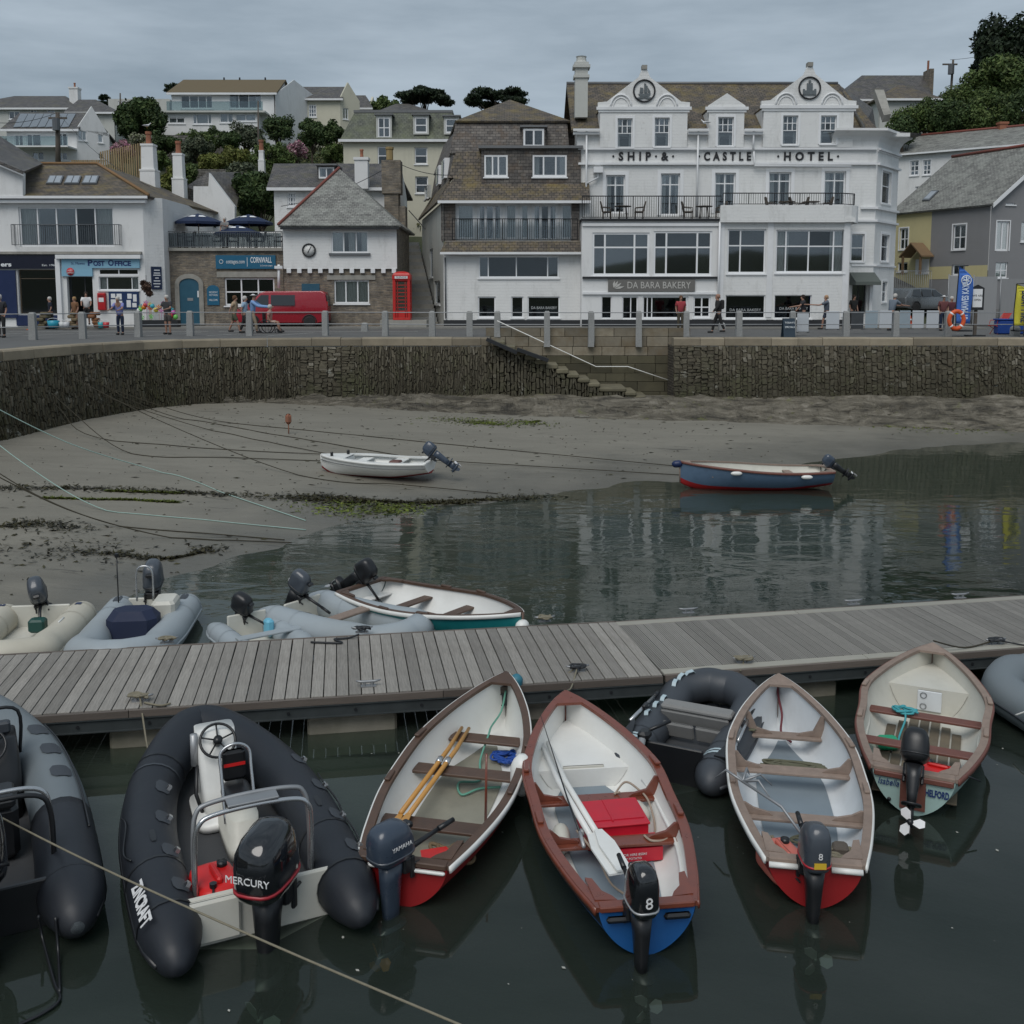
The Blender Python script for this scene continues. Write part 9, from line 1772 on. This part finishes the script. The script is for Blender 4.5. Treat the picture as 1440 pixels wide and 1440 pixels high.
outboard(ic,(.0,-.0,.45),tilt=-.25,s=1.15,cowl=COWLG,leg=BLKP,tiller=False,fat=.95,tall=1.1); mb=MB(); mb.bevbox((0,1.25,.36),(.72,.5,.5),.12); mb.build('seat_cover',M('navy_cover',(.01,.018,.05),.7,bp=.1),ic); mb=MB(); mb.bevbox((-.35,.7,.35),(.35,.5,.5),.05); mb.build('console',CRB,ic); mb=MB(); mb.tube(cat_([(-.12,.5,.5),(-.12,.5,.95),(0,.5,1.05),(.12,.5,.95),(.12,.5,.5)],4),.016,6); mb.build('hoop',STEEL,ic); mb=MB(); mb.tube([(.45,.3,.4),(.45,.3,1.15)],.01,5); mb.cyl((.45,.3,1.15),.03,.06,8); mb.build('aerial',BLKP,ic)
for s,k in ((-1,5),(1,len(Pc)-6)): patch(ic,Pc,k,.24,HDGR,0,.28,.12,'worn_patch')
mb=MB(); mb.bevbox((0,2.72,.42),(.2,.02,.05),.005); mb.build('name_patch',HDGR,ic)
idg,Pd,_,_=inflatable('small low grey inflatable with a black outboard between two larger ones',(-4.05,15.15,0),R(215),1.9,1.15,.17,HLGR,CRB,transom=CRB,strake=HLGR,bowlift=.03)
outboard(idg,(.0,-.0,.35),tilt=-.45,yaw=.5,s=.85,cowl=BLKP,leg=BLKP,badge=DECAL)
mb=MB(); mb.bevbox((0,.9,.33),(.95,.16,.03),.01); mb.build('seat',HLGR,idg); q=thing_in(idg,'fuel_can','blue and white water can in the small low inflatable','can',(-.2,.4,.08)); mb=MB(); mb.bevbox((0,0,.13),(.12,.18,.25),.03); mb.build('can',M('pale_blue_plastic',(.15,.45,.6),.5,bp=0),q)
ie,Pe,_,_=inflatable('pale grey inflatable angled beside the teal dinghy behind the pontoon',(-3.35,15.85,0),R(233),2.55,1.5,.235,HLGR,CRB,transom=CRB,strake=HLGR,bowsq=1.3,bowlift=.1)
outboard(ie,(.0,-.0,.45),tilt=-.55,yaw=.2,s=.98,cowl=COWLG,leg=BLKP,fat=.9,badge=DECAL); mb=MB(); mb.bevbox((0,1.15,.4),(1.1,.2,.04),.012); mb.build('seat',WOODG,ie)
for k in (len(Pe)-12,len(Pe)-15): patch(ie,Pe,k,.235,HDGR,.5,.14,.1,'patch')
loc,rz,L_=place((.15,14.5),(-2.5,16.5)); dt,hb,sz=dinghy('teal hulled white dinghy with brown trim moored behind the pontoon',loc,rz,L_,1.5,1.1,hull=TEALH,cap=WOODB,edge=WHB,inner=WHB,thw=((.28,.18),(.55,.18)),floor=WOODB,seatz=.25,sh=(.44,.6))
outboard(dt,(-.05,-.0,.5),tilt=-1.0,yaw=.2,s=.95,cowl=BLKP,leg=BLKP); fender(onboat(dt,(.04,L_+.03,.42)),(.3,1,0),'white fender at the bow of the teal dinghy',None,.1,.22); q=thing_in(dt,'bailer','small orange bailer in the stern of the teal dinghy','bailer',(.35,.7,.1)); mb=MB(); mb.bevbox((0,0,.08),(.2,.16,.14),.04); mb.build('scoop',MATS['orange_plastic'],q)
# ---------------- boats on the sand and in the shallows
def onsand(px,py): return sandpt(px,py)
a_,b_=onsand(470,662),onsand(606,676); wz=float(sandz(np.array([(a_.x+b_.x)/2]),np.array([(a_.y+b_.y)/2]))[0]); loc,rz,L_=place((a_.x-.35,a_.y,0),(b_.x,b_.y+.1,0),wz+.12)
dw,hb,sz=dinghy('white boat with grey outboard aground on the sand',loc,rz,L_,1.45,1.2,sh=(.36,.44),hull=WHB,bottom=(REDH,4),inner=WHB,cap=WHB,capw=.16,thw=((.3,.35),(.62,.3)),floor=FLG,seatz=.3,rub=WHB,rowl=False,name='motor_dinghy',group='boats away from the pontoon',foredeck=(.74,.42))
outboard(dw,(0,-.05,.48),tilt=-.95,yaw=.2,s=.95,cowl=COWLN,leg=COWLN,prop=DECAL)
mb=MB(); 
for s in (-1,1): mb.tube([Vector((s*(hb(t)+.03),t*L_,sz(t)-.12)) for t in [k/14 for k in range(15)]],.012,5)
mb.build('grey_stripe',GREYIRON,dw,kind='stuff'); mb=MB(); mb.bevbox((-.2,L_*.3,.34),(.35,.3,.08),.03); mb.build('brown_cushion',M('brown_vinyl',(.12,.05,.04),.6,bp=0),dw)
for t in (.78,.88): mb=MB(); mb.bevbox((.25 if t<.8 else -.2,L_*t,.5),(.06,.08,.14),.02); mb.build('cleat',BLKP,dw)
a_,b_=gnd(956,686,0),gnd(1165,686,0); loc,rz,L_=place(a_,b_,.06)
db,hb,sz=dinghy('long blue boat with cream inside and red waterline floating by the sand edge',loc,rz,L_,1.5,1.1,sh=(.46,.66),hull=SKYH,bottom=(REDH,5),inner=CRB,cap=WOODG,capw=.05,thw=((.25,.2),(.55,.2),(.78,.2)),floor=CRB,edge=WOODR,seatz=.3,name='motor_dinghy',group='boats away from the pontoon',rowl=False)
outboard(db,(0,-.05,.5),tilt=-.95,yaw=-.1,s=.82,cowl=COWLN,leg=BLKP,prop=DECAL)
for i,(t,lb) in enumerate(((.66,'white fender forward on the blue boat side'),(.2,'white fender aft on the blue boat side'))): q=onboat(db,(hb(t)+.06,t*L_,sz(t)-.08)); q2=onboat(db,(-hb(t)-.06,t*L_,sz(t)-.08)); q=q if q.y<q2.y else q2; fender(q,(1,0,0),lb,None,.055,.3)
q=onboat(db,(0,L_+.08,.6)); fender(q,(1,0,.1),'dark blue fender lashed to the bow of the blue boat',NAVY,.1,.3)
# ================================================================ PONTOON FITTINGS AND LINES
def onp(px,py,z=.5): return gnd(px,py,z)
def cleat(px,py,label,mat=RAILM,rz=AA,tangle=None):
    p=onp(px,py); o=empty('mooring_cleat',p,label,'cleat','cleats along the pontoon',rz); mb=MB(); mb.tube([(-.15,0,.075),(-.08,0,.06),(.08,0,.06),(.15,0,.075)],[.01,.018,.018,.01],8); mb.cyl((-.045,0,0),.018,.06,8); mb.cyl((.045,0,0),.018,.06,8); mb.box(-.09,.09,-.035,.035,0,.012); mb.build('horn',mat,o)
    if tangle: rope('cleat_hitch',[p+Vector((q.x,q.y,.05+q.z*.5)) for q in coil((0,0,0),.09,4,int(px),0,.5,.03)],.014,tangle,'mooring line made fast on the '+label)
    return p
c1=cleat(197,986,'cleat above the big black rigid inflatable',tangle=RPT); cleat(518,965,'cleat on the front edge left of the dinghy with yellow oars'); c3=cleat(812,944,'cleat above the mahogany dinghy bow',tangle=IRON); c4=cleat(1046,932,'cleat at the bow of the slate inflatable',rz=AB,tangle=RPT); c5=cleat(1400,906,'cleat at the right with black line',rz=AB,tangle=IRON)
c6=cleat(235,904,'cleat behind the pontoon by the grey inflatable',tangle=RPT); c7=cleat(509,889,'cleat at the pale grey inflatable bow',tangle=IRON); cleat(766,874,'cleat on the far edge right of the teal dinghy',tangle=RPT); cleat(968,862,'first bare cleat on the far pale edge',rz=AB); cleat(1200,850,'second bare cleat on the far pale edge',rz=AB); cleat(1350,841,'third bare cleat on the far pale edge',rz=AB)
def drop(a,b,lb,mt=RPT,sag=.12,r_=.011): rope('mooring_line',[a,a.lerp(b,.5)+Vector((0,0,-sag)),b],r_,mt,lb)
drop(c1+Vector((0,0,.06)),Vector((-3.75,10.2,.3)),'tan line from its cleat down beside the black rigid inflatable'); drop(c3+Vector((0,0,.06)),onboat(d4,(0,3.92,.66)),'tan line from the cleat to the mahogany dinghy bow'); drop(c3+Vector((0,0,.06)),onboat(d3,(.02,4.0,.62)),'line from the cleat to the bow of the dinghy with yellow oars',RPT,.2); drop(c4+Vector((0,0,.06)),onboat(i5,(.2,2.3,.5)),'line from the cleat to the slate inflatable bow',RPT,.1); drop(c5+Vector((0,0,.06)),onboat(d7,(0,3.6,.72)),'dark line from the right cleat to the pale green dinghy bow',RPD,.1); drop(c5+Vector((0,0,.06)),Vector((7.9,13.2,.5)),'black line from the right cleat to the edge inflatable',IRON,.05)
rope('loose_line',[onp(437,903,.52),onp(480,904,.52),onp(470,899,.52),onp(490,897,.52),onp(505,892,.55)],.014,IRON,'black line lying on the deck from the far edge cleat'); rope('loose_line',[onp(203,988,.52),onp(225,992,.52),onp(240,989,.52)],.012,RPT,'loose tan rope end on the deck by the near cleat')
# foreground line running from the left quay to lower centre
A0=gnd(-60,1118,.9); A1=gnd(720,1472,.9); rope('shore_line',[A0,A0.lerp(A1,.33)+Vector((0,0,-.06)),A0.lerp(A1,.66)+Vector((0,0,-.05)),A1],.008,RPT,'long tan mooring line stretched low across the foreground water')
r=random.Random(4)
rr=np.random.RandomState(12); n=90; x=rr.uniform(-4.5,6.5,n); y=rr.uniform(5.5,11.5,n); a=rr.rand(n)*6.28; s_=(.006+.02*rr.rand(n)**3)[:,None]; p=np.stack([x,y,np.full(n,.006)],1); d=np.stack([np.cos(a),np.sin(a),a*0],1); e=np.stack([-np.sin(a),np.cos(a),a*0],1); tag(fol_obj('floating_scraps',np.stack([p-d*s_,p-e*s_*.6,p+d*s_,p+e*s_*.6],1).reshape(-1,3),M('pale_scraps',(.4,.4,.36),.8,bp=0)),'tiny pale scraps and feathers floating on the near water','debris',kind='stuff')
